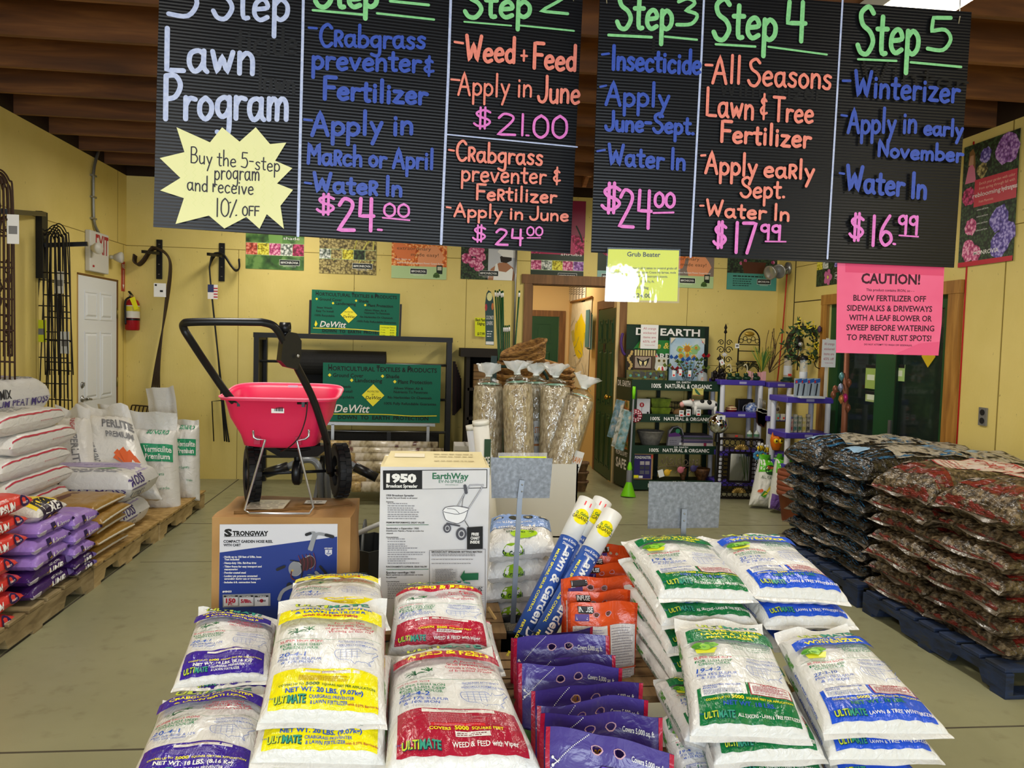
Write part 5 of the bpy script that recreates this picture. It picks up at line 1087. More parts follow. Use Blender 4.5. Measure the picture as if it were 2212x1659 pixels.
pls_=Plane((SA.x,3.298,.36),(1,0,0));k=.18083;pr=Print();S=lambda x,y:pls_.p(430+x*k,1060+y*k)
BLUEP=mat('1c3484',.35);GREYP=mat('d2d2da',.4);SILVP=mat('8e9096',.4);BKP=mat('1a1a1e',.45)
def poly(*q,m):pr.poly([S(*a)for a in q],m)
def seg(q,wd,m,sm=True):pr.line([S(*a)for a in q],wd*k*.0019,m,4,sm)
def txt(s_,xa,xb,yb,cap,m,bold=.02):A=S(xa,yb);B=S(xb,yb);T_=S(xa,yb-cap);pr.text(s_,A[0],A[1],T_[1]-A[1],m,B[0]-A[0],'l',bold)
poly((248,402),(1655,396),(1640,1590),(236,1590),m=GREYP);poly((246,738),(1650,548),(1640,1590),(236,1590),m=BLUEP)
txt('S',300,395,540,78,INK,.06);txt('TRONGWAY',400,828,535,52,INK,.05);seg([(300,548),(800,540)],6,INK,False);txt('COMPACT GARDEN HOSE REEL',292,882,620,30,INK,.04);txt('WITH CART',292,500,662,28,INK,.04)
for k2,s_ in enumerate(['Holds up to 150 feet of 5/8in. hose','Test included','Heavy-duty 10in. flat-free tires','Tilting frame for easy transport and','maneuvering','Powder-coated steel','Locking pin prevents unwanted','unraveling during use or transport','Includes 6-ft. connection hose']):
    txt(s_,305,[745,480,685,748,465,560,698,736,682][k2],[800,830,872,915,948,988,1028,1060,1102][k2],22,WPRINT,.03)
    if k2 not in(1,4,7):pr.disc(*S(293,[792,0,864,907,0,980,1020,0,1094][k2]),.001,WPRINT,6)
txt('#48433',282,390,1212,20,WPRINT,.04);poly((284,1238),(855,1222),(855,1372),(286,1392),m=SILVP)
for a,b_,c_,d_ in((298,466,'CAPACITY',0),(485,650,'HOSE DIAMETER',0),(668,830,'TIRES',0)):poly((a,1260),(b_,1255),(b_,1368),(a,1374),m=GREYP);poly((a,1250),(b_,1245),(b_,1266),(a,1270),m=BKP);txt(c_,a+30,b_-30,1264,12,WPRINT,.02)
txt('150',322,440,1334,48,CRD,.06);txt('FT.',350,412,1365,24,CRD,.05);txt('5/8in.',500,632,1334,40,CRD,.05);pr.disc(*S(750,1310),.0075,CRD,14);txt('FLAT-FREE',700,800,1320,18,BKP,.04)
poly((290,1445),(410,1440),(410,1560),(290,1560),m=GREYP)
for b_ in range(9):poly((302+b_*11,1450),(307+b_*11,1450),(307+b_*11,1550),(302+b_*11,1550),m=BKP)
poly((1508,700),(1590,700),(1590,752),(1548,778),(1508,752),m=GREYP);txt('7',1538,1560,735,24,BLUEP,.04);txt('YEAR',1518,1580,756,18,BLUEP,.03);txt('LIMITED WARRANTY',1500,1596,690,14,WPRINT,.03)
# pictured reel
seg([(1310,510),(1360,500),(1375,520),(1320,690)],34,SILVP);seg([(1520,525),(1430,510),(1390,545),(1345,700)],34,SILVP);seg([(1285,520),(1330,505)],36,BKP,False);seg([(1520,525),(1600,545)],38,BKP,False)
seg([(1450,900),(1540,1010),(1590,1090)],30,BKP);seg([(1400,970),(1470,1040),(1490,1100)],36,SILVP);pr.disc(*S(1080,1130),.011,BKP,16,.014);seg([(1230,1090),(1020,1180),(960,1290)],40,SILVP)
pr.disc(*S(1320,845),.0235,SILVP,24,.0285);pr.disc(*S(1330,845),.019,mat('3a1e20',.4),20,.0245);pr.disc(*S(1270,870),.0245,mat('34181c',.4),20,.027)
for a in range(5):seg([(1190+a*45,770-a*8),(1215+a*45,850),(1200+a*45,960-a*6)],8,mat('6a2228',.4))
pr.disc(*S(1155,925),.0275,mat('a2a4a8',.4),26,.031);pr.disc(*S(1150,925),.0255,mat('8a8c92',.4),24,.029);seg([(940,935),(1020,900)],34,BKP,False);seg([(1095,825),(1210,845)],10,BKP,False);seg([(1110,950),(1105,1020),(1150,1060),(1215,1050)],16,mat('5a1c22',.4));seg([(1225,890),(1235,960),(1220,1040)],14,BKP);pr.disc(*S(1120,945),.005,mat('b89a5a',.4),10)
mb=MB();pr.emit(mb,pls_.fn,.0008,.00012);mb.build('printed_panel',t,'blue and silver printed panel showing a hose reel')
# tall white spreader carton
EA,EB=at(822,1006,Y=3.3),at(1058,1012,Y=3.3);EZ=EA.z-.004
t=thing('spreader_carton',((EA.x+EB.x)/2,3.45,.36),'tall white EarthWay carton with a spreader drawing'.replace('EarthWay ',''),'carton')
BOXW=mottle('white_carton',[(.35,'cfced0'),(.65,'dcdbdd')],4,4,.55);LIDY=mottle('yellowed_carton_lid',[(.3,'d6c898'),(.7,'e4d8ac')],5,4,.6)
mb=MB();carton(mb,(EA.x,3.3,.36),(EB.x,3.62,EZ),BOXW,9,.004,8,0,LIDY);mb.build('box',t)
mb=MB();mb.add([V((EA.x+.01,3.31,EZ)),V((EB.x-.01,3.31,EZ)),V((EB.x-.02,3.56,EZ+.03)),V((EA.x+.03,3.56,EZ+.03)),V((EB.x-.02,3.6,EZ)),V((EA.x+.03,3.6,EZ))],[(0,1,2,3),(3,2,4,5)],LIDY)
pl_=Plane((EA.x+.02,3.31,EZ+.001),(1,0,0),(0,1,.12));pr=Print();pr.rect(.03,.14,.16,.2,mat('ece4cc',.4));pr.bars(.2,.38,[.08,.15,.19],.008,mat('a89a78',.5),random.Random(3));pr.emit(mb,pl_.fn,.002);mb.build('lid',t,'yellowed carton lid')
ple=Plane((EA.x,3.2985,.36),(1,0,0));k=.26522;pr=Print();S=lambda x,y:ple.p(780+x*k,960+y*k)
def seg(q,wd,m,sm=True):pr.line([S(*a)for a in q],wd*k*.0019,m,4,sm)
LN=mat('4c4c54',.5);EGR=mat('1c6a44',.45);TXG=mat('8a8a90',.5)
poly((178,212),(1028,202),(1026,356),(180,370),m=INK);poly((498,214),(1022,208),(1020,350),(498,362),m=BOXW)
txt('1950',205,450,305,62,WPRINT,.06);txt('Broadcast Spreader',205,460,350,26,WPRINT,.03);txt('EarthWay',580,875,280,48,EGR,.03);txt('EV-N-SPRED',632,832,312,24,EGR,.01);txt('www.earthway.com',684,792,332,9,EGR,.01)
rr=random.Random(2)
for s_,xb,y,c_,m in[('1950 Broadcast Spreader',432,422,15,INK),('Spreads Fast and Evenly on all Lawns!',458,440,10,INK),('Features:',265,472,10,INK),('PREMIUM PERFORMANCE, GREAT VALUE!',515,642,13,INK),('Sembrador o Esparcidor 1950',470,690,14,INK),('Distribución Rápida y Pareja en todos los',510,708,10,INK),('césped!',260,728,10,INK),('Características:',305,760,10,INK),('FUNCIONAMIENTO SUPERIOR, GRAN VALOR!',535,1002,13,INK),('Épandeur centrifuge 1950',438,1050,15,INK),('Épand rapidement et uniformément sur toutes',505,1066,10,INK),('les pelouses!',290,1086,10,INK),('Caractéristiques:',314,1120,10,INK)]:txt(s_,205,xb,y,c_,m,.02)
for y in[484,502,520,536,553,572,588,606]+[772,792,814,830,846,862,880,898,916,934,950,968]+[1136,1152,1170,1184,1200,1216,1234,1252]:
    A=S(216,y);B=S(216+rr.randint(150,330),y);pr.bars(A[0],B[0],[A[1]],.0035,TXG,rr)
for y in(656,1017):poly((206,y-4),(550,y-6),(550,y-2),(206,y),m=EGR)
seg([(785,500),(875,345),(900,330),(980,330),(985,345),(875,520)],10,LN);seg([(785,500),(875,345),(900,330),(980,330),(985,345),(875,520)],5,GREYP);seg([(845,335),(855,390)],26,LN,False);seg([(820,510),(830,440),(850,390)],4,LN)
pr.poly([S(*a)for a in[(665,540),(690,510),(780,500),(878,522),(840,610),(790,640),(740,630),(690,610)]],mat('ececee',.5));seg([(665,540),(690,510),(780,500),(878,522),(790,565),(670,545)],5,LN);seg([(668,550),(690,610),(740,632),(790,640),(842,610),(870,530)],5,LN);seg([(700,520),(760,525),(800,560)],4,LN)
for cx,cy,rx in((700,680,32),(815,725,44)):
    a=S(cx,cy);pr.disc(a[0],a[1],rx*k*.0019,LN,20,rx*1.2*k*.0019);pr.disc(a[0]+.001,a[1],rx*.6*k*.0019,mat('b8b8bc',.5),16,rx*.75*k*.0019);pr.disc(a[0]+.001,a[1],rx*.4*k*.0019,LN,14,rx*.5*k*.0019)
seg([(700,640),(800,660)],14,LN,False);seg([(845,620),(885,690),(860,690)],6,LN)
poly((862,672),(990,664),(990,846),(862,850),m=INK)
for s_,y,xa,xb in(('FREE',738,898,958),('CHART',770,890,964),('INSIDE',802,888,964)):txt(s_,xa,xb,y,22,WPRINT,.04)
seg([(556,1400),(556,860),(1010,848),(1010,1400)],4,LN,False);txt('BROADCAST SPREADER SETTING MATRIX',574,988,878,13,INK,.03)
for y in(893,905,935,968):A=S(574,y);B=S(985,y);pr.bars(A[0],B[0],[A[1]],.003,TXG,rr)
for y in[1020+13*q for q in range(9)]:A=S(580,y);B=S(785,y);pr.rect(A[0],A[1],B[0],A[1]+.0009,TXG);pr.bars(A[0]+.012,B[0]-.004,[A[1]+.002],.003,TXG,rr)
for x in(580,655,690,730,770):A=S(x,1125);B=S(x+2,1000);pr.rect(A[0],A[1],B[0],B[1],TXG)
poly((806,1072),(842,1016),(842,1044),(955,1040),(953,1096),(843,1100),(843,1126),m=EGR)
for y in(1155,1185,1200,1215,1232,1250,1268,1286):A=S(570,y);B=S(1000,y-4);pr.rect(A[0],A[1],B[0],A[1]+.001,TXG);pr.bars(A[0]+.004,B[0]-.01,[A[1]+.003],.003,TXG,rr)
for i,(cx,cy)in enumerate(((722,1175),(852,1172),(968,1168))):
    for j in range(14):a=S(cx+rr.randint(-15,15),cy+rr.randint(-15,15));pr.disc(a[0],a[1],.0013+.0006*i,LN,6)
mb=MB();pr.emit(mb,ple.fn,.0008,.00012);mb.build('printed_panel',t,'black, green and white printed panel with a spreader drawing')
# ------------------------------------------------------------------ pot with a galvanised plate sign
GALV=mottle('galvanised_plate',[(.3,'66696b'),(.5,'787b7f'),(.7,'8c9094')],60,5,.42);GALV.node_tree.nodes['Principled BSDF'].inputs['Metallic'].default_value=.45
def plate(q,Y,post,label):
    pl=Plane(at(q[0][0],q[0][1],Y=Y),(1,0,0));t=thing('plate_sign',pl.w(post[-1][0],post[-1][1],0),label,'sign','galvanised plate signs')
    mb=MB();mb.prism([pl.p(*a)for a in q],pl.ux,pl.uy,pl.o,.003,GALV);mb.build('plate',t)
    mb=MB();A=[pl.w(x,y,.012)for x,y in post]
    for a,b_ in zip(A,A[1:]):mb.bar(a,b_,.022,.01,mat('8a9098',.4,.6),(0,1,0))
    for z in(.02,.05):mb.ball(A[0]-V((0,.007,z)),.004,STEEL,8)
    mb.build('post',t);return t,pl
t,pl_=plate([(1062,1076),(1187,1076),(1194,990),(1060,988)],3.5,[(1127,1036),(1122,1076),(1106,1362)],'galvanised plate sign on a post standing in the black pot')
mb=MB();plk=Plane(pl_.o+V((0,.006,0)),(1,0,0));mb.prism([plk.p(*a)for a in[(1076,1000),(1182,1000),(1182,978),(1076,978)]],plk.ux,plk.uy,plk.o,.001,glassy('clear_sleeve2',(1,1,1),.2,.05));mb.prism([plk.p(*a)for a in[(1078,990),(1180,990),(1180,986),(1078,986)]],plk.ux,plk.uy,plk.o+V((0,-.002,0)),.001,YEL);mb.build('card_sleeve',t,'clear card sleeve with a yellow card edge')
plate([(1399,1142),(1552,1140),(1558,1042),(1402,1040)],3.3,[(1476,1098),(1474,1140),(1470,1440)],'galvanised plate sign on a post behind the green fertilizer sacks')
pc_=at(1108,1346,Y=3.42);t=thing('plant_pot',(pc_.x,pc_.y,.0),'black plastic nursery pot of gravel holding the plate sign','pot');mb=MB();zt=pc_.z
mb.lathe([(.0,.0),(.075,0),(.08,.01),(.1,zt-.02),(.108,zt-.018),(.11,zt),(.102,zt+.002),(.098,zt-.03),(.096,zt-.05)],(pc_.x,pc_.y,0),mat('17181a',.45),28);mb.build('pot',t)
mb=MB();mb.lathe([(0,zt-.02),(.05,zt-.022),(.097,zt-.032)],(pc_.x,pc_.y,0),mottle('grit',[(.35,'5a5244'),(.5,'9a927e'),(.65,'cac2ae')],180,3,.9,None,.6),20);g=mb.build('grit',t);g['kind']='stuff'
mb=MB();mb.bar(at(1093,1372,Y=3.4),at(1054,1312,Y=3.42),.018,.008,mat('c8a468',.7));mb.build('wooden_stake',None,'short pale wooden stake stuck in the pot of gravel','stake')
# milky spore sacks
MLB=film_print('86a4da');rr=random.Random(6)
for i in range(6):
    y0=i*46;j=rr.uniform(-6,6);Yf,Yb=3.62,4.02
    c=[at(1042+j,1206+y0,Y=Yf),at(1200+j,1192+y0,Y=Yf),at(1186+j,1130+y0*.9,Y=Yb),at(1056+j,1126+y0*.9,Y=Yb)]
    b=Bag(c,.115,4.5,6,.45,.03,.02,130+i,.2,.008);mb=MB();b.mesh(mb,FILM_W,22,22);pr=Print()
    if i==0:
        pr.panel(.03,.97,lambda x:.62+.05*math.sin(x*3),lambda x:1.34,MLB,10,6);pr.text('Milky Spore',.4,.74,.1,WPRINT,.66,'c',.02,rot=PI);pr.text('GRUB CONTROL',.4,.94,.07,WPRINT,.56,'c',.01,rot=PI)
        for a in range(4):pr.disc(.15+.24*a,1.1,.08,mat('3a3a2c',.4),12,.07);pr.disc(.15+.24*a,1.1,.045,mat('c8c0a0',.4),8,.03)
    pr.disc(.55,.32,.2,mat('a8d020',.4),18,.13);pr.text('St. Gabriel',.5,.4,.06,mat('1c4a20',.4),.4,'c',.02,rot=PI);pr.text('ORGANICS',.5,.52,.07,INK,.5,'c',.01,rot=PI);pr.emit(mb,b.top(),.0025)
    pr=Print();pr.disc(.4,.3,.14,mat('8cb818',.4),14,.5);pr.text('St. Gabriel',.4,.1,.3,mat('1c3a20',.4),.3,'c',.02);pr.emit(mb,b.front(),.0025)
    mb.build('grub_control_sack',None,'white grub control sack behind the tubes, %s of the stack'%['blue topped and topmost','second','third','fourth','fifth','lowest'][i],'sack','white grub control sacks')
# dispenser tubes
for i,(ax,ay,bx,by,Ya,Yb)in enumerate([(1140,1352,1270,1082,3.22,3.5),(1160,1362,1302,1082,3.25,3.52),(1182,1352,1324,1108,3.16,3.4)]):
    A,B=at(ax-12,ay+25,Y=Ya),at(bx,by,Y=Yb);t=thing('dispenser_tube',A,'blue and white garden dispenser tube leaning in the display, '+['leftmost of three','middle of three','rightmost of three, in front'][i],'tube','leaning dispenser tubes')
    d=(B-A).normalized();L=(B-A).length;sx=d.cross(V((0,-1,.3))).normalized();sy=sx.cross(d);R_=.044;mb=MB()
    TB,TW=mat('3458a8',.3),mat('e2e2de',.35)
    mb.tube([A,A+d*(L-.2)],R_,TB,22);mb.tube([A+d*(L-.2),B],R_+.0006,TW,22);tb=mb
    fn=lambda x,y,dd,A=A,d=d,sx=sx,sy=sy:A+d*x+(sx*math.sin(y/.044)-sy*-math.cos(y/.044))*(.0448+dd)
    fn=lambda x,y,dd,A=A,d=d,sx=sx,sy=sy:A+d*x+(sx*math.sin(y/.044)+sy*math.cos(y/.044))*(.0448+dd)
    if fn(0,0,0).y>A.y:fn=lambda x,y,dd,A=A,d=d,sx=sx,sy=sy:A+d*x+(sx*math.sin(y/.044)-sy*math.cos(y/.044))*(.0448+dd)
    f2=lambda x,y,dd:fn(L-x,y,dd)  # reads from the white end down
    pr=Print();pr.text('Lawn & Garden Dispenser',.55,-.004,.036,WPRINT,.62,'c',.03);pr.text('MILKY SPORE, GRUB CONTROL',.42,-.034,.011,YLW,.3,'c',.02);pr.text('FERTILIZER',.66,-.034,.011,YLW,.11,'c',.02);pr.text('INSECT DUSTS',.8,-.034,.011,YLW,.11,'c',.02)
    for s_,y in(('Lawn & Garden',0),('Dispenser',0)):pass
    mb=tb
    pr.emit(mb,lambda x,y,dd:f2(x,y,dd),.0006,.0001)
    pr=Print();pr.panel(.0591,.1309,lambda x:-.002-(.0013-(x-.095)**2)**.5,lambda x:-.002+(.0013-(x-.095)**2)**.5,mat('f0e010',.35),10,6);pr.emit(mb,f2,.0004,.0001)
    pr=Print();pr.text('St. Gabriel',0,.006,.014,mat('1c6a30',.4),.065,'c',.02);pr.text('ORGANICS',0,-.014,.016,INK,.085,'c',.01);pr.text('Lawn & Garden',0,-.128,.012,WPRINT,.065,'c',.01);pr.text('Dispenser',0,-.148,.012,WPRINT,.05,'c',.01)
    pr.emit(mb,lambda x,y,dd:f2(.095-y,x,dd),.0012,.0001)
    if i<2:pr=Print();pr.rect(.02,-.014,.04,.016,mat('f04a50',.4));pr.emit(mb,f2,.001)
    mb.build('tube',t)
# ------------------------------------------------------------------ red broadcast spreader on the hose reel carton
BLK=mat('121214',.35);RUB=mat('0e0e0f',.6);SILV_=mat('b4b6ba',.28,.85)
def arcs(p,n=6):return spline(p,n)
SPZ=.828
t=thing('broadcast_spreader',(at(640,1085,Y=3.6).x,3.6,SPZ),'red hopper broadcast spreader with black wheels standing on the hose reel carton','spreader')
HOT=mottle('red_hopper',[(.3,'d01c4c'),(.7,'dc2456')],3,2,.4)
zr,zb=at(600,860,Y=3.42).z,at(600,964,Y=3.45).z;cx,cy=at(612,900,Y=3.58).x,3.58
mb=MB();N=40;prof=[(.245,.2,0.0),(.235,.19,-.006),(.226,.178,-.012),(.205,.16,-.09),(.165,.125,-.165),(.152,.112,-.21),(.09,.07,-.222)]
def ring(a,b,dz,lift):
    out=[]
    for k in range(N):
        g=2*PI*k/N;c,s_=math.cos(g),math.sin(g);e=.42
        x=a*math.copysign(abs(c)**e,c);y=b*math.copysign(abs(s_)**e,s_)
        out.append(V((cx+x+.02*y,cy+y,zr+dz+lift*(.034*(1-(x/.25)**2*0)*max(0,y/.2+.2)))))
    return out
rows=[ring(a,b,dz,1 if i<3 else 0)for i,(a,b,dz)in enumerate(prof)];inner=[ring(a-.006,b-.006,dz,1 if i<3 else 0)for i,(a,b,dz)in enumerate(prof[2:])];rim=[ring(.245,.2,-.004,1)]
allr=[ring(.24,.195,-.012,1)]+rows
def loft(mb,rs,m):
    vs=[p for q in rs for p in q];mb.add(vs,[(i*N+k,i*N+(k+1)%N,(i+1)*N+(k+1)%N,(i+1)*N+k)for i in range(len(rs)-1)for k in range(N)],m,True)
loft(mb,allr,HOT);loft(mb,[rows[0]]+[ring(.228,.182,-.004,1)]+inner,HOT);mb.add(rows[-1],[tuple(range(N))],HOT)
mb.tube(rows[0],.0045,mat('f0708c',.35),6,True)
for x in(-.085,.085):mb.bb((cx+x-.013,cy-.128,zr-.2),(cx+x+.013,cy-.11,zr-.165),mat('a81840',.5))
mb.build('hopper',t,'bright red plastic hopper')
mb=MB();pl_=Plane((cx,cy-.168,zr-.05),(1,0,0),(0,-.09,1));pr=Print();pr.rect(-.02,-.012,.032,.03,WHITE)
for k in range(9):pr.rect(-.008+k*.004,-.004,-.006+k*.004+(k%3)*.0006,.014,INK)
pr.emit(mb,pl_.fn,.002);mb.build('price_label',t,'white barcode label')
mb=MB();q=at(633,836,Y=3.755);mb.bb((q.x-.022,q.y-.002,q.z-.008),(q.x+.022,q.y,q.z+.008),mat('d8c0d8',.4));mb.build('warning_label',t)
HP=[(566,930,3.62),(500,862,3.42),(455,800,3.34),(412,735,3.22),(398,712,3.2),(397,700,3.19),(412,696,3.18),(480,695,3.18),(565,696,3.2),(592,705,3.22),(612,735,3.25),(640,790,3.3),(676,862,3.38),(702,940,3.47),(707,962,3.53),(712,1020,3.62)]
def p3(l):return[at(x,y,Y=Y)for x,y,Y in l]
mb=MB();mb.tube(spline(p3(HP[:9]),6)+spline(p3(HP[8:]),6)[1:],.0155,BLK,12);mb.build('handle',t)
mb=MB();mb.tube(p3([(566,930,3.62),(556,1030,3.64)]),.0135,BLK,10);mb.tube(p3([(707,962,3.56),(716,1026,3.66)]),.0135,BLK,10);mb.build('frame_leg',t)
WC=[(545,1037,3.6),(735,1030,3.72)]
ax_=(at(*WC[1][:2],Y=WC[1][2])-at(*WC[0][:2],Y=WC[0][2]));ax_.z=0;ax_.normalize()
for x,y,Y in WC:
    c=at(x,y,Y=Y);c.z=SPZ+.126;M=Matrix((ax_,V((0,0,1)).cross(ax_),V((0,0,1)))).transposed();mb=MB()
    mb.lathe([(.07,-.026),(.1,-.03),(.116,-.028),(.121,-.018),(.121,.018),(.116,.028),(.1,.03),(.07,.026),(.066,0),(.07,-.026)],c,RUB,36,'x',M)
    for k in range(22):  # chevron lugs
        for s_ in(-1,1):
            g=2*PI*(k+(.5 if s_>0 else 0))/22;o=c+M@V((s_*.013,.122*math.cos(g),.122*math.sin(g)));R_=Matrix.Rotation(g,3,'X');mb.box(o,(.025,.009,.02),RUB,(M.to_3x3()@R_).to_4x4())
    w_=mb.build('wheel',t)
    mb=MB()
    mb.lathe([(.0,-.02),(.02,-.022),(.026,-.012),(.068,-.008),(.068,.008),(.026,.012),(.02,.026),(.008,.03),(0,.03)],c,BLK,20,'x',M)
    for k in range(5):g=2*PI*k/5;mb.bar(c+M@V((0,.02*math.cos(g),.02*math.sin(g))),c+M@V((0,.068*math.cos(g),.068*math.sin(g))),.018,.022,BLK,ax_)
    mb.ball(c+ax_*.034,.007,STEEL,8);mb.build('wheel_hub',w_)
A,B=at(*WC[0][:2],Y=3.6),at(*WC[1][:2],Y=3.72);A.z=B.z=SPZ+.126
mb=MB();mb.tube([A,B],.007,BLK,8);mb.build('axle',t)
c=(A+B)/2;mb=MB();mb.lathe([(0,-.018),(.05,-.018),(.058,-.01),(.058,.01),(.05,.018),(0,.018)],c,BLK,24,'x');mb.tube([c,c+V((0,0,.14))],.016,BLK,10);mb.build('gear_case',t)
mb=MB();mb.lathe([(0,.0),(.11,.004),(.13,.014),(.13,.018),(.1,.012),(0,.01)],c+V((0,0,.105)),BLK,24);[mb.bb((c.x-.1,c.y-.004,c.z+.115),(c.x+.1,c.y+.004,c.z+.135),BLK)]
mb.prism([(-.14,.03),(.16,.035),(.1,-.015),(-.06,-.02)],(1,0,0),(0,-.3,1),c+V((0,-.1,.1)),.006,BLK);mb.build('spinner',t)
mb=MB();ks=[(547,930,3.4),(548,945,3.4),(556,949,3.4),(573,950,3.4),(528,1102,3.36),(540,1118,3.32),(668,1116,3.32),(677,1096,3.36),(641,952,3.4),(660,948,3.4),(667,942,3.4),(667,928,3.4)]
P=p3(ks)
for i in(4,5,6,7):P[i].z=max(P[i].z,SPZ+.012)
mb.tube(P,.0048,SILV_,8);mb.build('kick_stand',t,'bright wire kick stand')
mb=MB();c=at(630,752,Y=3.27);
mb.prism([(-.04,-.05),(-.015,-.075),(.03,-.085),(.045,-.03),(.045,.03),(.025,.06),(-.01,.065),(-.03,.04)],(.85,.5,0),(0,0,1),c+V((0,-.02,0)),.05,BLK);mb.ball(c+V((.03,-.03,-.03)),.007,STEEL,8);mb.build('lever_housing',t)
mb=MB();c2=at(616,708,Y=3.26);mb.lathe([(.016,-.02),(.022,-.02),(.022,.02),(.016,.02),(.016,-.02)],c2,BLK,18,'x');mb.bar(c2-V((0,0,.02)),c2-V((0,0,.055)),.016,.014,BLK,(0,1,0));mb.build('flow_lever',t)
mb=MB();mb.tube(spline(p3([(664,868,3.36),(660,905,3.37),(645,945,3.38),(622,968,3.4),(606,976,3.45)]),6),.0028,BLK,6);mb.build('control_cable',t)
for a,b_ in(((500,866,3.41),(526,872,3.42)),((642,871,3.4),(664,871,3.4))):
    mb=MB();A,B=p3([a,b_]);mb.tube([A,B],.005,BLK,8);mb.bar(A.lerp(B,.6)+V((0,0,-.016)),A.lerp(B,.6)+V((0,0,.016)),.012,.01,BLK,(0,1,0));mb.build('wing_bolt',t)

# ------------------------------------------------------------------ hose cart behind the cartons
t=thing('hose_cart',at(700,1150,Z=0),'grey tube hose cart with black grips behind the spreader','cart');TG=mat('6e7276',.35,.3)
for pts,g in((([(574,1022,4.3),(622,1008,4.3),(655,994,4.3),(678,996,4.3),(690,1016,4.3),(693,1066,4.35),(700,1160,4.4),(704,1290,4.4)]),2),(([(814,1032,4.3),(766,1008,4.3),(745,998,4.3),(718,1002,4.3),(708,1022,4.3),(708,1066,4.35),(712,1160,4.4),(716,1290,4.4)]),2)):
    P=p3(pts);mb=MB();mb.tube(spline(P[1:],5),.018,TG,10);mb.build('frame_tube',t);mb=MB();mb.tube([P[0],P[1]],.026,BLK,12);mb.build('grip',t)
mb=MB();c=at(725,1200,Y=4.45);mb.lathe([(.0,-.16),(.2,-.16),(.2,-.15),(.1,-.14),(.1,.14),(.2,.15),(.2,.16),(0,.16)],c,mat('54585c',.4,.3),28,'x');mb.build('reel',t)
for x in(-.24,.24):mb=MB();mb.lathe([(.09,-.03),(.14,-.03),(.15,0),(.14,.03),(.09,.03),(.09,-.03)],(c.x+x,4.5,.15),RUB,24,'x');mb.build('wheel',t)
mb=MB();mb.tube([(c.x-.26,4.5,.15),(c.x+.26,4.5,.15)],.012,TG);mb.build('axle',t)
bx=at(800,1180,Y=4.1);t=thing('storage_tote',(bx.x,4.2,0),'dark plastic tote with a pale rim standing between the two cartons','tote')
mb=MB();mb.lathe([(.0,0),(.2,0),(.24,.5),(.23,.5),(.19,.02),(0,.02)],(bx.x,4.2,0),mat('2c2f32',.45),4,sx=1.1,sy=.9,smooth=False);mb.build('body',t)
mb=MB();mb.tube(spline([(bx.x-.24,4.0,.5),(bx.x-.05,3.98,.6),(bx.x+.1,4.0,.66),(bx.x+.24,4.05,.68)],5),.012,mat('b8bab8',.4),8);mb.build('rim',t)

# ------------------------------------------------------------------ landscape fabric rack against the back wall
RF=mat('1a1a1c',.45);FAB=mottle('black_fabric_roll',[(.3,'0b0b0c'),(.7,'161617')],60,3,.8)
RX0,RX1,RY=-1.71,.25,8.38
t=thing('fabric_rack',(-.73,8.5,0),'black metal rack of landscape fabric rolls against the back wall','rack')
zt0=1.57
for x in(RX0,RX1):
    mb=MB()
    for y in(RY,8.8):mb.bb((x-.025,y-.025,0),(x+.025,y+.025,zt0),RF)
    for z in(.1,.55,1.02,1.54):mb.bb((x-.02,RY,z-.02),(x+.02,8.8,z+.02),RF)
    if x==RX0:mb.bb((x-.02,RY+.02,.2),(x-.012,8.78,1.52),mat('101011',.6))
    mb.build('side_frame',t)
mb=MB();mb.bar((RX0-.03,RY,zt0),(RX1+.03,RY,zt0),.05,.05,RF);mb.bar((RX0,8.8,zt0),(RX1,8.8,zt0),.04,.04,RF);mb.build('top_rail',t)
for z in(1.3,.93,.58,.3):mb=MB();mb.tube([(RX0,8.55,z),(RX1,8.55,z)],.014,STEEL,8);mb.build('roll_bar',t,'steel roll bar')
x0,x1=at(645,770,Y=8.55).x,at(834,770,Y=8.55).x;GRPF='black landscape fabric rolls'
for a,b_,z,r_,lb,y in((x0,x1,1.3,.13,'black fabric roll on the top bar of the rack',8.55),(RX0+.05,-.5,.93,.12,'long black fabric roll on the second bar, behind the red hopper',8.55),(at(706,950,Y=8.45).x,at(948,955,Y=8.45).x,.46,.12,'black fabric roll under the lower green fabric sign',8.55)):
    mb=MB();mb.lathe([(.03,0),(r_,0),(r_,b_-a),(.03,b_-a)],(a,y,z),FAB,24,'x',None,False);mb.build('fabric_roll',None,lb,'roll',GRPF)
mb=MB();mb.bb((x0+.02,8.68,.95),(x1-.02,8.69,1.2),FAB);mb.build('hanging_cloth',None,'black cloth end hanging behind the top fabric roll','cloth')
for j in range(7):  # fabric strips hanging at the right end
    xx=RX1+.05+.012*j;mb=MB();mb.bar((xx,RY+.05*j*.5,1.35-.03*j),(xx+.01,RY+.05+.03*j,.78+.01*j),.03,.004,mat(['1c1012','2a1418','14100f'][j%3],.7));mb.build('fabric_strip',None,'dark fabric strip hanging at the right end of the fabric rack','strip','fabric strips on the rack end')
SGN=mat('03664f',.55)
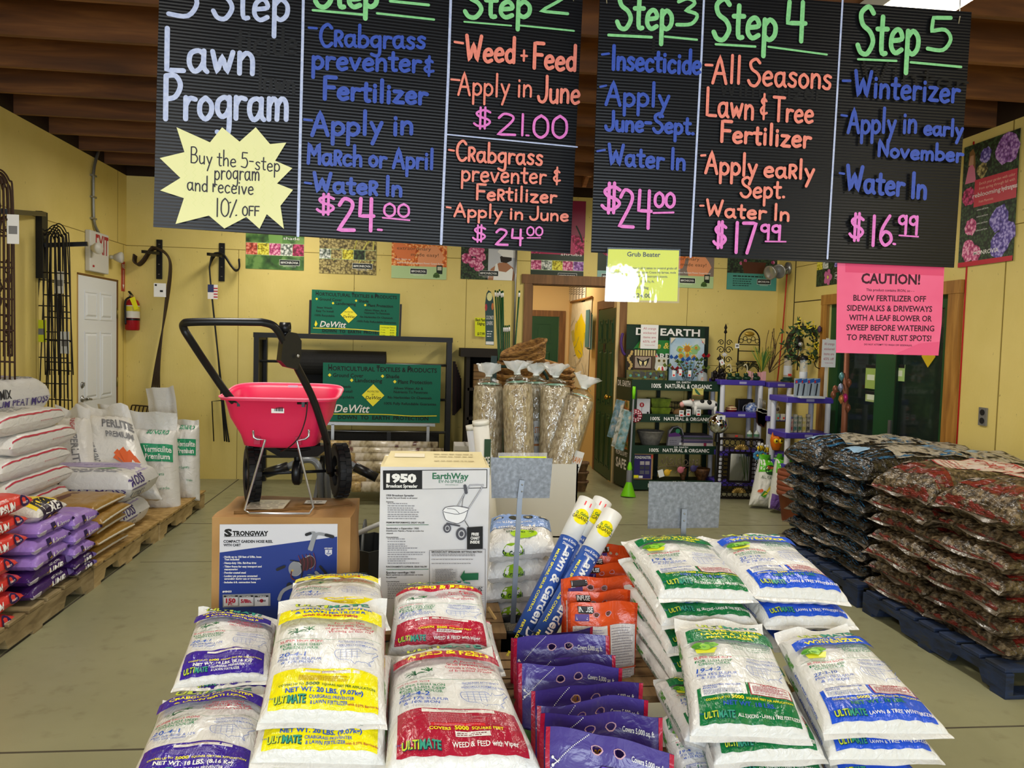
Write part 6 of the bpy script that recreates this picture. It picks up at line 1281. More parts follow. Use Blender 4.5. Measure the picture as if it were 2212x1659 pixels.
def fabsign(q,Y,label,frame,price):
    pl=Plane(at(q[0][0],q[0][1],Y=Y),at(q[1][0],q[1][1],Y=Y)-at(q[0][0],q[0][1],Y=Y));A,B,C,D=[pl.p(*a)for a in q];W=B[0];H=D[1]
    t=thing('fabric_sign',pl.o,label,'sign','green fabric signs');mb=MB();mb.bb((0,0,0),(0.001,.001,.001),SGN);mb=MB()
    mb.prism([(0,0),(W,0),(W,H),(0,H)],pl.ux,pl.uy,pl.o,.012,SGN);pr=Print();X=lambda f:f*W;Yy=lambda f:(1-f)*H;h=H
    T=lambda s_,x0,x1,yb,cap,m,b=.02,sh=0:pr.text(s_,X(x0),Yy(yb),cap*h,m,X(x1-x0),'l',b,sh)
    T('HORTICULTURAL TEXTILES & PRODUCTS',.045,.965,.13,.072,INK);T('H',.045,.075,.13,.1,INK);T('T',.45,.478,.13,.1,INK);T('P',.715,.742,.13,.1,INK)
    for s_,a,b_,y in(('Ground Cover',.085,.34,.24),('Shade',.53,.645,.24),('Landscaping',.27,.5,.32),('Plant Protection',.635,.925,.33)):
        T(s_,a,b_,y,.062,INK,.015);x=X(a)-.028*W;yy=Yy(y-.03);r_=.03*H;pr.poly([(x-r_,yy),(x,yy-r_),(x+r_,yy),(x,yy+r_)],YLW)
    for s_,a,b_,y in(('Stops Weeds',.06,.235,.42),('Easy To Install',.055,.25,.5),('100% Recyclable',.04,.265,.6),('Allows Water, Air &',.6,.85,.43),('Nutrients To Penetrate',.6,.89,.495),('No Herbicides Or Chemicals',.55,.925,.59),('100% Fully Refundable Guarantee',.52,.965,.695)):T(s_,a,b_,y,.042,INK,.012)
    x,yy,r_=X(.425),Yy(.54),.19*H;pr.poly([(x-r_,yy),(x,yy-r_),(x+r_,yy),(x,yy+r_)],YLW);T('PROTECTED',.375,.475,.49,.028,INK,.01);T('BY',.415,.435,.54,.025,INK,.01);pr.text('DeWitt',x,Yy(.61),.055*h,INK,.13*W,'c',.01,.25)
    pr.text('DeWitt',X(.1),Yy(.84),.13*h,WPRINT,.29*W,'l',.015,.25);pr.poly([(X(.055),Yy(.85)),(X(.04),Yy(.8)),(X(.055),Yy(.7)),(X(.075),Yy(.78))],YLW);pr.line([(X(.03),Yy(.875)),(X(.5),Yy(.865)),(X(.75),Yy(.885)),(X(.97),Yy(.875))],.008,YLW,4)
    T('DOWN  TO  EARTH  PROTECTION',.13,.9,.955,.062,INK,.02);pr.emit(mb,pl.fn,.0008,.0001);mb.build('panel',t)
    if price:
        pr=Print();a,b_,c,d=[X(.78),Yy(.98),X(.97),Yy(.74)];pr.rect(a,b_,c,d,YEL);pr.text('Landscape Fabric',(a+c)/2,d-.03,.016,INK,.14)
        for k in range(3):pr.text('3\' wide',a+.035,d-.055-.026*k,.011,INK,.045);pr.text('$0.50/ft',c-.04,d-.055-.026*k,.011,INK,.045)
        mb=MB();pr.emit(mb,pl.fn,.004,.0002);mb.build('price_card',t,'yellow price card')
    if frame=='posts':
        mb=MB()
        for x in(-.012,W+.012):mb.bar(pl.fn(x,-.03,-.006),pl.fn(x,H*.76,-.006),.02,.02,RF,(0,1,0))
        mb.build('side_post',t)
    else:
        mb=MB();FR=mat('b4b6b8',.35,.6);mb.bar(pl.fn(0,-.02,.0),pl.fn(W*.96,-.02,.0),.03,.03,FR)
        for x in(.09*W,.9*W):mb.bar(pl.fn(x,-.03,0),pl.fn(x,-pl.o.z,0),.03,.03,FR,(0,1,0))
        mb.build('frame',t,'bare metal sign frame')
fabsign([(671,720),(861,728),(863,634),(669,625)],8.36,'upper green fabric sign standing on the rack top with a yellow price card','posts',True)
fabsign([(696,910),(950,914),(953,792),(694,783)],8.3,'lower and larger green fabric sign on a metal frame in front of the rack','frame',False)
FILMP=mottle('printed_roll_wrap',[(.32,'5a4a38'),(.42,'b0a284'),(.55,'d8cec0'),(.64,'c4b69c'),(.7,'6a4a44')],6,3,.2,(1.5,.4,1.2),.3);BURL=mottle('burlap_roll',[(.3,'8a7348'),(.6,'b79c68'),(.8,'d8c08c')],40,4,.35,None,.3)
for i,(xa,xb,y,Y,r_)in enumerate([(690,946,960,8.1,.045),(688,958,974,8.0,.045),(705,950,988,7.9,.05),(720,946,1006,7.8,.05),(742,940,1032,7.7,.05),(760,930,1050,7.6,.05)]):
    A,B=at(xa,y,Y=Y),at(xb,y+5,Y=Y);A.z=B.z=at((xa+xb)/2,y+2,Y=Y).z;mb=MB();f=.12 if i%2 else .25
    mb.tube([A,A.lerp(B,f)],r_,BURL,14);mb.tube([A.lerp(B,f),B],r_+.001,FILMP,14)
    pr=Print()
    for k in range(3):pr.text(['NATURAL','BURLAP','DIAMETER'][k],0,0,.02,mat('4a4038',.5),.08,'c',.01)
    mb.build('burlap_roll',None,'clear wrapped burlap roll with printed film, %s of the pile before the fabric rack'%['topmost','second','third','fourth','fifth','lowest'][i],'roll','burlap rolls')
t=thing('roll_trestle',(-.75,7.85,0),'low black trestle carrying the burlap rolls','trestle')
for x in(-1.0,-.35):
    mb=MB();mb.bar((x,7.55,.02),(x,8.15,.02),.04,.04,RF);mb.bar((x,8.15,0),(x,8.15,.62),.04,.04,RF,(0,1,0));mb.bar((x,7.5,.0),(x,8.13,.42),.03,.03,RF);mb.build('stand',t)
cr=at(1030,765,Y=8.5)
# ------------------------------------------------------------------ dark slatted crate shelf and small boxes
t=thing('crate_shelf',(at(1030,900,Y=8.5).x,8.6,0),'dark wooden crate shelf against the back wall beside the coco liners','shelf');CW=mat('26211c',.7);xa,xb=at(1012,760,Y=8.4).x,at(1066,760,Y=8.4).x+.25
mb=MB();zt1=at(1000,752,Y=8.4).z;mb.bb((at(995,760,Y=8.4).x,8.38,zt1-.09),(xb,8.85,zt1),CW);mb.build('top_board',t)
for x in(xa,xb):mb=MB();mb.bb((x-.02,8.4,0),(x+.02,8.85,zt1-.09),CW);mb.build('side_panel',t)
for z in(.12,.42,.75,1.06):mb=MB();mb.bb((xa,8.4,z-.015),(xb,8.85,z+.015),CW);mb.build('shelf_board',t)
mb=MB();mb.bb((xa,8.84,0),(xb,8.86,zt1),mat('0e0c0a',.8));mb.build('back_board',t)
for i,(z,h)in enumerate(((1.075,.08),(1.16,.08),(1.245,.08))):mb=MB();mb.bb((xa+.06,8.45,z),(xa+.3,8.7,z+h),mat('8a6a44',.7),.004);mb.bb((xa+.06,8.448,z+h*.45),(xa+.3,8.45,z+h*.5),mat('5a4228',.7));mb.build('small_carton',None,'small brown carton in the dark crate shelf, %s of three'%['bottom','middle','top'][i],'carton','small brown cartons')
mb=MB();q=at(982,975,Y=7.2);mb.bb((q.x,7.2,0),(q.x+.2,7.5,q.z+.05),mat('cfcdc8',.6),.004);mb.bb((q.x,7.198,q.z+.0),(q.x+.2,7.2,q.z+.006),mat('8a8884',.6));mb.bb((q.x+.09,7.2,q.z+.0505),(q.x+.11,7.5,q.z+.052),mat('a8a49a',.4));mb.build('white_box',None,'small white carton on the floor left of the wattle box','carton')

# ------------------------------------------------------------------ coco liners, stakes, wattles
COCO=mottle('coco_fibre',[(.3,'5e4020'),(.5,'956a34'),(.7,'b88c4c')],26,6,.9,(1,1,2.4),1.0,dist=.02)
c0=at(1105,830,Y=6.9);
def coco(c,R_,tilt,tx,name_label):
    M=Matrix.Rotation(tilt,4,'Y')@Matrix.Rotation(tx,4,'X');mb=MB()
    mb.lathe([(.001,-.2),(R_*.62,-.19),(R_*.8,-.1),(R_*.95,-.012),(R_*1.02,-.004),(R_*1.03,.012),(R_*.97,.02),(R_*.9,.0),(R_*.74,-.1),(R_*.55,-.17),(.001,-.175)],c,COCO,34,'z',M)
    mb.v=[p+V((noise.noise(p*11),noise.noise(p*11+V((5,0,0))),noise.noise(p*12+V((0,5,0)))))*.014 for p in mb.v]
    mb.build('coco_liner',None,name_label,'liner','coco fibre liners')
for i in range(10):
    z=1.03+.052*i+(.02 if i>5 else 0);coco((c0.x+(.012*(i%3)if i<6 else .06+.012*i-.07),6.9,z),.2+.01*(i%2),0 if i<6 else-.09*(i-5),.12,'brown coco fibre pot liner, %s of the taller stack'%['lowest','ninth from the top','eighth from the top','seventh from the top','sixth from the top','fifth','fourth','third','second','topmost'][i])
for i in range(5):
    c1=at(1190,815,Y=7.1);coco((c1.x+.01*(i%2),7.1,1.17+.05*i),.21,.22,.1,'brown coco fibre pot liner, %s of the leaning stack by the hall door'%['lowest','fourth','third','second','topmost'][i])
t=thing('liner_stand',(c0.x,6.75,0),'dark green metal stand with an arched sign for the coco liners','stand');DG=mat('12302a',.4);sx0=at(1065,850,Y=6.55).x
mb=MB();mb.bb((sx0-.025,6.54,0),(sx0+.025,6.56,1.45),DG);mb.build('post',t)
mb=MB();mb.tube(spline(p3([(1076,792,6.5),(1110,792,6.45),(1150,793,6.45),(1172,800,6.45),(1184,820,6.45)]),5),.012,DG,8);mb.build('hoop_arm',t)
mb=MB();mb.bb((sx0-.2,6.5,0),(sx0+.75,7.2,.03),DG);mb.bb((sx0-.02,6.6,.79),(sx0+.7,7.3,.82),DG);mb.bb((sx0+.3,6.8,.03),(sx0+.36,6.86,.79),DG);mb.build('base_shelf',t)
plc_=Plane(at(1049,745,Y=6.5),(1,0,0));mb=MB();q=[plc_.p(*a)for a in[(1049,745),(1067,746),(1067,665),(1065,642),(1060,630),(1055,627),(1051,634),(1048,655)]];mb.prism(q,plc_.ux,plc_.uy,plc_.o,.008,mat('143c38',.4))
pr=Print();a=plc_.p(1057.5,641);pr.disc(a[0],a[1],.022,mat('e8e4a0',.4),14,.035);a=plc_.p(1058,690);pr.text('COCOMATS',a[0],a[1],.03,WPRINT,.06);pr.text('LINERS',a[0],a[1]-.045,.03,WPRINT,.05);pr.bars(a[0]-.02,a[0]+.025,[a[1]-.1,a[1]-.12,a[1]-.14],.006,WPRINT,random.Random(1));b0=plc_.p(1049.5,744);b1=plc_.p(1066.5,738);pr.rect(b0[0],b0[1],b1[0],b1[1],WHITE)
for a,b_,m in((1050,664,'b03038'),(1064,662,'c06a30')):k_=plc_.p(a,b_);pr.disc(k_[0],k_[1],.01,mat(m,.5),8,.03)
pr.emit(mb,plc_.fn,.001,.0002);mb.build('arched_sign',t,'dark green arched sign')
STK=mat('1d4a24',.4)
for i,(xa,ya,xb,yb,tall)in enumerate([(1070,627,1076,750,1),(1075,628,1079,750,1),(1079,625,1083,750,1),(1083,629,1086,750,1),(1086,628,1088,750,1),(1122,628,1113,745,1),(1088,703,1088,750,0),(1092,703,1092,750,0),(1096,703,1096,750,0),(1100,702,1100,750,0)]):
    A=at(xb,yb,Y=7.6);B=at(xa,ya,Y=7.6);D_=(A-B).normalized();E=A+D_*(A.z/max(-D_.z,.1));mb=MB();mb.tube([E,B],.008,STK,7);mb.tube([B-(B-A).normalized()*.06,B-(B-A).normalized()*.02],.0095,WHITE,7);mb.build('plant_stake',None,'green coated plant stake with a white label, '+('leaning alone by the hall doorway' if i==5 else('in the tall bundle' if tall else 'in the short bundle')+' behind the coco liners'),'stake',None if i==5 else('tall green stakes' if tall else 'short green stakes'))
pl_=Plane(at(1026,726,Y=8.84),(1,0,0));mb=MB();q=[pl_.p(*a)for a in[(1026,726),(1052,728),(1052,687),(1026,686)]];mb.prism(q,pl_.ux,pl_.uy,pl_.o,.002,YEL);pr=Print()
for s_,y,w_ in(('Black Plastic',694,.12),('Edging',702,.08),('$17.99',724,.08)):a=pl_.p(1039,y);pr.text(s_,a[0],a[1],.03,INK,w_,'c',.02)
pr.emit(mb,pl_.fn,.001);mb.build('price_card',None,'yellow price card for black plastic edging on the back wall','sign')
mb=MB();mb.tube([(at(1114,600,Y=8.84).x,8.845,3.15),(at(1114,600,Y=8.84).x,8.845,1.2)],.012,STEEL,8);mb.build('wall_conduit',None,'thin metal conduit on the back wall beside the hall doorway','conduit')
t=thing('wattle_carton',(at(1155,1100,Y=5.2).x,5.35,0),'tall plain white carton holding the wrapped straw rolls','carton')
xa,xb=at(1046,1003,Y=5.1).x,at(1249,1003,Y=5.1).x;zt2=at(1249,1003,Y=5.1).z;mb=MB();WC_=mat('d6d4cc',.6)
for a,b_ in(((xa,5.1,0),(xb,5.11,zt2)),((xa,5.6,0),(xb,5.61,zt2)),((xa,5.1,0),(xa+.01,5.6,zt2)),((xb-.01,5.1,0),(xb,5.6,zt2)),((xa,5.1,.3),(xb,5.6,.31))):mb.bb(a,b_,WC_)
mb.build('box',t)
STRAW=mottle('straw_fill',[(.3,'8a7656'),(.5,'b8a482'),(.68,'d8c8a8')],34,6,.7,(1.4,1.4,.7),.9,dist=.02);TUF=glassy('crumpled_film',(.93,.96,.97),.55,.2,1.0);PLF=film('clear_wrap',.17,.12,1.0,(.97,.99,1),30)
for i,(xb_,yb_,xt,yt,Y,r_)in enumerate([(1052,1000,1056,830,5.4,.1),(1122,1000,1118,826,5.25,.098),(1158,1000,1158,828,5.5,.095),(1195,1000,1200,832,5.3,.1),(1210,1002,1256,856,5.2,.095)]):
    B=at(xb_,yb_,Y=Y);T_=at(xt,yt,Y=Y);d=(T_-B).normalized();B=B-d*max(0,(B.z-.34)/max(d.z,.1));t=thing('straw_wattle',B,'clear wrapped straw roll standing in the white carton, '+['leftmost','second from the left','half hidden behind its neighbours','fourth from the left','tilted one at the right'][i],'roll','straw rolls');L=(T_-B).length
    M=d.to_track_quat('Z','Y').to_matrix().to_4x4();mb=MB();mb.lathe([(.0,0),(r_*.96,0),(r_,.03),(r_,L-.05),(r_*.94,L-.015),(0,L)],B,STRAW,26,'z',M);mb.v=[p+V((noise.noise(p*14),noise.noise(p*14+V((3,0,0))),0))*.007 for p in mb.v];mb.build('straw',t)
    mb=MB();rn=random.Random(i);mb.lathe([(r_+.006,0),(r_+.008,L-.05),(r_*.8,L+.02),(.022,L+.05),(.018,L+.06)],B,PLF,28,'z',M);mb.lathe([(.018,L+.06),(.03,L+.075),(.055,L+.1),(.085,L+.14)],B,TUF,28,'z',M)
    mb.v=[p+V((noise.noise(p*20+V((i,0,0))),noise.noise(p*20+V((0,i,0))),.5*noise.noise(p*24)))*(.012+(.03 if(p-B).dot(d)>L+.07 else 0))for p in mb.v];mb.build('wrap',t,'clear plastic wrap tied in a tuft')
    mb=MB();mb.lathe([(.02,L+.052),(.024,L+.058),(.02,L+.064)],B,mat('e8ece8',.3),12,'z',M);mb.lathe([(r_*.3,L+.012),(r_*.75,L+.002)],B,mat('8fc0a8',.4),18,'z',M);mb.build('twist_tie',t)
    if i in(2,4):
        sd=d.cross(V((0,1,0))).normalized();pl_=Plane(B+d*(L*(.5 if i==2 else .36))+V((.07 if i==4 else .02,-r_+(.02 if i==4 else-.014),0)),-sd if sd.x<0 else sd,d);mb=MB();mb.prism([(-.05,0),(.05,0),(.05,.22),(-.05,.22)],pl_.ux,pl_.uy,pl_.o,.001,mat('d6d6d2',.3));pr=Print();pr.text('STRAW',0,.14,.04,mat('c87a30',.4),.09,'c',.02);pr.text('WATTLE',0,.08,.04,mat('3a3a3a',.4),.09,'c',.02);pr.rect(-.05,.05,.05,.065,mat('c87a30',.4));pr.emit(mb,pl_.fn,.0008);mb.build('insert_card',t,'printed paper insert')
for i,(xa,ya,xb,yb,Y,r_,m,s_)in enumerate([(1046,1000,1038,908,4.9,.05,'e8e6de','GIE'),(1030,1000,1020,918,5.0,.04,'d8dce4','NET')]):
    A,B=at(xa,ya,Y=Y),at(xb,yb,Y=Y);d=(B-A).normalized();A=A-d*(A.z/d.z)*.96;mb=MB();mb.tube([A,B-d*.02],r_,mat(m,.4),18);mb.tube([B-d*.03,B],r_*1.05,mat('f0eee4',.4),18)
    pl_=Plane(A+d*((B-A).length*.8)+V((0,-r_-.002,0)),(1,0,0),d);pr=Print();pr.rect(.0,-.12,r_*.8,.1,mat('2c4a2c' if i==0 else '3a4a8a',.4));pr.text(s_,r_*.4,-.06,.05,WPRINT,r_*.6,'c',.02);pr.emit(mb,pl_.fn,.0005);mb.build('printed_tube',None,['cream printed tube with a green label left of the straw rolls','thin blue and white tube behind the cream printed tube'][i],'tube')
cp=at(1252,1064,Z=0);
for i in range(3):mb=MB();mb.lathe([(.05,.01),(.075,.1),(.085,.1),(.085,.12),(.07,.12),(.045,.02)],(cp.x+.02,cp.y+.05,.1*i),mottle('rusty_pot',[(.3,'4a3420'),(.7,'7a5a38')],20,4,.8),18);mb.build('peat_pot',None,'small brown pot stacked on the floor by the hall door, %s of three'%['bottom','middle','top'][i],'pot','small brown pots')
# map and papers in the hall
mp=Plane((HXR-.012,at(1234,760,X=HXR).y,0),(0,-1,0));
t=thing('wall_map',(HXR-.012,10.8,1.2),'large paper wall map with a yellow county hanging in the hall','map');q=[mp.p(*a)for a in[(1225,832),(1268,842),(1279,645),(1236,655)]];mb=MB();mb.prism(q,mp.ux,mp.uy,mp.o,.004,mottle('map_paper',[(.3,'d8cdb0'),(.7,'e8e0c8')],9,4,.6));pr=Print()
pr.poly([mp.p(*a)for a in[(1243,700),(1250,690),(1256,676),(1260,690),(1266,705),(1262,730),(1258,770),(1250,776),(1243,765),(1238,742)]],mat('e8d018',.5));pr.poly([mp.p(*a)for a in[(1262,720),(1270,712),(1268,735),(1263,752)]],mat('b8b030',.5));pr.poly([mp.p(*a)for a in[(1234,716),(1240,712),(1242,735),(1237,740)]],mat('c8c068',.5))
for i in range(14):
    rr=random.Random(i);x,y=rr.uniform(1232,1272),rr.uniform(670,825);pr.line([mp.p(x,y),mp.p(x+rr.uniform(-8,8),y+rr.uniform(4,20)),mp.p(x+rr.uniform(-10,10),y+rr.uniform(10,36))],.008,mat(rr.choice(['7a8a9a','b8a888','6a9a98']),.6),3)
pr.emit(mb,mp.fn,.001,.0004);mb.build('map_sheet',t);a=mp.p(1235,653);b_=mp.p(1280,642);mb=MB();mb.tube([mp.fn(a[0],a[1],.01),mp.fn(b_[0],b_[1],.01)],.018,mat('9a6a30',.5));mb.build('roller',t)
for i in range(6):a=mp.p(1226+i*6.2,622);mb=MB();mb.prism([(a[0],a[1]-.2),(a[0]+.26,a[1]-.2),(a[0]+.26,a[1]+.14),(a[0],a[1]+.14)],mp.ux,mp.uy,mp.o,.002,mat('e8e2d4',.6));pr=Print();pr.bars(a[0]+.03,a[0]+.22,[a[1]+.08-.03*k for k in range(7)],.012,mat('6a6258',.6),random.Random(i));pr.rect(a[0]+.02,a[1]+.11,a[0]+.24,a[1]+.13,mat('8a3a30',.6));pr.emit(mb,mp.fn,.001);mb.build('wall_notice',None,'white paper notice in the row above the hall map','notice','notices above the map')
mb=MB();a=mp.p(1278,710);
for k,c_ in enumerate(('8fb8b0','3a6a60','e8e4dc','5a8a90')):mb.bb((HXR-.05-.012*k,at(1281,740,X=HXR).y-.12,1.5+.01*k),(HXR-.04-.012*k,at(1281,740,X=HXR).y+.1,1.95+.02*k),mat(c_,.6))
mb.build('clipboard_files',None,'teal and white files hanging beside the hall map','files')
# ------------------------------------------------------------------ fittings on the left and back walls
t=thing('exit_sign',(XL,8.05,2.1),'white exit sign with two lamp heads above the white door','sign');EW=mat('d0cfca',.5);ERD=mat('a81c28',.5)
ya,yb,za,zb_=7.84,8.28,2.12,2.5;mb=MB();mb.bb((XL,ya,za),(XL+.05,yb,zb_),EW,.01);ple_=Plane((XL+.0502,ya,za),(0,1,0));pr=Print();pr.text('EXIT',.27,.18,.17,ERD,.3,'c',.02);pr.rect(.05,.04,.09,.06,ERD);pr.emit(mb,ple_.fn,.001);mb.build('housing',t)
for i,(y,z)in enumerate(((7.86,2.33),(8.38,2.3))):
    mb=MB();mb.lathe([(0,0),(.028,.0),(.052,.05),(.056,.07),(.05,.08),(0,.085)],(XL+.06,y,z),mat('c4c2ba',.3),18,'x',Matrix.Rotation(-.35+.4*i,4,'Z'));mb.tube([(XL+.02,y,z),(XL+.07,y,z)],.02,EW);mb.build('lamp_head',t)
mb=MB();mb.tube(spline([(XL+.03,8.08,2.5),(XL+.02,8.0,2.6),(XL+.02,7.98,2.9),(XL+.02,8.0,3.1),(XL+.02,8.12,3.3)],6),.014,mat('8a8a84',.4,.7),8)
for z in(2.62,2.82,3.02):mb.bb((XL,7.95,z-.008),(XL+.035,8.03,z+.008),STEEL)
mb.build('flexible_conduit',None,'grey flexible conduit running up from the exit sign','conduit')
pfl=Plane((XL+.004,8.735,1.985),(0,1,0));mb=MB();mb.prism([(0,0),(.09,0),(.09,.31),(0,.31)],pfl.ux,pfl.uy,pfl.o,.003,mat('b02028',.4));pr=Print();pr.text('FIRE',.045,.24,.04,WPRINT,.075,'c',.02);pr.rect(.04,.06,.05,.22,WPRINT);pr.poly([(.02,.07),(.07,.07),(.045,.02)],WPRINT);pr.emit(mb,pfl.fn,.001);mb.build('fire_arrow_sign',None,'red fire sign with a white arrow above the extinguisher','sign')
ex=(-3.06,8.78,1.58);t=thing('fire_extinguisher',ex,'red fire extinguisher hung in the corner beside the white door','extinguisher');mb=MB();FR_=mat('a01822',.3)
mb.lathe([(0,0),(.06,.0),(.07,.012),(.07,.27),(.055,.31),(.025,.33),(.022,.35)],ex,FR_,24);mb.build('cylinder',t);mb=MB();mb.lathe([(.072,.13),(.072,.26)],ex,mat('dcd8cc',.4),24);mb.lathe([(.0725,.2),(.0725,.25)],ex,mat('d8c838',.4),24);mb.lathe([(.073,.105),(.073,.125)],ex,BLK,24);mb.build('label',t,'white and yellow paper label')
mb=MB();mb.bar((ex[0],ex[1],ex[2]+.36),(ex[0]+.0,ex[1]-.1,ex[2]+.4),.02,.012,BLK);mb.bar((ex[0],ex[1],ex[2]+.36),(ex[0],ex[1]-.09,ex[2]+.365),.02,.01,STEEL);mb.build('lever',t)
mb=MB();mb.tube(spline([(ex[0]-.01,ex[1]-.03,ex[2]+.35),(ex[0]-.05,ex[1]-.06,ex[2]+.3),(ex[0]-.045,ex[1]-.075,ex[2]+.15),(ex[0]-.04,ex[1]-.078,ex[2]+.06)],5),.01,BLK,8);mb.build('hose',t);mb=MB();mb.prism([(0,0),(.05,-.12),(.09,-.1),(.05,.02)],(1,0,0),(0,0,1),(ex[0]+.0,ex[1]-.085,ex[2]+.33),.002,mat('e8e018',.5));mb.build('inspection_tag',t,'yellow inspection tag')
def hook_rail(x,zb,zt,label,dirx):
    t=thing('hook_rail',(x,YB,zb),label,'rail','wall hook rails');mb=MB();mb.bb((x-.03,YB-.018,zb),(x+.03,YB,zt),BLK,.003)
    for k in range(4):mb.ball((x,YB-.019,zb+.05+k*(zt-zb-.1)/3),.012,STEEL,10,sz=.5)
    mb.build('plate',t);mb=MB();mb.bar((x,YB-.02,zb+.27),(x-.05,YB-.36,zb+.25),.03,.03,BLK);mb.build('arm',t);return t
hook_rail(-2.82,2.13,2.545,'black hook rail on the back wall nearest the corner',-1);hook_rail(-2.18,2.13,2.535,'black hook rail on the back wall nearer the fabric rack',1)
BRZ=mat('3a2c20',.45,.3)
for i in range(5):  # shepherd hooks hanging over the first rail
    y=YB-.07-.055*i;dx=.012*i;mb=MB()
    pts=[(-3.03+dx,y,2.36),(-3.035+dx,y,2.29),(-3.0+dx,y,2.26),(-2.95+dx,y,2.3),(-2.87+dx,y,2.42),(-2.78,y,2.435),(-2.7+dx,y,2.35),(-2.68+dx,y,2.2),(-2.72+dx,y,1.85),(-2.85+.03*i,y+.01,1.15),(-2.93+.05*i,YB-.06-.03*i,.5),(-2.95+.05*i,YB-.05-.03*i,.3)]
    mb.tube(spline(pts,6),.0085,BRZ,7);s_=pts[-2];mb.tube(spline([(s_[0],s_[1],.78),(s_[0]-.12,s_[1],.79),(s_[0]-.15,s_[1],.77),(s_[0]-.17,s_[1],.62)],4),.007,BRZ,6);mb.build('shepherd_hook',None,'bronze shepherd hook hanging in the bundle beside the fire extinguisher','hook','bronze shepherd hooks')
mb=MB();mb.bb((-2.78,YB-.303,1.93),(-2.66,YB-.301,2.07),WHITE);mb.bb((-2.77,YB-.304,2.04),(-2.75,YB-.303,2.06),INK);mb.bb((-2.72,YB-.304,1.98),(-2.69,YB-.303,2.0),INK);mb.build('hang_tag',None,'white price tag on the bronze shepherd hooks','tag')
for i in range(3):
    y=YB-.08-.06*i;mb=MB();dx=.015*i
    pts=[(-1.99+dx,y,2.36),(-1.985+dx,y,2.27),(-2.02+dx,y,2.24),(-2.07+dx,y,2.29),(-2.15+dx,y,2.4),(-2.22,y,2.4),(-2.28+dx,y,2.3),(-2.28+dx,y,2.15),(-2.2+dx,y,1.4),(-2.14+.02*i,YB-.08-.03*i,.7),(-2.12+.03*i,YB-.07-.03*i,.42)]
    mb.tube(spline(pts,6),.0085,BLK,7)
    if i==0:mb.tube([(-2.15,y,.86),(-2.25,y-.01,.85),(-2.23,y,.42)],.006,BLK,6)
    mb.build('shepherd_hook',None,'black shepherd hook hanging on the rail nearer the fabric rack','hook','black shepherd hooks')
mb=MB();mb.bb((-2.27,YB-.212,1.93),(-2.17,YB-.209,2.08),mat('e4e0e0',.5))
for k in range(4):mb.bb((-2.21,YB-.2135,1.945+.03*k),(-2.17,YB-.212,1.958+.03*k),mat('b02c3c',.5))
mb.bb((-2.27,YB-.2135,2.0),(-2.21,YB-.212,2.08),mat('2a3462',.5));mb.build('hang_tag',None,'red, white and blue flag tag on the black shepherd hooks','tag')
# trellis bracket and trellises on the left wall
t=thing('trellis_bracket',(XL,6.95,2.1),'black steel wall bracket with two arms holding the trellises','bracket');mb=MB();mb.bb((XL,6.9,1.98),(XL+.05,7.0,2.52),BLK);mb.build('upright',t)
for a,b_ in(((XL+.05,6.93,2.5),(XL+.5,5.4,2.3)),((XL+.05,6.95,2.25),(XL+.36,7.0,2.28))):mb=MB();mb.bar(a,b_,.035,.035,BLK);mb.build('arm',t)
WR=mat('1e1a18',.5,.3)
def trellis(px,Y,m,r_,label,dense=0,group='wire trellises'):
    xl,xr,ytop,ysh,ybot,xl2,xr2=px;mb=MB();P_=lambda x,y:at(x,y,Y=Y)
    for k in range(4):
        f=k/3;ax,bx_=xl+(xr-xl)*.16*k,xr-(xr-xl)*.16*k;yt=ytop+k*(ysh-ytop)*.1
        if ax>=bx_:continue
        al,bl=xl2+(xr2-xl2)*.16*k,xr2-(xr2-xl2)*.16*k;mid=(ax+bx_)/2
        mb.tube(spline([P_(al,ybot),P_(ax,ysh),P_(ax+(mid-ax)*.3,yt+(ysh-yt)*.3),P_(mid,yt),P_(bx_-(mid-ax)*.3,yt+(ysh-yt)*.3),P_(bx_,ysh),P_(bl,ybot)],6),r_,m,5)
    n=5
    for k in range(1,n+1):f=k/(n+.6);y=ysh+(ybot-ysh)*f;mb.tube([P_(xl+(xl2-xl)*f-1,y),P_(xr+(xr2-xr)*f+1,y+3)],r_,m,5)
    if dense:
        rr=random.Random(4)
        for k in range(26):
            x,y=rr.uniform(xl,xr),rr.uniform(ytop+40,ybot-60);s_=rr.choice((-1,1));mb.tube(spline([P_(x,y),P_(x+5*s_,y+14),P_(x+1*s_,y+26),P_(x-5*s_,y+22),P_(x-4*s_,y+14)],4),r_*.8,m,4);mb.ball(P_(x,y),.012,m,6)
    mb.build('wire_trellis',None,label,'trellis',group)
RUST=mat('3e2a1e',.6,.3)
trellis((-34,28,366,440,820,-36,32),5.3,RUST,.006,'rusty scrollwork trellis cut by the left edge of the picture',1,'scroll trellises')
trellis((-28,24,372,450,770,-30,26),5.42,RUST,.006,'rusty scrollwork trellis hanging just behind the other rusty one',1,'scroll trellises')
trellis((103,150,483,545,900,104,156),6.9,WR,.005,'black arched wire trellis on the bracket, narrow one nearest the white door')
trellis((92,146,486,540,810,98,158),6.75,WR,.005,'black arched wire trellis on the bracket, short one in the middle')
trellis((78,140,494,548,860,56,146),6.95,WR,.005,'black arched wire trellis on the bracket, broad one nearest the wall')
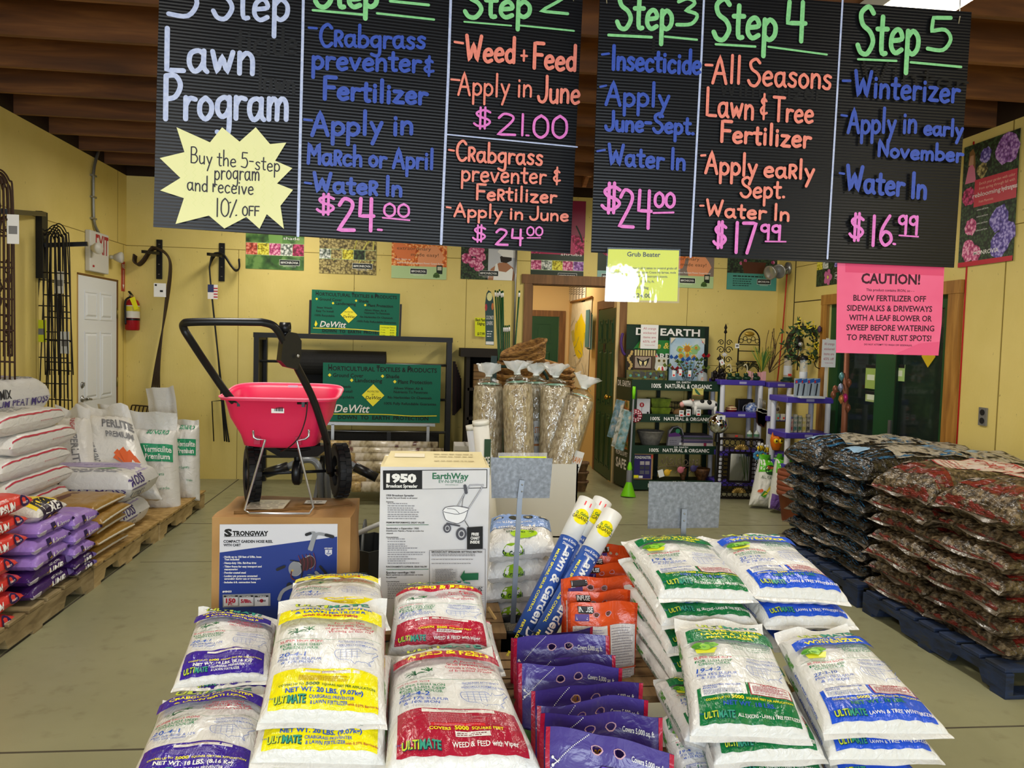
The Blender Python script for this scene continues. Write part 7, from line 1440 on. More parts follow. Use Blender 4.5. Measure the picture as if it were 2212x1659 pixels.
for(x,y,c_,n_,lb)in((28,495,'e4e4e4','hang_tag','white tag on the rusty trellis'),(128,610,'e4e4e4','hang_tag','white tag inside the black arched trellises'),(90,715,'d8e020','hang_tag','yellow tag behind the black arched trellises'),(140,740,'d8dce0','hang_tag','white and grey tag low on the narrow trellis')):
    a=at(x,y,Y=(6.893 if x>100 else 6.943)if x>50 else 5.292);mb=MB();mb.bb((a.x-.035,a.y,a.z-.09),(a.x+.035,a.y+.002,a.z+.09),mat(c_,.5));mb.bb((a.x-.025,a.y-.001,a.z-.03),(a.x+.025,a.y,a.z+.02),mat('7a7a7c',.5));mb.build(n_,None,lb,'tag')
# ------------------------------------------------------------------ gift corner at the back right
def sc(x,y,Y):return(at(x,y,Y=Y)-CP).dot(_f)/FPX  # metres per picture point at that place
def pb(mb,x0,y0,x1,y1,Y,dep,m,bev=0):  # box whose front face covers that picture area at depth Y
    a,b=at(x0,y1,Y=Y),at(x1,y0,Y=Y);c=at((x0+x1)/2,(y0+y1)/2,Y=Y);w,h=abs(b.x-a.x),abs(b.z-a.z);h=(y1-y0)*sc(x0,y0,Y)
    return mb.box((c.x,Y+dep/2,c.z),(w,dep,h),m,None,bev)
def card(x0,y0,x1,y1,Y,name,label,cat,m,draw=None,group=None,dep=.004,tilt=0):
    pl=Plane(at(x0,y1,Y=Y),(1,0,tilt));w=(x1-x0)*sc(x0,y0,Y);h=(y1-y0)*sc(x0,y0,Y);mb=MB();mb.prism([(0,0),(w,0),(w,h),(0,h)],pl.ux,pl.uy,pl.o,dep,m)
    if draw:pr=Print();draw(pr,w,h);pr.emit(mb,pl.fn,.0008,.0002)
    return mb.build(name,None,label,cat,group)
DEG=mat('12301f',.45);DGD=mat('0c1f15',.5)
q0,q1=at(1363,1050,Y=8.35),at(1549,1050,Y=8.35);X0,X1=q0.x,q1.x
t=thing('display_rack',((X0+X1)/2,8.5,0),'dark green rack with four lettered shelves right of the hall doorway','rack')
zs=[at(1455,y,Y=8.35).z for y in(833,904,972,1048)];zh=[.055,.045,.045,.05]
for i,(z,h)in enumerate(zip(zs,zh)):
    mb=MB();mb.bb((X0-.03,8.35,z-h),(X1+.03,8.37,z+h),DEG);mb.bb((X0,8.37,z-.01),(X1,8.82,z+.015),DGD);pl=Plane((X0,8.349,z),(1,0,0));W=X1-X0;pr=Print()
    pr.text('100%',W*.25,-h*.5,h*.8,WPRINT,W*.11,'c',.02);pr.text('NATURAL & ORGANIC',W*.62,-h*.5,h*.8,WPRINT,W*.54,'c',.02);pr.text('DR. EARTH',W*.56,h*.5,h*.35,WPRINT,W*.16,'c',.01)
    pr.emit(mb,pl.fn,.001);mb.build('shelf',t)
mb=MB()
for x in(X0,X1):
    for y in(8.36,8.8):mb.bb((x-.025,y-.015,0),(x+.025,y+.02,zs[0]),DEG)
for f in(.42,.8):mb.bb((X0+W*f-.02,8.8,0),(X0+W*f+.02,8.83,zs[0]),DGD)
mb.build('frame',t)
pl=Plane(at(1350,826,Y=8.72),(1,0,0));A,B,C=pl.p(1350,826),pl.p(1527,826),pl.p(1350,700);W,H=B[0],C[1];mb=MB();mb.prism([(0,0),(W,0),(W,H),(0,H)],pl.ux,pl.uy,pl.o,.02,DEG);pr=Print()
pr.rect(-.0,H-.01,W,H,DGD);pr.rect(W-.05,0,W,H,DGD);pr.text('DR. EARTH',W*.5,H*.82,H*.12,INK,W*.79,'c',.05);pr.text('DR. EARTH',W*.5,H*.825,H*.115,WPRINT,W*.78,'c',.025);pr.poly([(.08,H*.58),(.16,H*.74),(W-.1,H*.74),(W-.06,H*.6),(W-.1,H*.5),(.1,H*.5),(.14,H*.6)],mat('2a7a34',.4));pr.text('Home & Flower',W*.5,H*.6,H*.1,mat('d8c050',.4),W*.7,'c',.02,.2);pr.text('GARDENS',W*.5,H*.42,H*.09,WPRINT,W*.5,'c',.03)
pr.emit(mb,pl.fn,.001);mb.build('header_panel',t,'dark green header panel lettered Dr. Earth'.replace(' lettered Dr. Earth',' with white lettering'))
sp0=V((X0-.03,8.36,0));sp1=V((at(1330,900,Y=8.78).x,8.78,0));pl=Plane(sp1+V((0,0,.02)),sp0-sp1);W=(sp0-sp1).length;H=at(1350,822,Y=8.36).z;mb=MB();mb.prism([(0,0),(W,0),(W,H),(0,H)],pl.ux,pl.uy,pl.o,.012,DEG);pr=Print()
pr.text('DR. EARTH',W*.5,H-.09,.06,WPRINT,W*.85,'c',.02);pr.rect(.02,.42,W-.04,.95,voro('vegetable_picture',[(.1,'2a3a10'),(.35,'7a8a28'),(.55,'b84a20'),(.8,'c8b060')],14));pr.text('PEOPLE & PET',W*.5,.34,.045,WPRINT,W*.8,'c',.02);pr.text('SAFE',W*.48,.2,.1,WPRINT,W*.7,'c',.03)
pr.emit(mb,pl.fn,.001);mb.build('side_panel',t,'side panel with a vegetable picture')
def offer(pr,w,h):
    for s_,f in(('All orange',.8),('stickered',.62),('items are',.44),('65% off',.26)):pr.text(s_,w*.5,h*f,h*.09,mat('b8485a',.5),w*.72)
    pr.text('* all sales are final',w*.5,h*.14,h*.04,mat('b8485a',.5),w*.6)
card(1383,701,1422,753,8.6,'offer_notice','white paper offer notice stuck on the dark green rack header','notice',WHITE,offer,'offer notices')
card(1774,733,1806,793,7.4,'offer_notice','white paper offer notice standing in front of the glazed door casing','notice',WHITE,offer,'offer notices')
mb=MB();a=at(1788,735,Y=7.42);mb.bar((a.x,7.42,at(1775,864,Y=7.42).z+.03),(a.x,7.42,a.z+.02),.03,.008,mat('e4dcc8',.5),(0,1,0));mb.build('notice_stick',None,'cream stick holding the offer notice by the glazed door','stick')
# things on the rack top
def butterfly(pr,w,h):
    pr.rect(0,0,w*.25,h,mat('2a2014',.6));[pr.disc(w*.12+.02*math.sin(k),h*(.1+.1*k),.016,mat('b89a5a',.6),8)for k in range(9)]
    [pr.rect(w*(.28+.09*k),h*.72,w*(.33+.09*k),h,mat('c8b880',.6))for k in range(8)];pr.rect(w*.26,h*.08,w*.86,h*.72,mat('3a1c16',.6));pr.rect(w*.29,h*.13,w*.83,h*.68,mat('9a8a78',.6))
    for s_ in(-1,1):
        c=w*.56;pr.poly([(c,h*.45),(c+s_*w*.22,h*.64),(c+s_*w*.18,h*.42),(c+s_*w*.1,h*.2),(c+s_*.01,h*.28)],INK);pr.poly([(c+s_*.01,h*.42),(c+s_*w*.13,h*.5),(c+s_*w*.12,h*.36),(c+s_*w*.08,h*.24),(c+s_*.015,h*.3)],mat('e4d498',.5))
    pr.line([(w*.56,h*.25),(w*.56,h*.5)],.012,INK,1)
card(1352,755,1418,800,8.56,'butterfly_plaque','brown butterfly plaque on top of the dark green rack','plaque',mat('5a4a34',.6),butterfly)
pl=Plane(at(1414,803,Y=8.52),(1,0,0));mb=MB();s_=sc(1428,790,8.52);mb.prism([(0,8*s_),(4*s_,0),(24*s_,0),(28*s_,8*s_),(27*s_,24*s_),(28*s_,36*s_),(22*s_,31*s_),(8*s_,31*s_),(1*s_,36*s_),(2*s_,22*s_)],pl.ux,pl.uy,pl.o,.02,mat('c4c4b8',.5));pr=Print()
for x in(9,20):pr.disc(x*s_,24*s_,3.2*s_,mat('8a7a3c',.5),12);pr.disc(x*s_,24*s_,1.6*s_,INK,10)
pr.poly([(4*s_,2*s_),(24*s_,2*s_),(22*s_,13*s_),(7*s_,13*s_)],WPRINT);pr.poly([(5*s_,3*s_),(13*s_,3*s_),(10*s_,12*s_)],mat('d8c030',.5));pr.poly([(15*s_,3*s_),(20*s_,3*s_),(18*s_,12*s_),(15*s_,11*s_)],mat('b82c34',.5));pr.rect(1*s_,32*s_,5*s_,35*s_,mat('e04a40',.5));pr.emit(mb,pl.fn,.001,.0002);mb.build('owl_plaque',None,'grey owl shaped plaque beside the butterfly plaque','plaque')
def sunflowers(pr,w,h):
    for i in range(7):rr=random.Random(i);blob(pr,rr.uniform(.2,.8)*w,rr.uniform(.35,.8)*h,w*.1,mat('8ab87a',.5),9,i)
    for x,y,r_ in((.5,.75,.17),(.7,.56,.1),(.32,.58,.1),(.28,.72,.07),(.75,.78,.06),(.5,.6,.08)):
        for k in range(10):g=k*.628;pr.poly([(x*w+r_*w*.5*math.cos(g+.3),y*h+r_*w*.5*math.sin(g+.3)),(x*w+r_*w*1.1*math.cos(g),y*h+r_*w*1.1*math.sin(g)),(x*w+r_*w*.5*math.cos(g-.3),y*h+r_*w*.5*math.sin(g-.3))],mat('e8c428',.5))
        pr.disc(x*w,y*h,r_*w*.55,mat('b87828',.5),14)
    pr.poly([(.35*w,.1*h),(.65*w,.1*h),(.72*w,.45*h),(.3*w,.45*h)],mat('7ca0b8',.5));pr.rect(.92*w,.9*h,.97*w,.95*h,mat('e0403c',.5))
    for q in([(0,h),(.14*w,h),(0,.86*h)],[(w,h),(.86*w,h),(w,.86*h)]):pr.poly(q,mat('d8cdb4',.5))
card(1445,729,1521,822,8.6,'flower_canvas','canvas of sunflowers in a blue vase leaning on the dark green rack header','picture',mottle('sky_canvas',[(.3,'8fb4d0'),(.7,'c4d4dc')],6,4,.5),sunflowers,None,.03)
pl=Plane(at(1354,820,Y=8.46),(1,0,0));s_=sc(1400,810,8.46);mb=MB();mb.prism([(0,0),(89*s_,0),(89*s_,21*s_),(0,21*s_)],pl.ux,pl.uy,pl.o,.04,mottle('mossy_stone',[(.3,'3a3a20'),(.5,'6a6a2c'),(.7,'5a544a')],26,4,.9,None,.6));pr=Print()
pr.text('DREAM',48*s_,6*s_,11*s_,mat('4a4a48',.7),70*s_,'c',.06)
for i,(x,y)in enumerate(((8,9),(26,10),(40,6),(52,14),(65,5),(76,11))):blob(pr,x*s_,y*s_,3*s_,mat('5a9a8c',.6),8,i)
pr.emit(mb,pl.fn,.001,.0002);mb.build('mossy_plaque',None,'mossy stone word plaque lying along the dark green rack top','plaque')
rr=random.Random(12);c=at(1487,822,Y=8.42);t=thing('wire_bouquet',c,'wire bouquet of blue birds, red butterflies and leaves on the rack top','ornament')
for i in range(9):
    a=rr.uniform(-.25,.22);h=rr.uniform(.12,.27);e=c+V((a,rr.uniform(-.05,.1),h));mb=MB();mb.tube(spline([c+V((a*.2,0,0)),c+V((a*.5,0,h*.6)),e],4),.003,BLK,5)
    m=[mat('2c5cb0',.5),mat('a01c24',.5),mat('4a6a2c',.6),mat('6a7a34',.6)][i%4]
    for s_ in(-1,1):mb.prism([(0,0),(s_*.03,.035),(s_*.05,.01),(s_*.03,-.015)]if s_>0 else[(0,0),(-.03,-.015),(-.05,.01),(-.03,.035)],(1,0,0),(0,-.4,1),e,.004,m)
    for k in range(4):p=c+V((a*(.4+.15*k),rr.uniform(-.03,.03),h*(.4+.15*k)));mb.ball(p,.016,mat(rr.choice(['5a6a2c','3c4c20','8a3034']),.6),6,sz=.6)
    mb.build('stem',t)
for i,(x,y)in enumerate(((1452,810),(1466,808),(1486,810))):
    card(x,y-10,x+7,y+4,8.36,'hang_tag','white and red tag on the wire bouquet, %s of three'%['left','middle','right'][i],'tag',WHITE,lambda pr,w,h:pr.rect(w*.2,h*.1,w*.8,h*.4,mat('d83030',.5)),'bouquet tags')
c=at(1517,823,Y=8.45);mb=MB();mb.lathe([(.055,0),(.055,.05),(.045,.085),(.02,.1),(0,.103)],c,glassy('cloche_glass',(.9,.95,.95),.25,.03),18);mb.lathe([(.06,-.008),(.06,0),(0,0)],c,mat('8a6a44',.5),18);mb.lathe([(0,0),(.02,.01),(.012,.04),(0,.045)],c,mat('c8783c',.6),10);mb.build('glass_cloche',None,'small glass cloche at the right end of the rack top','cloche')
# first shelf
def lolly(pr,w,h):pr.disc(w*.38,h*.62,h*.15,mat('a83038',.5),16);pr.rect(w*.35,h*.55,w*.41,h*.7,WPRINT);pr.line([(w*.38,h*.15),(w*.38,h*.47)],.006,mat('8a8a8c',.5),1);pr.rect(w*.78,h*.06,w*.92,h*.2,INK)
card(1375,861,1404,896,8.45,'white_box_card','white card with a red round mark on the rack shelf','card',mat('d4d4d6',.5),lolly,None,.03)
GRP=mottle('lime_glaze',[(.3,'3a4a10'),(.6,'6a8020'),(.8,'84982c')],14,3,.4)
for i,(y0,y1)in enumerate(((880,896),(861,879))):
    a,b_=at(1406,y1,Y=8.45),at(1450,y1,Y=8.45);h=(y1-y0)*sc(1430,880,8.45);mb=MB();W=b_.x-a.x
    mb.add([V((a.x+.02,8.47,a.z)),V((b_.x-.02,8.47,a.z)),V((b_.x-.02,8.62,a.z)),V((a.x+.02,8.62,a.z)),V((a.x,8.45,a.z+h)),V((b_.x,8.45,a.z+h)),V((b_.x,8.64,a.z+h)),V((a.x,8.64,a.z+h)),V((a.x+.02,8.47,a.z+h)),V((b_.x-.02,8.47,a.z+h)),V((b_.x-.02,8.62,a.z+h)),V((a.x+.02,8.62,a.z+h)),V((a.x+.03,8.48,a.z+.02)),V((b_.x-.03,8.48,a.z+.02)),V((b_.x-.03,8.61,a.z+.02)),V((a.x+.03,8.61,a.z+.02))],
        [(0,1,5,4),(1,2,6,5),(2,3,7,6),(3,0,4,7),(4,5,9,8),(5,6,10,9),(6,7,11,10),(7,4,8,11),(8,9,13,12),(9,10,14,13),(10,11,15,14),(11,8,12,15),(12,13,14,15)],GRP);mb.build('window_planter',None,['lime green planter trough on the rack shelf, lower one','lime green planter trough stacked on the other one'][i],'planter','green planter troughs')
mb=MB();WB=mat('141414',.5);c=at(1478,896,Y=8.55)
for z in(.01,.07,.13):
    P=[(c.x-.13,8.5,c.z+z),(c.x+.13,8.5,c.z+z),(c.x+.13,8.7,c.z+z),(c.x-.13,8.7,c.z+z)];mb.tube(P,.004,WB,5,True)
for k in range(9):x=c.x-.13+.0325*k;mb.tube([(x,8.5,c.z+.01),(x,8.5,c.z+.13)],.003,WB,5);mb.tube([(x,8.7,c.z+.01),(x,8.7,c.z+.13)],.003,WB,5)
mb.build('wire_basket',None,'black wire basket behind the cow figurine','basket')
c=at(1517,897,Y=8.4);t=thing('cow_figurine',c,'black and white cow figurine on the rack shelf','figurine');CWH=mat('e4e2dc',.4);mb=MB();S_=.009
bm=bmesh.new()
mb.lathe([(.001,-.15),(.035,-.145),(.052,-.1),(.055,-.03),(.05,.05),(.054,.09),(.04,.13),(.001,.14)],c+V((.02,0,.115)),CWH,18,'x')
for x,y in((-.09,-.03),(-.09,.03),(.13,-.03),(.13,.03)):mb.tube([c+V((x,y,.1)),c+V((x,y,.05)),c+V((x,y,0))],[.022,.014,.016],CWH,8)
mb.tube(spline([c+V((.155,0,.14)),c+V((.175,0,.12)),c+V((.17,0,.06))],4),.006,CWH,6);mb.lathe([(.001,-.07),(.026,-.06),(.03,-.03),(.038,.03),(.03,.06),(.001,.07)],c+V((-.17,-.01,.13)),CWH,14,'x')
mb.build('body',t);mb=MB()
for x,z,r_ in((.06,.14,.03),(-.02,.15,.026),(.13,.12,.02),(-.05,.1,.018),(.02,.1,.016)):mb.ball(c+V((x,-.035,z)),r_,INK,10,sy=.8)
mb.build('patch',t,'black patches');mb=MB();mb.ball(c+V((-.235,-.01,.115)),.03,mat('e0a098',.5),10);mb.build('muzzle',t,'pink muzzle');mb=MB();[mb.ball(c+V((-.13,s_*.045-.01,.165)),.02,mat('d8a090',.5),8,sx=.6,sy=1.3,sz=.6)for s_ in(-1,1)];mb.build('ears',t)
mb=MB();mb.ball(at(1466,892,Y=8.5),.05,mat('7a5a34',.6),10,sx=1.4);mb.ball(at(1473,877,Y=8.5),.03,mat('7a5a34',.6),8);mb.build('rabbit_figurine',None,'small brown animal figurine left of the cow','figurine')
for i,(x,y)in enumerate(((1467,886),(1482,884),(1504,884))):card(x,y,x+10,y+14,8.3,'hang_tag','white price tag with red square hanging under the cow, %s of three'%['left','middle','right'][i],'tag',WHITE,lambda pr,w,h:(pr.rect(w*.2,h*.1,w*.8,h*.35,mat('d83030',.5)),pr.rect(w*.2,h*.55,w*.8,h*.85,mat('8a8a8c',.5))),'cow tags')
def garden_card(pr,w,h):pr.poly([(w*.15,h*.9),(w*.3,h*.95),(w*.8,h*.1),(w*.6,h*.1),(w*.3,h*.4)],mat('3a6a4a',.5));pr.rect(0,0,w,h*.15,mat('8a6a3c',.5));pr.text('GARDEN',w*.65,h*.78,h*.1,mat('5a6a3c',.5),w*.5)
card(1496,839,1520,855,8.33,'seed_card','yellow card with a green leaf hanging from the top shelf edge','card',mat('cfc468',.5),garden_card)
# second shelf
c=at(1404,964,Y=8.55);mb=MB();mb.lathe([(0,0),(.07,0),(.1,.03),(.135,.13),(.145,.16),(.15,.165),(.15,.175),(.135,.175),(.125,.13),(.09,.04),(0,.03)],c,mottle('stone_bowl',[(.3,'6a675f'),(.7,'868279')],30,4,.8),28);mb.build('planter_bowl',None,'grey tapering bowl on the rack shelf','bowl')
c=at(1459,964,Y=8.5);s_=sc(1459,950,8.5);t=thing('hose_pack',c,'rounded grey, purple and green hose pack on the rack shelf','pack');mb=MB();mb.prism([(-18*s_,0),(17*s_,0),(18*s_,24*s_),(14*s_,38*s_),(5*s_,44*s_),(-6*s_,42*s_),(-15*s_,33*s_)],(1,0,0),(0,0,1),c,.05,mat('9c98a0',.4));pl=Plane(c,(1,0,0));pr=Print();pr.poly([(-14*s_,27*s_),(4*s_,29*s_),(15*s_,20*s_),(16*s_,24*s_),(12*s_,37*s_),(4*s_,42*s_),(-6*s_,40*s_)],mat('142a1c',.4));pr.poly([(-16*s_,20*s_),(-16*s_,27*s_),(4*s_,31*s_),(12*s_,22*s_)],mat('6a3a84',.4));pr.disc(4*s_,33*s_,5*s_,mat('3c9a6a',.4));pr.bars(-13*s_,6*s_,[4*s_*k for k in(1,2,3)],1.3*s_,mat('6a6470',.5),random.Random(1));pr.rect(8*s_,3*s_,14*s_,8*s_,WHITE);pr.emit(mb,pl.fn,.001,.0003);mb.build('pack',t)
for i in range(6):
    y=965-i*4;mb=MB();pb(mb,1476+(i%2),y-3.6,1541-(i%3),y,8.42,.3,mat(['d4d0c8','c8c0b8','4a4466','6a5c74','3c4a40','54506a'][i],.6),.002)
    if i<2:pb(mb,1520,y-3.6,1526,y,8.418,.005,mat('9a2c4c',.5))
    mb.build('place_mat_pack',None,'folded cloth mat pack on the rack shelf, %s of its pile'%['lowest','fifth','fourth','third','second','topmost'][i],'pack','mat packs')
# third shelf
def pond(pr,w,h):
    pr.rect(w*.03,h*.03,w*.92,h*.95,mat('2a2260',.4));pr.text('PONDMASTER',w*.48,h*.8,h*.1,WPRINT,w*.82,'c',.03)
    for i in range(3):
        for j in range(2):pr.rect(w*(.34+.27*j),h*(.2+.18*i),w*(.56+.27*j),h*(.34+.18*i),mat(['5a5a64','3a3a44','a8a0a0'][i],.5))
    pr.rect(w*.03,h*.05,w*.28,h*.16,YLW);pr.rect(w*.3,h*.05,w*.5,h*.14,WPRINT);pr.rect(w*.9,h*.82,w,h*.95,mat('e05040',.5))
card(1367,979,1410,1035,8.38,'pond_kit_box','purple and brown pond kit box on the bottom rack shelf','box',mat('a8865a',.6),pond,None,.12)
pl=Plane(at(1420,1005,Y=8.36),(1,0,-.03));pr=Print();s_=sc(1470,990,8.36);mb=MB();WRS=mat('7a6a58',.4,.6)
wd=[[(8,6),(10,14),(12,4),(16,6),(18,16),(22,18),(24,2)],[(26,2),(34,10),(30,15),(26,8),(34,3)],[(38,22),(38,4),(42,4)],[(54,14),(46,15),(46,5),(54,6)],[(60,14),(57,8),(62,3),(67,8),(64,14),(60,14)],[(70,3),(71,15),(76,8),(81,15),(82,3)],[(92,16),(86,14),(90,10),(86,6),(94,4)],[(0,-4),(40,0),(98,2)],[(4,-4),(2,-16),(10,-20)],[(44,0),(46,-8),(40,-16)],[(74,1),(76,-8),(70,-14)]]
for q in wd:mb.tube([pl.fn(p.x,p.y,0)for p in spline([(a*s_,b*s_,0)for a,b in q],4)],.004,WRS,5)
mb.build('welcome_wire',None,'bent wire welcome ornament hanging in the bottom rack shelf','ornament')
for i,(x,y,c_)in enumerate(((1441,1021,'d8a828'),(1470,1015,'c06a78'),(1498,1012,'3c3460'))):
    c=at(x,y,Y=8.34);mb=MB();mb.ball(c,.038,mat(c_,.5),12,sy=.35);mb.prism([(.02,-.01),(.055,.03),(.03,.03)],(1,0,0),(0,0,1),c,.006,mat(c_,.5));mb.tube([c+V((0,0,.03)),c+V((-.01,0,.1))],.003,WRS,5);mb.build('bird_ornament',None,['yellow','pink','dark violet'][i]+' bird shaped ornament hanging under the welcome wire','ornament','bird ornaments')
card(1424,1016,1436,1032,8.32,'hang_tag','white tag tilted beside the yellow bird ornament','tag',WHITE,None,None,.002,.3)
for i,(x,y,r_,lb)in enumerate(((1515,1022,34,'woven brown pedestal bowl on the bottom rack shelf'),(1475,1020,16,'small gilt brown pot left of the pedestal bowl'))):
    c=at(x,1037,Y=8.5);s_=sc(x,y,8.5);mb=MB();k=r_/2;mb.lathe([(0,0),(k*.6*s_,0),(k*.5*s_,4*s_),(k*.8*s_,9*s_),(k*s_,20*s_),(k*1.05*s_,26*s_),(k*.95*s_,26*s_),(k*.7*s_,10*s_),(0,8*s_)],c,mottle('woven_brown',[(.3,'3a2410'),(.6,'6a4420'),(.8,'8a6030')],40,3,.6,None,.5),22);mb.build('bowl' if i==0 else 'pot',None,lb,'bowl' if i==0 else 'pot')
# things hung at the rack's left end
c=at(1373,898,Y=8.25);mb=MB();mb.lathe([(.0,-.004),(.07,-.004),(.073,0),(.07,.004),(0,.004)],c,mat('8a1c34',.4),26,'y');pl=Plane(c-V((0,.005,0)),(1,0,0));pr=Print()
for rg,n,r_ in((.055,12,.009),(.035,8,.009)):
    for k in range(n):pr.disc(rg*math.cos(2*PI*k/n),rg*math.sin(2*PI*k/n),r_,mat('e0c8c8',.4),8)
pr.disc(0,0,.014,INK,10);pr.emit(mb,pl.fn,.001,.0002);mb.tube([c+V((0,0,.07)),c+V((.01,0,.3))],.003,BLK,5);mb.build('round_ornament',None,'round red and white lattice ornament hanging at the rack end','ornament')
LG=mat('7ad018',.4);A,B=at(1357,1066,Y=8.05),at(1370,835,Y=8.2);A.z=.0;t=thing('step_weeder',A,'lime green and grey long handled garden tool standing before the rack','tool');d=(B-A).normalized();L=(B-A).length;M=d.to_track_quat('Z','Y').to_matrix().to_4x4()
for nm,pf,m in(('handle_grip',[(0,L*.885),(.014,L*.885),(.018,L*.95),(.016,L),(0,L)],LG),('shaft',[(.011,L*.3),(.011,L*.89)],mat('8a8e92',.35,.4)),('upper_collar',[(.02,L*.23),(.026,L*.26),(.012,L*.31)],LG),('sleeve',[(.03,L*.13),(.03,L*.23),(.02,L*.24)],mat('6a6c70',.4)),('cone',[(.078,0),(.08,.006),(.028,L*.13),(.03,L*.135)],LG)):mb=MB();mb.lathe(pf,A,m,18,'z',M);mb.build(nm,t)
for i,(x,y,c_,lb)in enumerate(((1331,905,'6a8a9a','garden flag packet with a bird picture hanging at the rack side, rear one'),(1340,925,'c8c8c0','pale garden flag packet hanging at the rack side, middle one'),(1348,930,'7aa0a8','blue garden flag packet hanging at the rack side, front one'))):
    mb=MB();a=at(x,y,Y=8.5-.12*i);M=Matrix.Rotation(.22,4,'Y')@Matrix.Rotation(-.7,4,'Z');mb.box(a,(.1,.02,.42),mottle('flag_picture_%d'%i,[(.3,'4a5a3a'),(.5,c_),(.7,'c8b8a0')],16,4,.5),M);mb.build('flag_packet',None,lb,'packet','flag packets')
mb=MB();a=at(1345,720,Y=8.7);mb.tube(spline([a,a+V((-.02,-.02,-.1)),a+V((.0,-.03,-.2)),a+V((.03,-.03,-.24))],5),.016,mat('4a2c6c',.5),8);mb.build('hose_nozzle',None,'purple corkscrew ornament hanging at the header edge of the rack','ornament')
# purple and white plastic shelving
VS=mat('4a3aa0',.35);WP=mat('d4d6e0',.35)
def plastic_shelf(x0,x1,Y,dep,ys,label,posts=(0,1),th=.028):
    a,b_=at(x0,ys[0],Y=Y).x,at(x1,ys[0],Y=Y).x;zz=[at((x0+x1)/2,y,Y=Y).z for y in ys];t=thing('plastic_shelf',((a+b_)/2,Y+dep/2,0),label,'shelf','violet and white plastic shelves')
    for z in zz:mb=MB();mb.bb((a-.02,Y,z-th),(b_+.02,Y+dep,z+th),VS,.008);mb.bb(((a+b_)/2-.04,Y-.001,z-.012),((a+b_)/2+.04,Y,z+.012),mat('a8a4d0',.4));mb.build('shelf_board',t,'violet shelf board')
    for x in(a+.02,b_-.02):
        for y in(Y+.03,Y+dep-.03):mb=MB();mb.lathe([(.026,0),(.026,zz[0]-th)],(x,y,0),WP,14);mb.build('post',t,'white post')
    return zz
plastic_shelf(1560,1650,8.25,.35,[827,897,980,1045],'violet and white plastic shelf right of the dark green rack');plastic_shelf(1664,1712,8.2,.4,[832,905,985],'violet and white plastic shelf in the room corner');plastic_shelf(1704,1797,7.3,.4,[865,942,1010],'violet and white plastic shelf nearest the glazed door')
IRN=mat('1e1814',.5,.4)
def scroll(mb,c,r_,s_=1,m=IRN,w=.005):mb.tube([c+V((s_*r_*(1-k/14)*math.cos(k*.75),0,r_*(1-k/14)*math.sin(k*.75)))for k in range(12)],w,m,5)
c=at(1563,822,Y=8.45);s_=sc(1563,760,8.45);mb=MB();mb.tube([c,c+V((0,0,118*s_))],.006,IRN,6);mb.lathe([(.0,0),(.02,.02),(.008,.05),(.018,.07),(0,.12)],c+V((0,0,100*s_)),IRN,10)
for z,r_ in((22,.05),(45,.04),(66,.045),(82,.035)):
    for q in(-1,1):scroll(mb,c+V((q*.045,0,z*s_)),r_,q)
mb.lathe([(0,-.03),(.035,0),(0,.03)],c+V((0,0,56*s_)),glassy('bead_glass',(.9,.9,.95),.5,.05),10);mb.build('scroll_stake',None,'tall black scrollwork finial stake on the violet shelf','stake')
mb=MB();c=at(1553,822,Y=8.4);mb.tube([c,c+V((0,0,.24))],.008,IRN,6);mb.lathe([(0,0),(.025,.03),(.01,.06),(0,.1)],c+V((0,0,.2)),IRN,8)
for k in range(8):mb.ball(c+V((.06*math.cos(k),.02,.06+.05*math.sin(k*1.7))),.028,IRN,7)
mb.tube([c+V((-.05,0,.06)),c+V((.2,0,.1))],.006,IRN,6);mb.build('iron_ornament',None,'dark iron flower ornament at the left end of the violet shelf','ornament')
card(1558,778,1567,790,8.38,'hang_tag','white diamond tag on the dark iron flower ornament','tag',WHITE,lambda pr,w,h:pr.rect(w*.4,h*.3,w*.6,h*.6,mat('d83030',.5)),None,.002,.5)
pl=Plane(at(1592,822,Y=8.55),(1,0,0));s_=sc(1615,760,8.55);mb=MB();W=47*s_
mb.tube([pl.fn(0,0,0),pl.fn(0,84*s_,0)]+[pl.fn(W/2-W/2*math.cos(PI*k/12),84*s_+28*s_*math.sin(PI*k/12),0)for k in range(1,12)]+[pl.fn(W,84*s_,0),pl.fn(W,0,0)],.008,IRN,6)
for y in(42,64,78):mb.tube([pl.fn(0,y*s_,0),pl.fn(W,y*s_,0)],.006,IRN,6)
for k in range(5):mb.tube([pl.fn(W*(.12+.19*k)+4.5*s_*math.cos(g),(86+(5 if k%2 else 0))*s_+4.5*s_*math.sin(g),0)for g in[2*PI*j/12 for j in range(12)]],.004,IRN,5,True)
mb.lathe([(.0,-.008),(11*s_,-.005),(11*s_,.005),(0,.008)],pl.fn(W/2,101*s_,0),mat('b8963c',.4,.5),16,'y',Matrix.Diagonal((1,1,.5,1)));mb.bb(pl.fn(0,41*s_,.12),pl.fn(W,43*s_,-.02),IRN);mb.build('wire_plant_shelf',None,'round topped black wire plant shelf with a gilt oval standing on the violet shelf','shelf')
card(1588,742,1597,752,8.5,'hang_tag','white tag on the round topped wire shelf','tag',WHITE,lambda pr,w,h:pr.rect(w*.2,h*.3,w*.8,h*.7,mat('6a6a6c',.5)))
FROG=mat('1c3a24',.35)
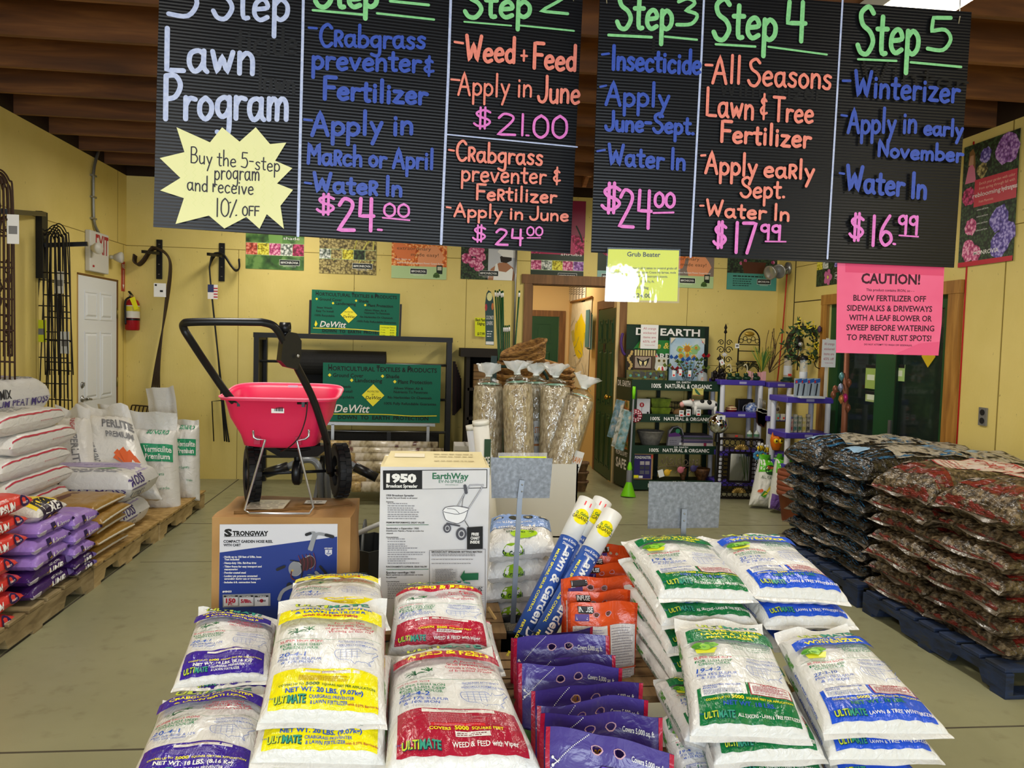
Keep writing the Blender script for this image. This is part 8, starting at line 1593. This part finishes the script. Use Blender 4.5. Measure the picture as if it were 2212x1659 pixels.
for i,x in enumerate((1578,1594,1613,1633)):
    c=at(x,823,Y=8.32);mb=MB();mb.ball(c+V((0,0,.03)),.04,FROG,12,sx=1.2,sz=.75);mb.ball(c+V((-.02,-.02,.07)),.026,FROG,10);mb.ball(c+V((-.03,-.03,.09)),.009,mat('c8b040',.4),6);mb.ball(c+V((-.01,-.03,.09)),.009,mat('c8b040',.4),6)
    if i in(0,2):mb.tube(spline([c+V((0,0,.08)),c+V((.0,0,.15)),c+V((-.02,0,.18)),c+V((-.04,0,.16))],4),.007,mat('c8c0a0',.4),6)
    mb.build('frog_ornament',None,'dark green frog ornament on the violet shelf, %s of four'%['first from the left','second from the left','third from the left','rightmost'][i],'ornament','frog ornaments')
mb=MB();c=at(1616,800,Y=8.5);rr=random.Random(3)
for k in range(40):a=rr.uniform(0,2*PI);e=c+V((.14*math.cos(a),.08*math.sin(a),.09*rr.random()));mb.tube(spline([c,c.lerp(e,.5)+V((0,0,.05)),e],3),.004,mat(rr.choice(['5a5a34','4a4a2c','7a7040']),.7),4)
mb.build('moss_nest',None,'tangled moss and twig ball behind the frog ornaments','ornament',None,'stuff')
t=thing('grass_pot',at(1642,806,Y=8.3),'bunch of green artificial grass with yellow tips in a pink fence pot','plant');c=at(1642,822,Y=8.32);mb=MB()
for x in(-.13,.035):mb.bb((c.x+x-.02,8.3,c.z),(c.x+x+.02,8.33,c.z+.1),mat('d4a0a0',.5))
for z in(.03,.065):mb.bb((c.x-.13,8.31,c.z+z),(c.x+.035,8.32,c.z+z+.012),mat('d4a0a0',.5))
for k in range(6):mb.bb((c.x-.12+.025*k,8.308,c.z+.01),(c.x-.108+.025*k,8.322,c.z+.09),mat('d4a0a0',.5))
mb.bb((c.x-.03,8.31,c.z),(c.x+.06,8.38,c.z+.09),mat('c88c8c',.5));mb.build('fence_pot',t,'pink picket fence pot');mb=MB()
for k in range(70):a=rr.uniform(-1,1);b_=rr.uniform(-.4,.4);h=rr.uniform(.18,.3);q=c+V((.015,0,.08));e=q+V((a*.13,b_*.1,h));mb.tube([q,q+(e-q)*.5+V((0,0,.02)),e],[.004,.0035,.0015],mat(rr.choice(['4a7a34','5c8c40','3a6428','b8a83c']),.6),4)
mb.build('grass',t)['kind']='stuff'
TW=mat('5a4430',.7);mb=MB();c=at(1662,805,Y=8.4)
for k in range(16):e=c+V((rr.uniform(-.05,.28),rr.uniform(-.1,.05),rr.uniform(.12,.5)));P=spline([c,c.lerp(e,.5)+V((rr.uniform(-.05,.05),0,.03)),e],4);mb.tube(P,.0035,TW,4);[mb.ball(p,.008,mat('7a6a3c',.7),5)for p in P[3::2]]
mb.build('twig_bunch',None,'bunch of bare twigs rising behind the grass pot','plant')
# bird feeders, wreath, packets
for i,(x,r_)in enumerate(((1701,10),(1733,9))):
    YF=(8.35,7.62)[i];c=at(x,(824,858)[i],Y=YF);s_=sc(x,800,YF)*(1,1.5)[i];r_=(r_,6)[i]
    if i:c.z=at(1750,865,Y=7.3).z+.029
    t=thing('bird_feeder',c,['clear tube bird feeder with a white label, left one on the corner shelf','clear tube bird feeder with a white label, right one before the wreath'][i],'feeder','bird feeders')
    mb=MB();mb.lathe([(0,0),(r_*1.5*s_,0),(r_*1.5*s_,3*s_),(r_*s_,5*s_),(r_*s_,9*s_),(0,9*s_)],c,mat('14382a',.4),18);mb.build('tray',t);mb=MB();mb.lathe([(r_*.9*s_,8*s_),(r_*.9*s_,52*s_)],c,glassy('feeder_tube',(.9,.95,1),.22,.04),18);mb.build('tube',t);mb=MB();mb.lathe([(r_*.93*s_,14*s_),(r_*.93*s_,34*s_)],c,mat('d4d8dc',.4),18);mb.bb(c+V((-.02,-r_*.95*s_-.002,12*s_)),c+V((.02,-r_*.95*s_,17*s_)),mat('e04038',.5));mb.build('label',t,'white paper label');mb=MB();mb.lathe([(r_*s_,51*s_),(r_*1.05*s_,53*s_),(r_*.7*s_,57*s_),(0,58*s_)],c,BLK,18);mb.tube(arc(c+V((0,0,57*s_)),9*s_,0,180),.003,STEEL,5);mb.build('cap',t)
c=at(1735,742,Y=7.9);t=thing('wreath',c-V((0,0,.3)),'leafy wreath with yellow blossoms hanging in the room corner','wreath');R_=34*sc(1735,742,7.9);mb=MB();mb.tube(arc(c,R_,0,350,30),.025,mat('3a2c1c',.8),6);mb.build('twig_ring',t)
for nm,m_,n,sz in(('leaves',['2c4420','3c5a2c','1c2c18'],190,.026),('blossoms',['d8c020','e8d440'],130,.02)):
    mb=MB()
    for k in range(n):
        a=rr.uniform(0,2*PI);r2=R_+rr.gauss(0,.045);p=c+V((r2*math.cos(a),rr.uniform(-.08,.01),r2*math.sin(a)));g=rr.uniform(0,PI);u_=V((math.cos(g),rr.uniform(-.4,.4),math.sin(g)))*sz*rr.uniform(.7,1.4);v_=V((-math.sin(g),.3,math.cos(g)))*sz*.4
        if nm=='blossoms' and math.cos(a-.3)<-.2:continue
        mb.add([p-u_,p+v_,p+u_,p-v_],[(0,1,2,3)],mat(rr.choice(m_),.6))
    mb.build(nm,t)['kind']='stuff'
mb=MB();c=at(1722,800,Y=8.2);mb.tube([c,c+V((0,0,.5))],.006,IRN,6);mb.ball(c+V((0,0,.3)),.05,IRN,8,sz=1.6);mb.lathe([(0,0),(.02,.03),(0,.1)],c+V((0,0,.48)),IRN,8);mb.ball(c+V((.0,-.05,.28)),.026,mat('c8ccd4',.2,.6),10);[scroll(mb,c+V((q*.05,0,.12)),.06,q)for q in(-1,1)];mb.build('scroll_stake',None,'black scroll ornament with a silver oval in front of the wreath','stake')
mb=MB();c=at(1772,790,Y=7.75);
for k in range(6):e=c+V((rr.uniform(-.05,.1),0,.1+.09*k));mb.tube(spline([c+V((0,0,.04*k)),e+V((.04,0,-.05)),e],4),.006,mat('4a3440',.6),5);mb.ball(e,.03,mat(['4a3450','5a6a3c','3c4a34'][k%3],.6),7,sx=.6,sz=1.3)
scroll(mb,c+V((0,0,.02)),.09);mb.build('plum_vine',None,'plum and green metal vine ornament hanging by the door casing','ornament')
def blister(pr,w,h):pr.poly([(0,h*.9),(w,h),(w,h*.8),(0,h*.7)],mat('2c5aa8',.4));pr.poly([(w*.3,h*.1),(w*.5,h*.08),(w*.7,h*.7),(w*.5,h*.75)],mat('2a2c34',.4));pr.rect(w*.1,h*.75,w*.35,h*.88,mat('d83a34',.5))
for i,x in enumerate((1716,1728,1743,1756)):card(x,817,x+15,858,7.28+.02*i,'pruner_packet','blue and silver blister packet of tools standing on the near violet shelf, %s'%['leftmost','second','third','rightmost'][i],'packet',mat('a4b0bc',.3),blister,'tool packets',.02)
mb=MB();pb(mb,1730,857,1783,861,7.22,.3,mat('d4d8d8',.5),.003);mb.build('white_tray',None,'thin white tray on the near violet shelf','tray')
def packs(x,y0,y1,c_,i):
    mb=MB();pb(mb,x,y0,x+9,y1,7.35,.03,mottle('packet_%s'%c_,[(.35,c_),(.65,'c8bca8')],30,3,.5));mb.build('seed_packet',None,'small printed packet on the near shelf, %s'%['red one','teal one','green one','yellow flowered one','dark one'][i],'packet','small printed packets')
for i,(x,y0,c_)in enumerate(((1705,905,'a83030'),(1714,895,'2c6a6a'),(1724,898,'2a5a34'),(1733,902,'b8a838'),(1742,895,'2a2c30'))):packs(x,y0,934,c_,i)
# shelf goods
c=at(1579,893,Y=8.4);mb=MB();mb.lathe([(0,0),(.035,0),(.062,.035),(.06,.06),(.035,.08),(.03,.085),(.025,.07),(0,.06)],c,mat('7a1c20',.25),20);mb.lathe([(.064,.045),(.055,.066),(.036,.081)],c,mat('d8c090',.3),20);mb.build('glazed_pot',None,'round red pot with a cream glazed shoulder on the violet shelf','pot')
c=at(1623,894,Y=8.42);mb=MB();mb.lathe([(0,0),(.04,0),(.072,.05),(.065,.09),(.035,.115),(.034,.125),(.03,.11),(0,.1)],c,voro('blue_white_china',[(.2,'2c4a9a'),(.4,'8098c8'),(.6,'dce0e8')],40,.25),22);mb.build('ginger_jar',None,'blue and white china jar on the violet shelf','jar')
mb=MB();pb(mb,1594,862,1628,893,8.5,.1,mat('1c1a1c',.4),.01);c=at(1606,878,Y=8.46);mb.tube(spline([c+V((0,0,-.06)),c+V((0,0,.0)),c+V((.05,0,.03)),c+V((.08,0,.05))],4),.008,STEEL,6);mb.build('fountain_unit',None,'dark box with a chrome tap between the red pot and the china jar','fountain')
for i in range(6):
    c=at(1640+2.5*i,884+i,Y=8.235);mb=MB();mb.tube([c+V((0,0,.12)),c],.003,STEEL,5);mb.bb(c+V((-.03,-.004,-.02)),c+V((.035,.004,.012)),mat('c8c8b8',.4));mb.prism([(-.03,0),(.03,0),(.035,-.09),(.01,-.16),(-.02,-.12)],(1,0,0),(0,0,1),c+V((0,.01,-.02)),.008,mat(['3a1c18','2c1a14','4a2418'][i%3],.5));mb.build('wind_chime',None,'brown leaf wind chime with a pale tag in the cluster on the shelf post','chime','wind chimes')
c=at(1675,898,Y=8.35);mb=MB();mb.lathe([(0,0),(.05,0),(.055,.02),(.03,.04),(.05,.07),(.045,.1),(.025,.115),(.032,.13),(.028,.14),(0,.14)],c,mat('b8a888',.6),18);mb.lathe([(0,-.003),(.018,0),(0,.003)],c+V((0,-.05,.075)),mat('6a5a44',.6),12,'y');mb.build('stone_lantern',None,'cream stone lantern on the corner shelf','lantern')
for i,(x,lb)in enumerate(((1680,'teal and red tagged figure hanging under the corner shelf'),(1692,'pale price tag bunch under the corner shelf'))):card(x-6,894,x+4,908,8.19,'hang_tag',lb,'tag',mat(['8ab0a0','d0ccc4'][i],.5),lambda pr,w,h:pr.rect(w*.5,h*.2,w*.9,h*.5,mat('d83a34',.5)))
for i,x in enumerate((1619,1634)):c=at(x,945,Y=8.25);mb=MB();mb.lathe([(0,0),(.028,0),(.028,.05),(.012,.065),(.012,.075),(0,.075)],c,mat('c4ccc4',.35),16);mb.lathe([(.0285,.012),(.0285,.038)],c,mat('5a8a6c',.4),16);mb.build('white_bottle',None,'small white bottle with a green label under the china jar, %s one'%['left','right'][i],'bottle','small white bottles')
mb=MB();pb(mb,1575,940,1606,947,8.27,.2,mat('7a6a58',.5));pb(mb,1588,940,1594,944,8.265,.004,mat('e04038',.5));mb.build('shallow_box',None,'shallow brown box on the violet shelf behind the silver globe','box')
CHROME=mat('c8ccd0',.06,1);c=at(1551,915,Y=7.75);mb=MB();mb.ball(c,22*sc(1551,915,7.85),CHROME,28);s_=22*sc(1551,915,7.85);mb.lathe([(.03,-s_-.08),(.022,-s_+.004)],c,BLK,12);mb.tube([(c.x,c.y,c.z-s_),(c.x,c.y,.0)],.012,BLK,8);mb.build('gazing_globe',None,'mirror silver gazing globe on a dark stake between the racks','globe')
card(1548,897,1567,912,7.66,'hang_tag','white and orange tag on the silver globe','tag',WHITE,lambda pr,w,h:(pr.rect(0,0,w,h*.2,mat('c8642c',.5)),pr.disc(w*.5,h*.62,h*.2,mat('3a4a6a',.5),8)))
# ring framed mirror
pl=Plane(at(1546,1074,Y=7.95),(1,0,-.02));s_=sc(1595,1010,7.95);W,H=97*s_,128*s_;t=thing('ring_mirror',pl.o,'mirror in a black iron ring frame with gilt shells leaning on the violet shelf','mirror');mb=MB()
for a,b_ in(((0,0),(W,0)),((0,H),(W,H)),((0,0),(0,H)),((W,0),(W,H))):mb.bar(pl.fn(a[0],a[1],0),pl.fn(b_[0],b_[1],0),.02,.02,IRN,(0,1,0))
i0,i1,j0,j1=25*s_,74*s_,35*s_,98*s_
for a,b_ in(((i0,j0),(i1,j0)),((i0,j1),(i1,j1)),((i0,j0),(i0,j1)),((i1,j0),(i1,j1))):mb.bar(pl.fn(a[0],a[1],0),pl.fn(b_[0],b_[1],0),.022,.02,IRN,(0,1,0))
for k in range(62):
    if k<16:x,y,r_=(6+12*(k%8))*s_,(8 if k<8 else H/s_-8)*s_,6*s_
    elif k<32:x,y,r_=(6+12*((k-16)%8))*s_,(24 if k<24 else H/s_-22)*s_,7*s_
    else:kk=k-32;x,y,r_=[6,17,W/s_-6,W/s_-16][kk%4]*s_,(38+9*(kk//4))*s_,(5.5 if kk%2 else 5)*s_
    if y>H or(kk if k>=32 else 0)//4>6:continue
    mb.tube([pl.fn(x+r_*math.cos(2*PI*g/12),y+r_*math.sin(2*PI*g/12),.004)for g in range(12)],.0045,IRN,5,True)
mb.build('ring_frame',t);mb=MB();mb.prism([(i0,j0),(i1,j0),(i1,j1),(i0,j1)],pl.ux,pl.uy,pl.o,.006,mat('dfe3e6',.02,1));mb.build('glass',t,'silvered mirror glass')
for y in(18,112):
    mb=MB();c=pl.fn(W/2,y*s_,.02)
    for k in range(9):a=PI*(k+.5)/9;mb.tube([c+V((0,0,-.03)),c+V((.075*math.cos(a),-.012,-.03+.055*math.sin(a)))],[.004,.011],mat('b89a58',.35,.7),6)
    mb.build('shell',t,'gilt shell')
# garden picks, owl, fertiliser bags and pots on the floor
c=at(1676,972,Y=7.5);t=thing('owl_planter',c,'orange glazed owl planter on the corner shelf','planter');ORG_=mat('d06c14',.3);mb=MB();mb.lathe([(0,0),(.035,0),(.05,.04),(.06,.09),(.055,.13),(.045,.14),(.035,.12),(0,.1)],c,ORG_,20)
for q in(-1,1):mb.lathe([(.018,0),(0,.05)],c+V((q*.04,0,.13)),ORG_,8)
mb.build('body',t)
for q in(-1,1):mb=MB();mb.lathe([(0,-.012),(.024,-.006),(.026,0)],c+V((q*.026,-.055,.095)),mat('e8c828',.3),14,'y');mb.ball(c+V((q*.026,-.064,.095)),.01,INK,8);mb.build('eye',t,'yellow ringed eye')
picks=[(1643,968,'bee','left'),(1656,972,'bee','right'),(1636,984,'4a90c0',''),(1648,982,'5aa0c8',''),(1660,988,'8a1c2c','')]
for i,(x,y,k_,sd)in enumerate(picks):
    c=at(x,y,Y=7.72);b0=at(1650+i*2,1030,Y=7.72);mb=MB();mb.tube([V((b0.x,7.74,.0)),c+V((0,.02,0))],.004,mat('5a7a44',.5),5)
    if k_=='bee':
        mb.ball(c,.028,mat('e8c020',.4),12,sx=1.4)
        for q in(-.018,.004,.026):mb.lathe([(.027,q-.005),(.0285,q),(.027,q+.005)],c,INK,12,'x')
        for q in(-1,1):mb.ball(c+V((q*.015,0,.035)),.02,WHITE,8,sx=.8,sy=.4)
        mb.build('bee_pick',None,'yellow and black bee garden pick, %s of two'%sd,'ornament','bee picks')
    else:
        for g in range(7):a=2*PI*g/7;mb.ball(c+V((.03*math.cos(a),0,.03*math.sin(a))),.018,mat(k_,.5),8,sy=.3)
        mb.ball(c+V((0,-.008,0)),.012,mat('d8b030',.5),8);mb.build('flower_pick',None,['','','pale blue flower garden pick, left one','pale blue flower garden pick, right one','dark red flower garden pick by the rose food sacks'][i],'ornament','flower picks')
LIME_=plastic('58b81c',.3,.5,16);WF=plastic('dcdcd4',.3,.5,16)
def plantfood(rose):
    def f(pr):
        pr.panel(0.02,.98,lambda x:.98+.12*x,lambda x:1.38,LIME_,6,3);pr.panel(.78,1,lambda x:.05,lambda x:1.2,LIME_,2,6);pr.disc(.42,1.08,.24,mat('14401c',.4),14,.15);pr.text('DR. EARTH',.42,1.1,.08,mat('d83838',.4),.34,'c',.02)
        pr.text('ROSE' if rose else 'ALL PURPOSE',.42,.8,.09,mat('5a6a4c',.4),.6,'c',.01);pr.text('ALL PURPOSE',.9,.6,.09,mat('1c4a1c',.4),.8,'c',.02,rot=PI/2)
        if rose:pr.panel(.02,.98,lambda x:.02,lambda x:.4-.2*x,mat('6a4a94',.4),5,3);pr.disc(.4,.5,.14,mat('d8c840',.4),10,.1)
        else:pr.poly([(.3,.3),(.45,.35),(.65,.6),(.5,.62)],mat('e8d040',.4));pr.poly([(.25,.3),(.4,.25),(.5,.4),(.35,.45)],mat('4a9a2c',.4));pr.disc(.2,.42,.09,mat('d8602c',.4),10,.06)
    return f
upright('plant_food_sack',[(1617,1092),(1668,1098),(1692,1000),(1640,990)],7.5,7.62,.18,301,'green topped white all purpose plant food sack standing before the mirror','plant food sacks',plantfood(False),.05,WF,LIME_)
upright('plant_food_sack',[(1660,1098),(1700,1110),(1712,1000),(1676,990)],7.3,7.45,.16,302,'green and purple rose plant food sack standing beside the clay pots','plant food sacks',plantfood(True),.05,WF,LIME_)
TERR=mottle('terracotta',[(.3,'7a3c22'),(.7,'94502e')],8,3,.75);c=at(1712,1110,Y=6.95)
for i in range(5):
    mb=MB();z=.045*i;mb.lathe([(.11,0+z),(.15,.24+z),(.165,.24+z),(.17,.255+z),(.165,.285+z),(.15,.285+z),(.145,.24+z),(.105,.01+z),(0,.01+z)],(c.x+.02,6.95,.0),TERR,26);mb.build('clay_pot',None,'terracotta pot in the nested stack behind the black compost, %s'%['lowest','fourth','third','second','topmost'][i],'pot','nested clay pots')
# copper leaf tree before the glazed door
cb=at(1822,960,Y=6.6);t=thing('copper_tree',(cb.x,6.6,0),'copper wire tree ornament with coloured drops before the glazed door','ornament');CP_=mat('7a4a34',.5,.4);mb=MB();x=cb.x;tp=at(1832,700,Y=6.6);mb.tube([(x,6.6,0),(x,6.6,.8),(tp.x,6.6,tp.z)],[.03,.028,.022],CP_,8);mb.build('trunk',t)
for i,(px_,py_,c_)in enumerate(((1804,840,'7a4a34'),(1818,812,'5a8a8c'),(1834,826,'7a4a34'),(1816,836,'8a90a8'),(1826,858,'b02c6c'),(1800,852,'7a4a34'),(1832,880,'7a4a34'),(1817,861,'b87a3c'))):
    e=at(px_,py_,Y=6.55);mb=MB();mb.tube(spline([V((x,6.6,e.z-.12)),V(((x+e.x)/2,6.57,e.z+.02)),e],4),.004,CP_,5);mb.lathe([(0,-.05),(.024,-.01),(.018,.02),(0,.035)],e,mat(c_,.3,.3),10);mb.build('drop',t)
# spotlights, outlets, cord
c=at(1703,580,X=XR-.01);t=thing('twin_spotlight',c,'silver twin spotlight fixture in the room corner above a red cord','lamp');SV=mat('a8a8a4',.3,.7);mb=MB();mb.lathe([(0,.0),(.07,0),(.07,-.03),(0,-.035)],(XR,c.y,c.z),SV,18,'x');mb.build('base',t)
for(x,y)in((1664,589),(1683,586)):
    h=at(x,y,Y=c.y-.12);mb=MB();d=(h-c).normalized();M=d.to_track_quat('Z','Y').to_matrix().to_4x4();L=(h-c).length;mb.lathe([(.02,0),(.02,L*.4),(.035,L*.45),(.04,L*.75),(.075,L*.95),(.08,L*1.05),(.06,L),(0,L*.98)],c,SV,18,'z',M);mb.build('lamp_head',t)
mb=MB();P=[at(1700,592,X=3.99),at(1695,660,X=3.99),at(1690,720,X=3.98),at(1684,780,X=3.96),at(1678,830,X=3.94),at(1668,870,X=3.9)];mb.tube(spline(P,6),.008,mat('b8341c',.5),6);mb.build('extension_cord',None,'red extension cord hanging from the twin spotlight','cord')
mb=MB();y=5.63;mb.tube([(XR-.004,y,3.15),(XR-.004,y,2.0),(XR-.004,y,.5)],.006,mat('b81c1c',.5),6);mb.build('red_cable',None,'red cable running down beside the glazed door casing','cord')
GP=mat('8a8a88',.4,.5)
def outlet(o,ux,label,wd=.08,hg=.13,n=1):
    o,ux=V(o),V(ux);t=thing('power_outlet',o,label,'outlet','power outlets');mb=MB();mb.prism([(-wd/2,-hg/2),(wd/2,-hg/2),(wd/2,hg/2),(-wd/2,hg/2)],ux,(0,0,1),o,.012,GP);mb.build('plate',t);pl=Plane(o,ux);
    for k in range(n):
        for z in(-.03,.03):mb=MB();cx=(k-(n-1)/2)*.08;mb.prism([(cx+.024*math.cos(g),z+.022*math.sin(g))for g in[2*PI*j/14 for j in range(14)]],ux,(0,0,1),o+pl.n*.003,.004,mat('1c1c1e',.5));mb.build('socket',t)
outlet((XR-.013,5.358,1.124),(0,-1,0),'grey power outlet on the right wall above the peat sacks');a=at(1551,817,Y=YB-.013);outlet((a.x,YB-.013,a.z),(1,0,0),'double grey power outlet on the back wall between the racks',.16,.14,2)
# notices on the glass door
for i,(x,y0,y1,c_)in enumerate(((1880,788,840,'9ab45a'),(1880,845,868,'a8b878'),(1939,788,822,'a8c87a'))):
    a=at(x,(y0+y1)/2,X=XR+.03);hz=(y1-y0)*.0042;mb=MB();mb.bb((XR+.035,a.y-.09,a.z-hz/2),(XR+.04,a.y+.09,a.z+hz/2),mat(c_,.5));mb.bb((XR+.034,a.y-.09,a.z+hz/2-.03),(XR+.035,a.y+.09,a.z+hz/2),INK);mb.bb((XR+.034,a.y-.06,a.z-.03),(XR+.035,a.y+.06,a.z+.02),mat('d8e0c8',.5));mb.build('door_notice',None,['green printed notice on the left glass leaf, upper','green printed notice on the left glass leaf, lower','green ribbon shaped notice on the right glass leaf'][i],'notice','glass door notices')
a=at(2004,770,X=XR+.03);mb=MB();r_=.09;mb.prism([(-r_,0),(0,-r_),(r_,0),(0,r_)],(0,-1,0),(0,0,1),(XR+.035,a.y,a.z),.003,mat('d0b020',.5));mb.build('door_sticker',None,'yellow diamond sticker on the right glass leaf under the caution sheet','sticker')
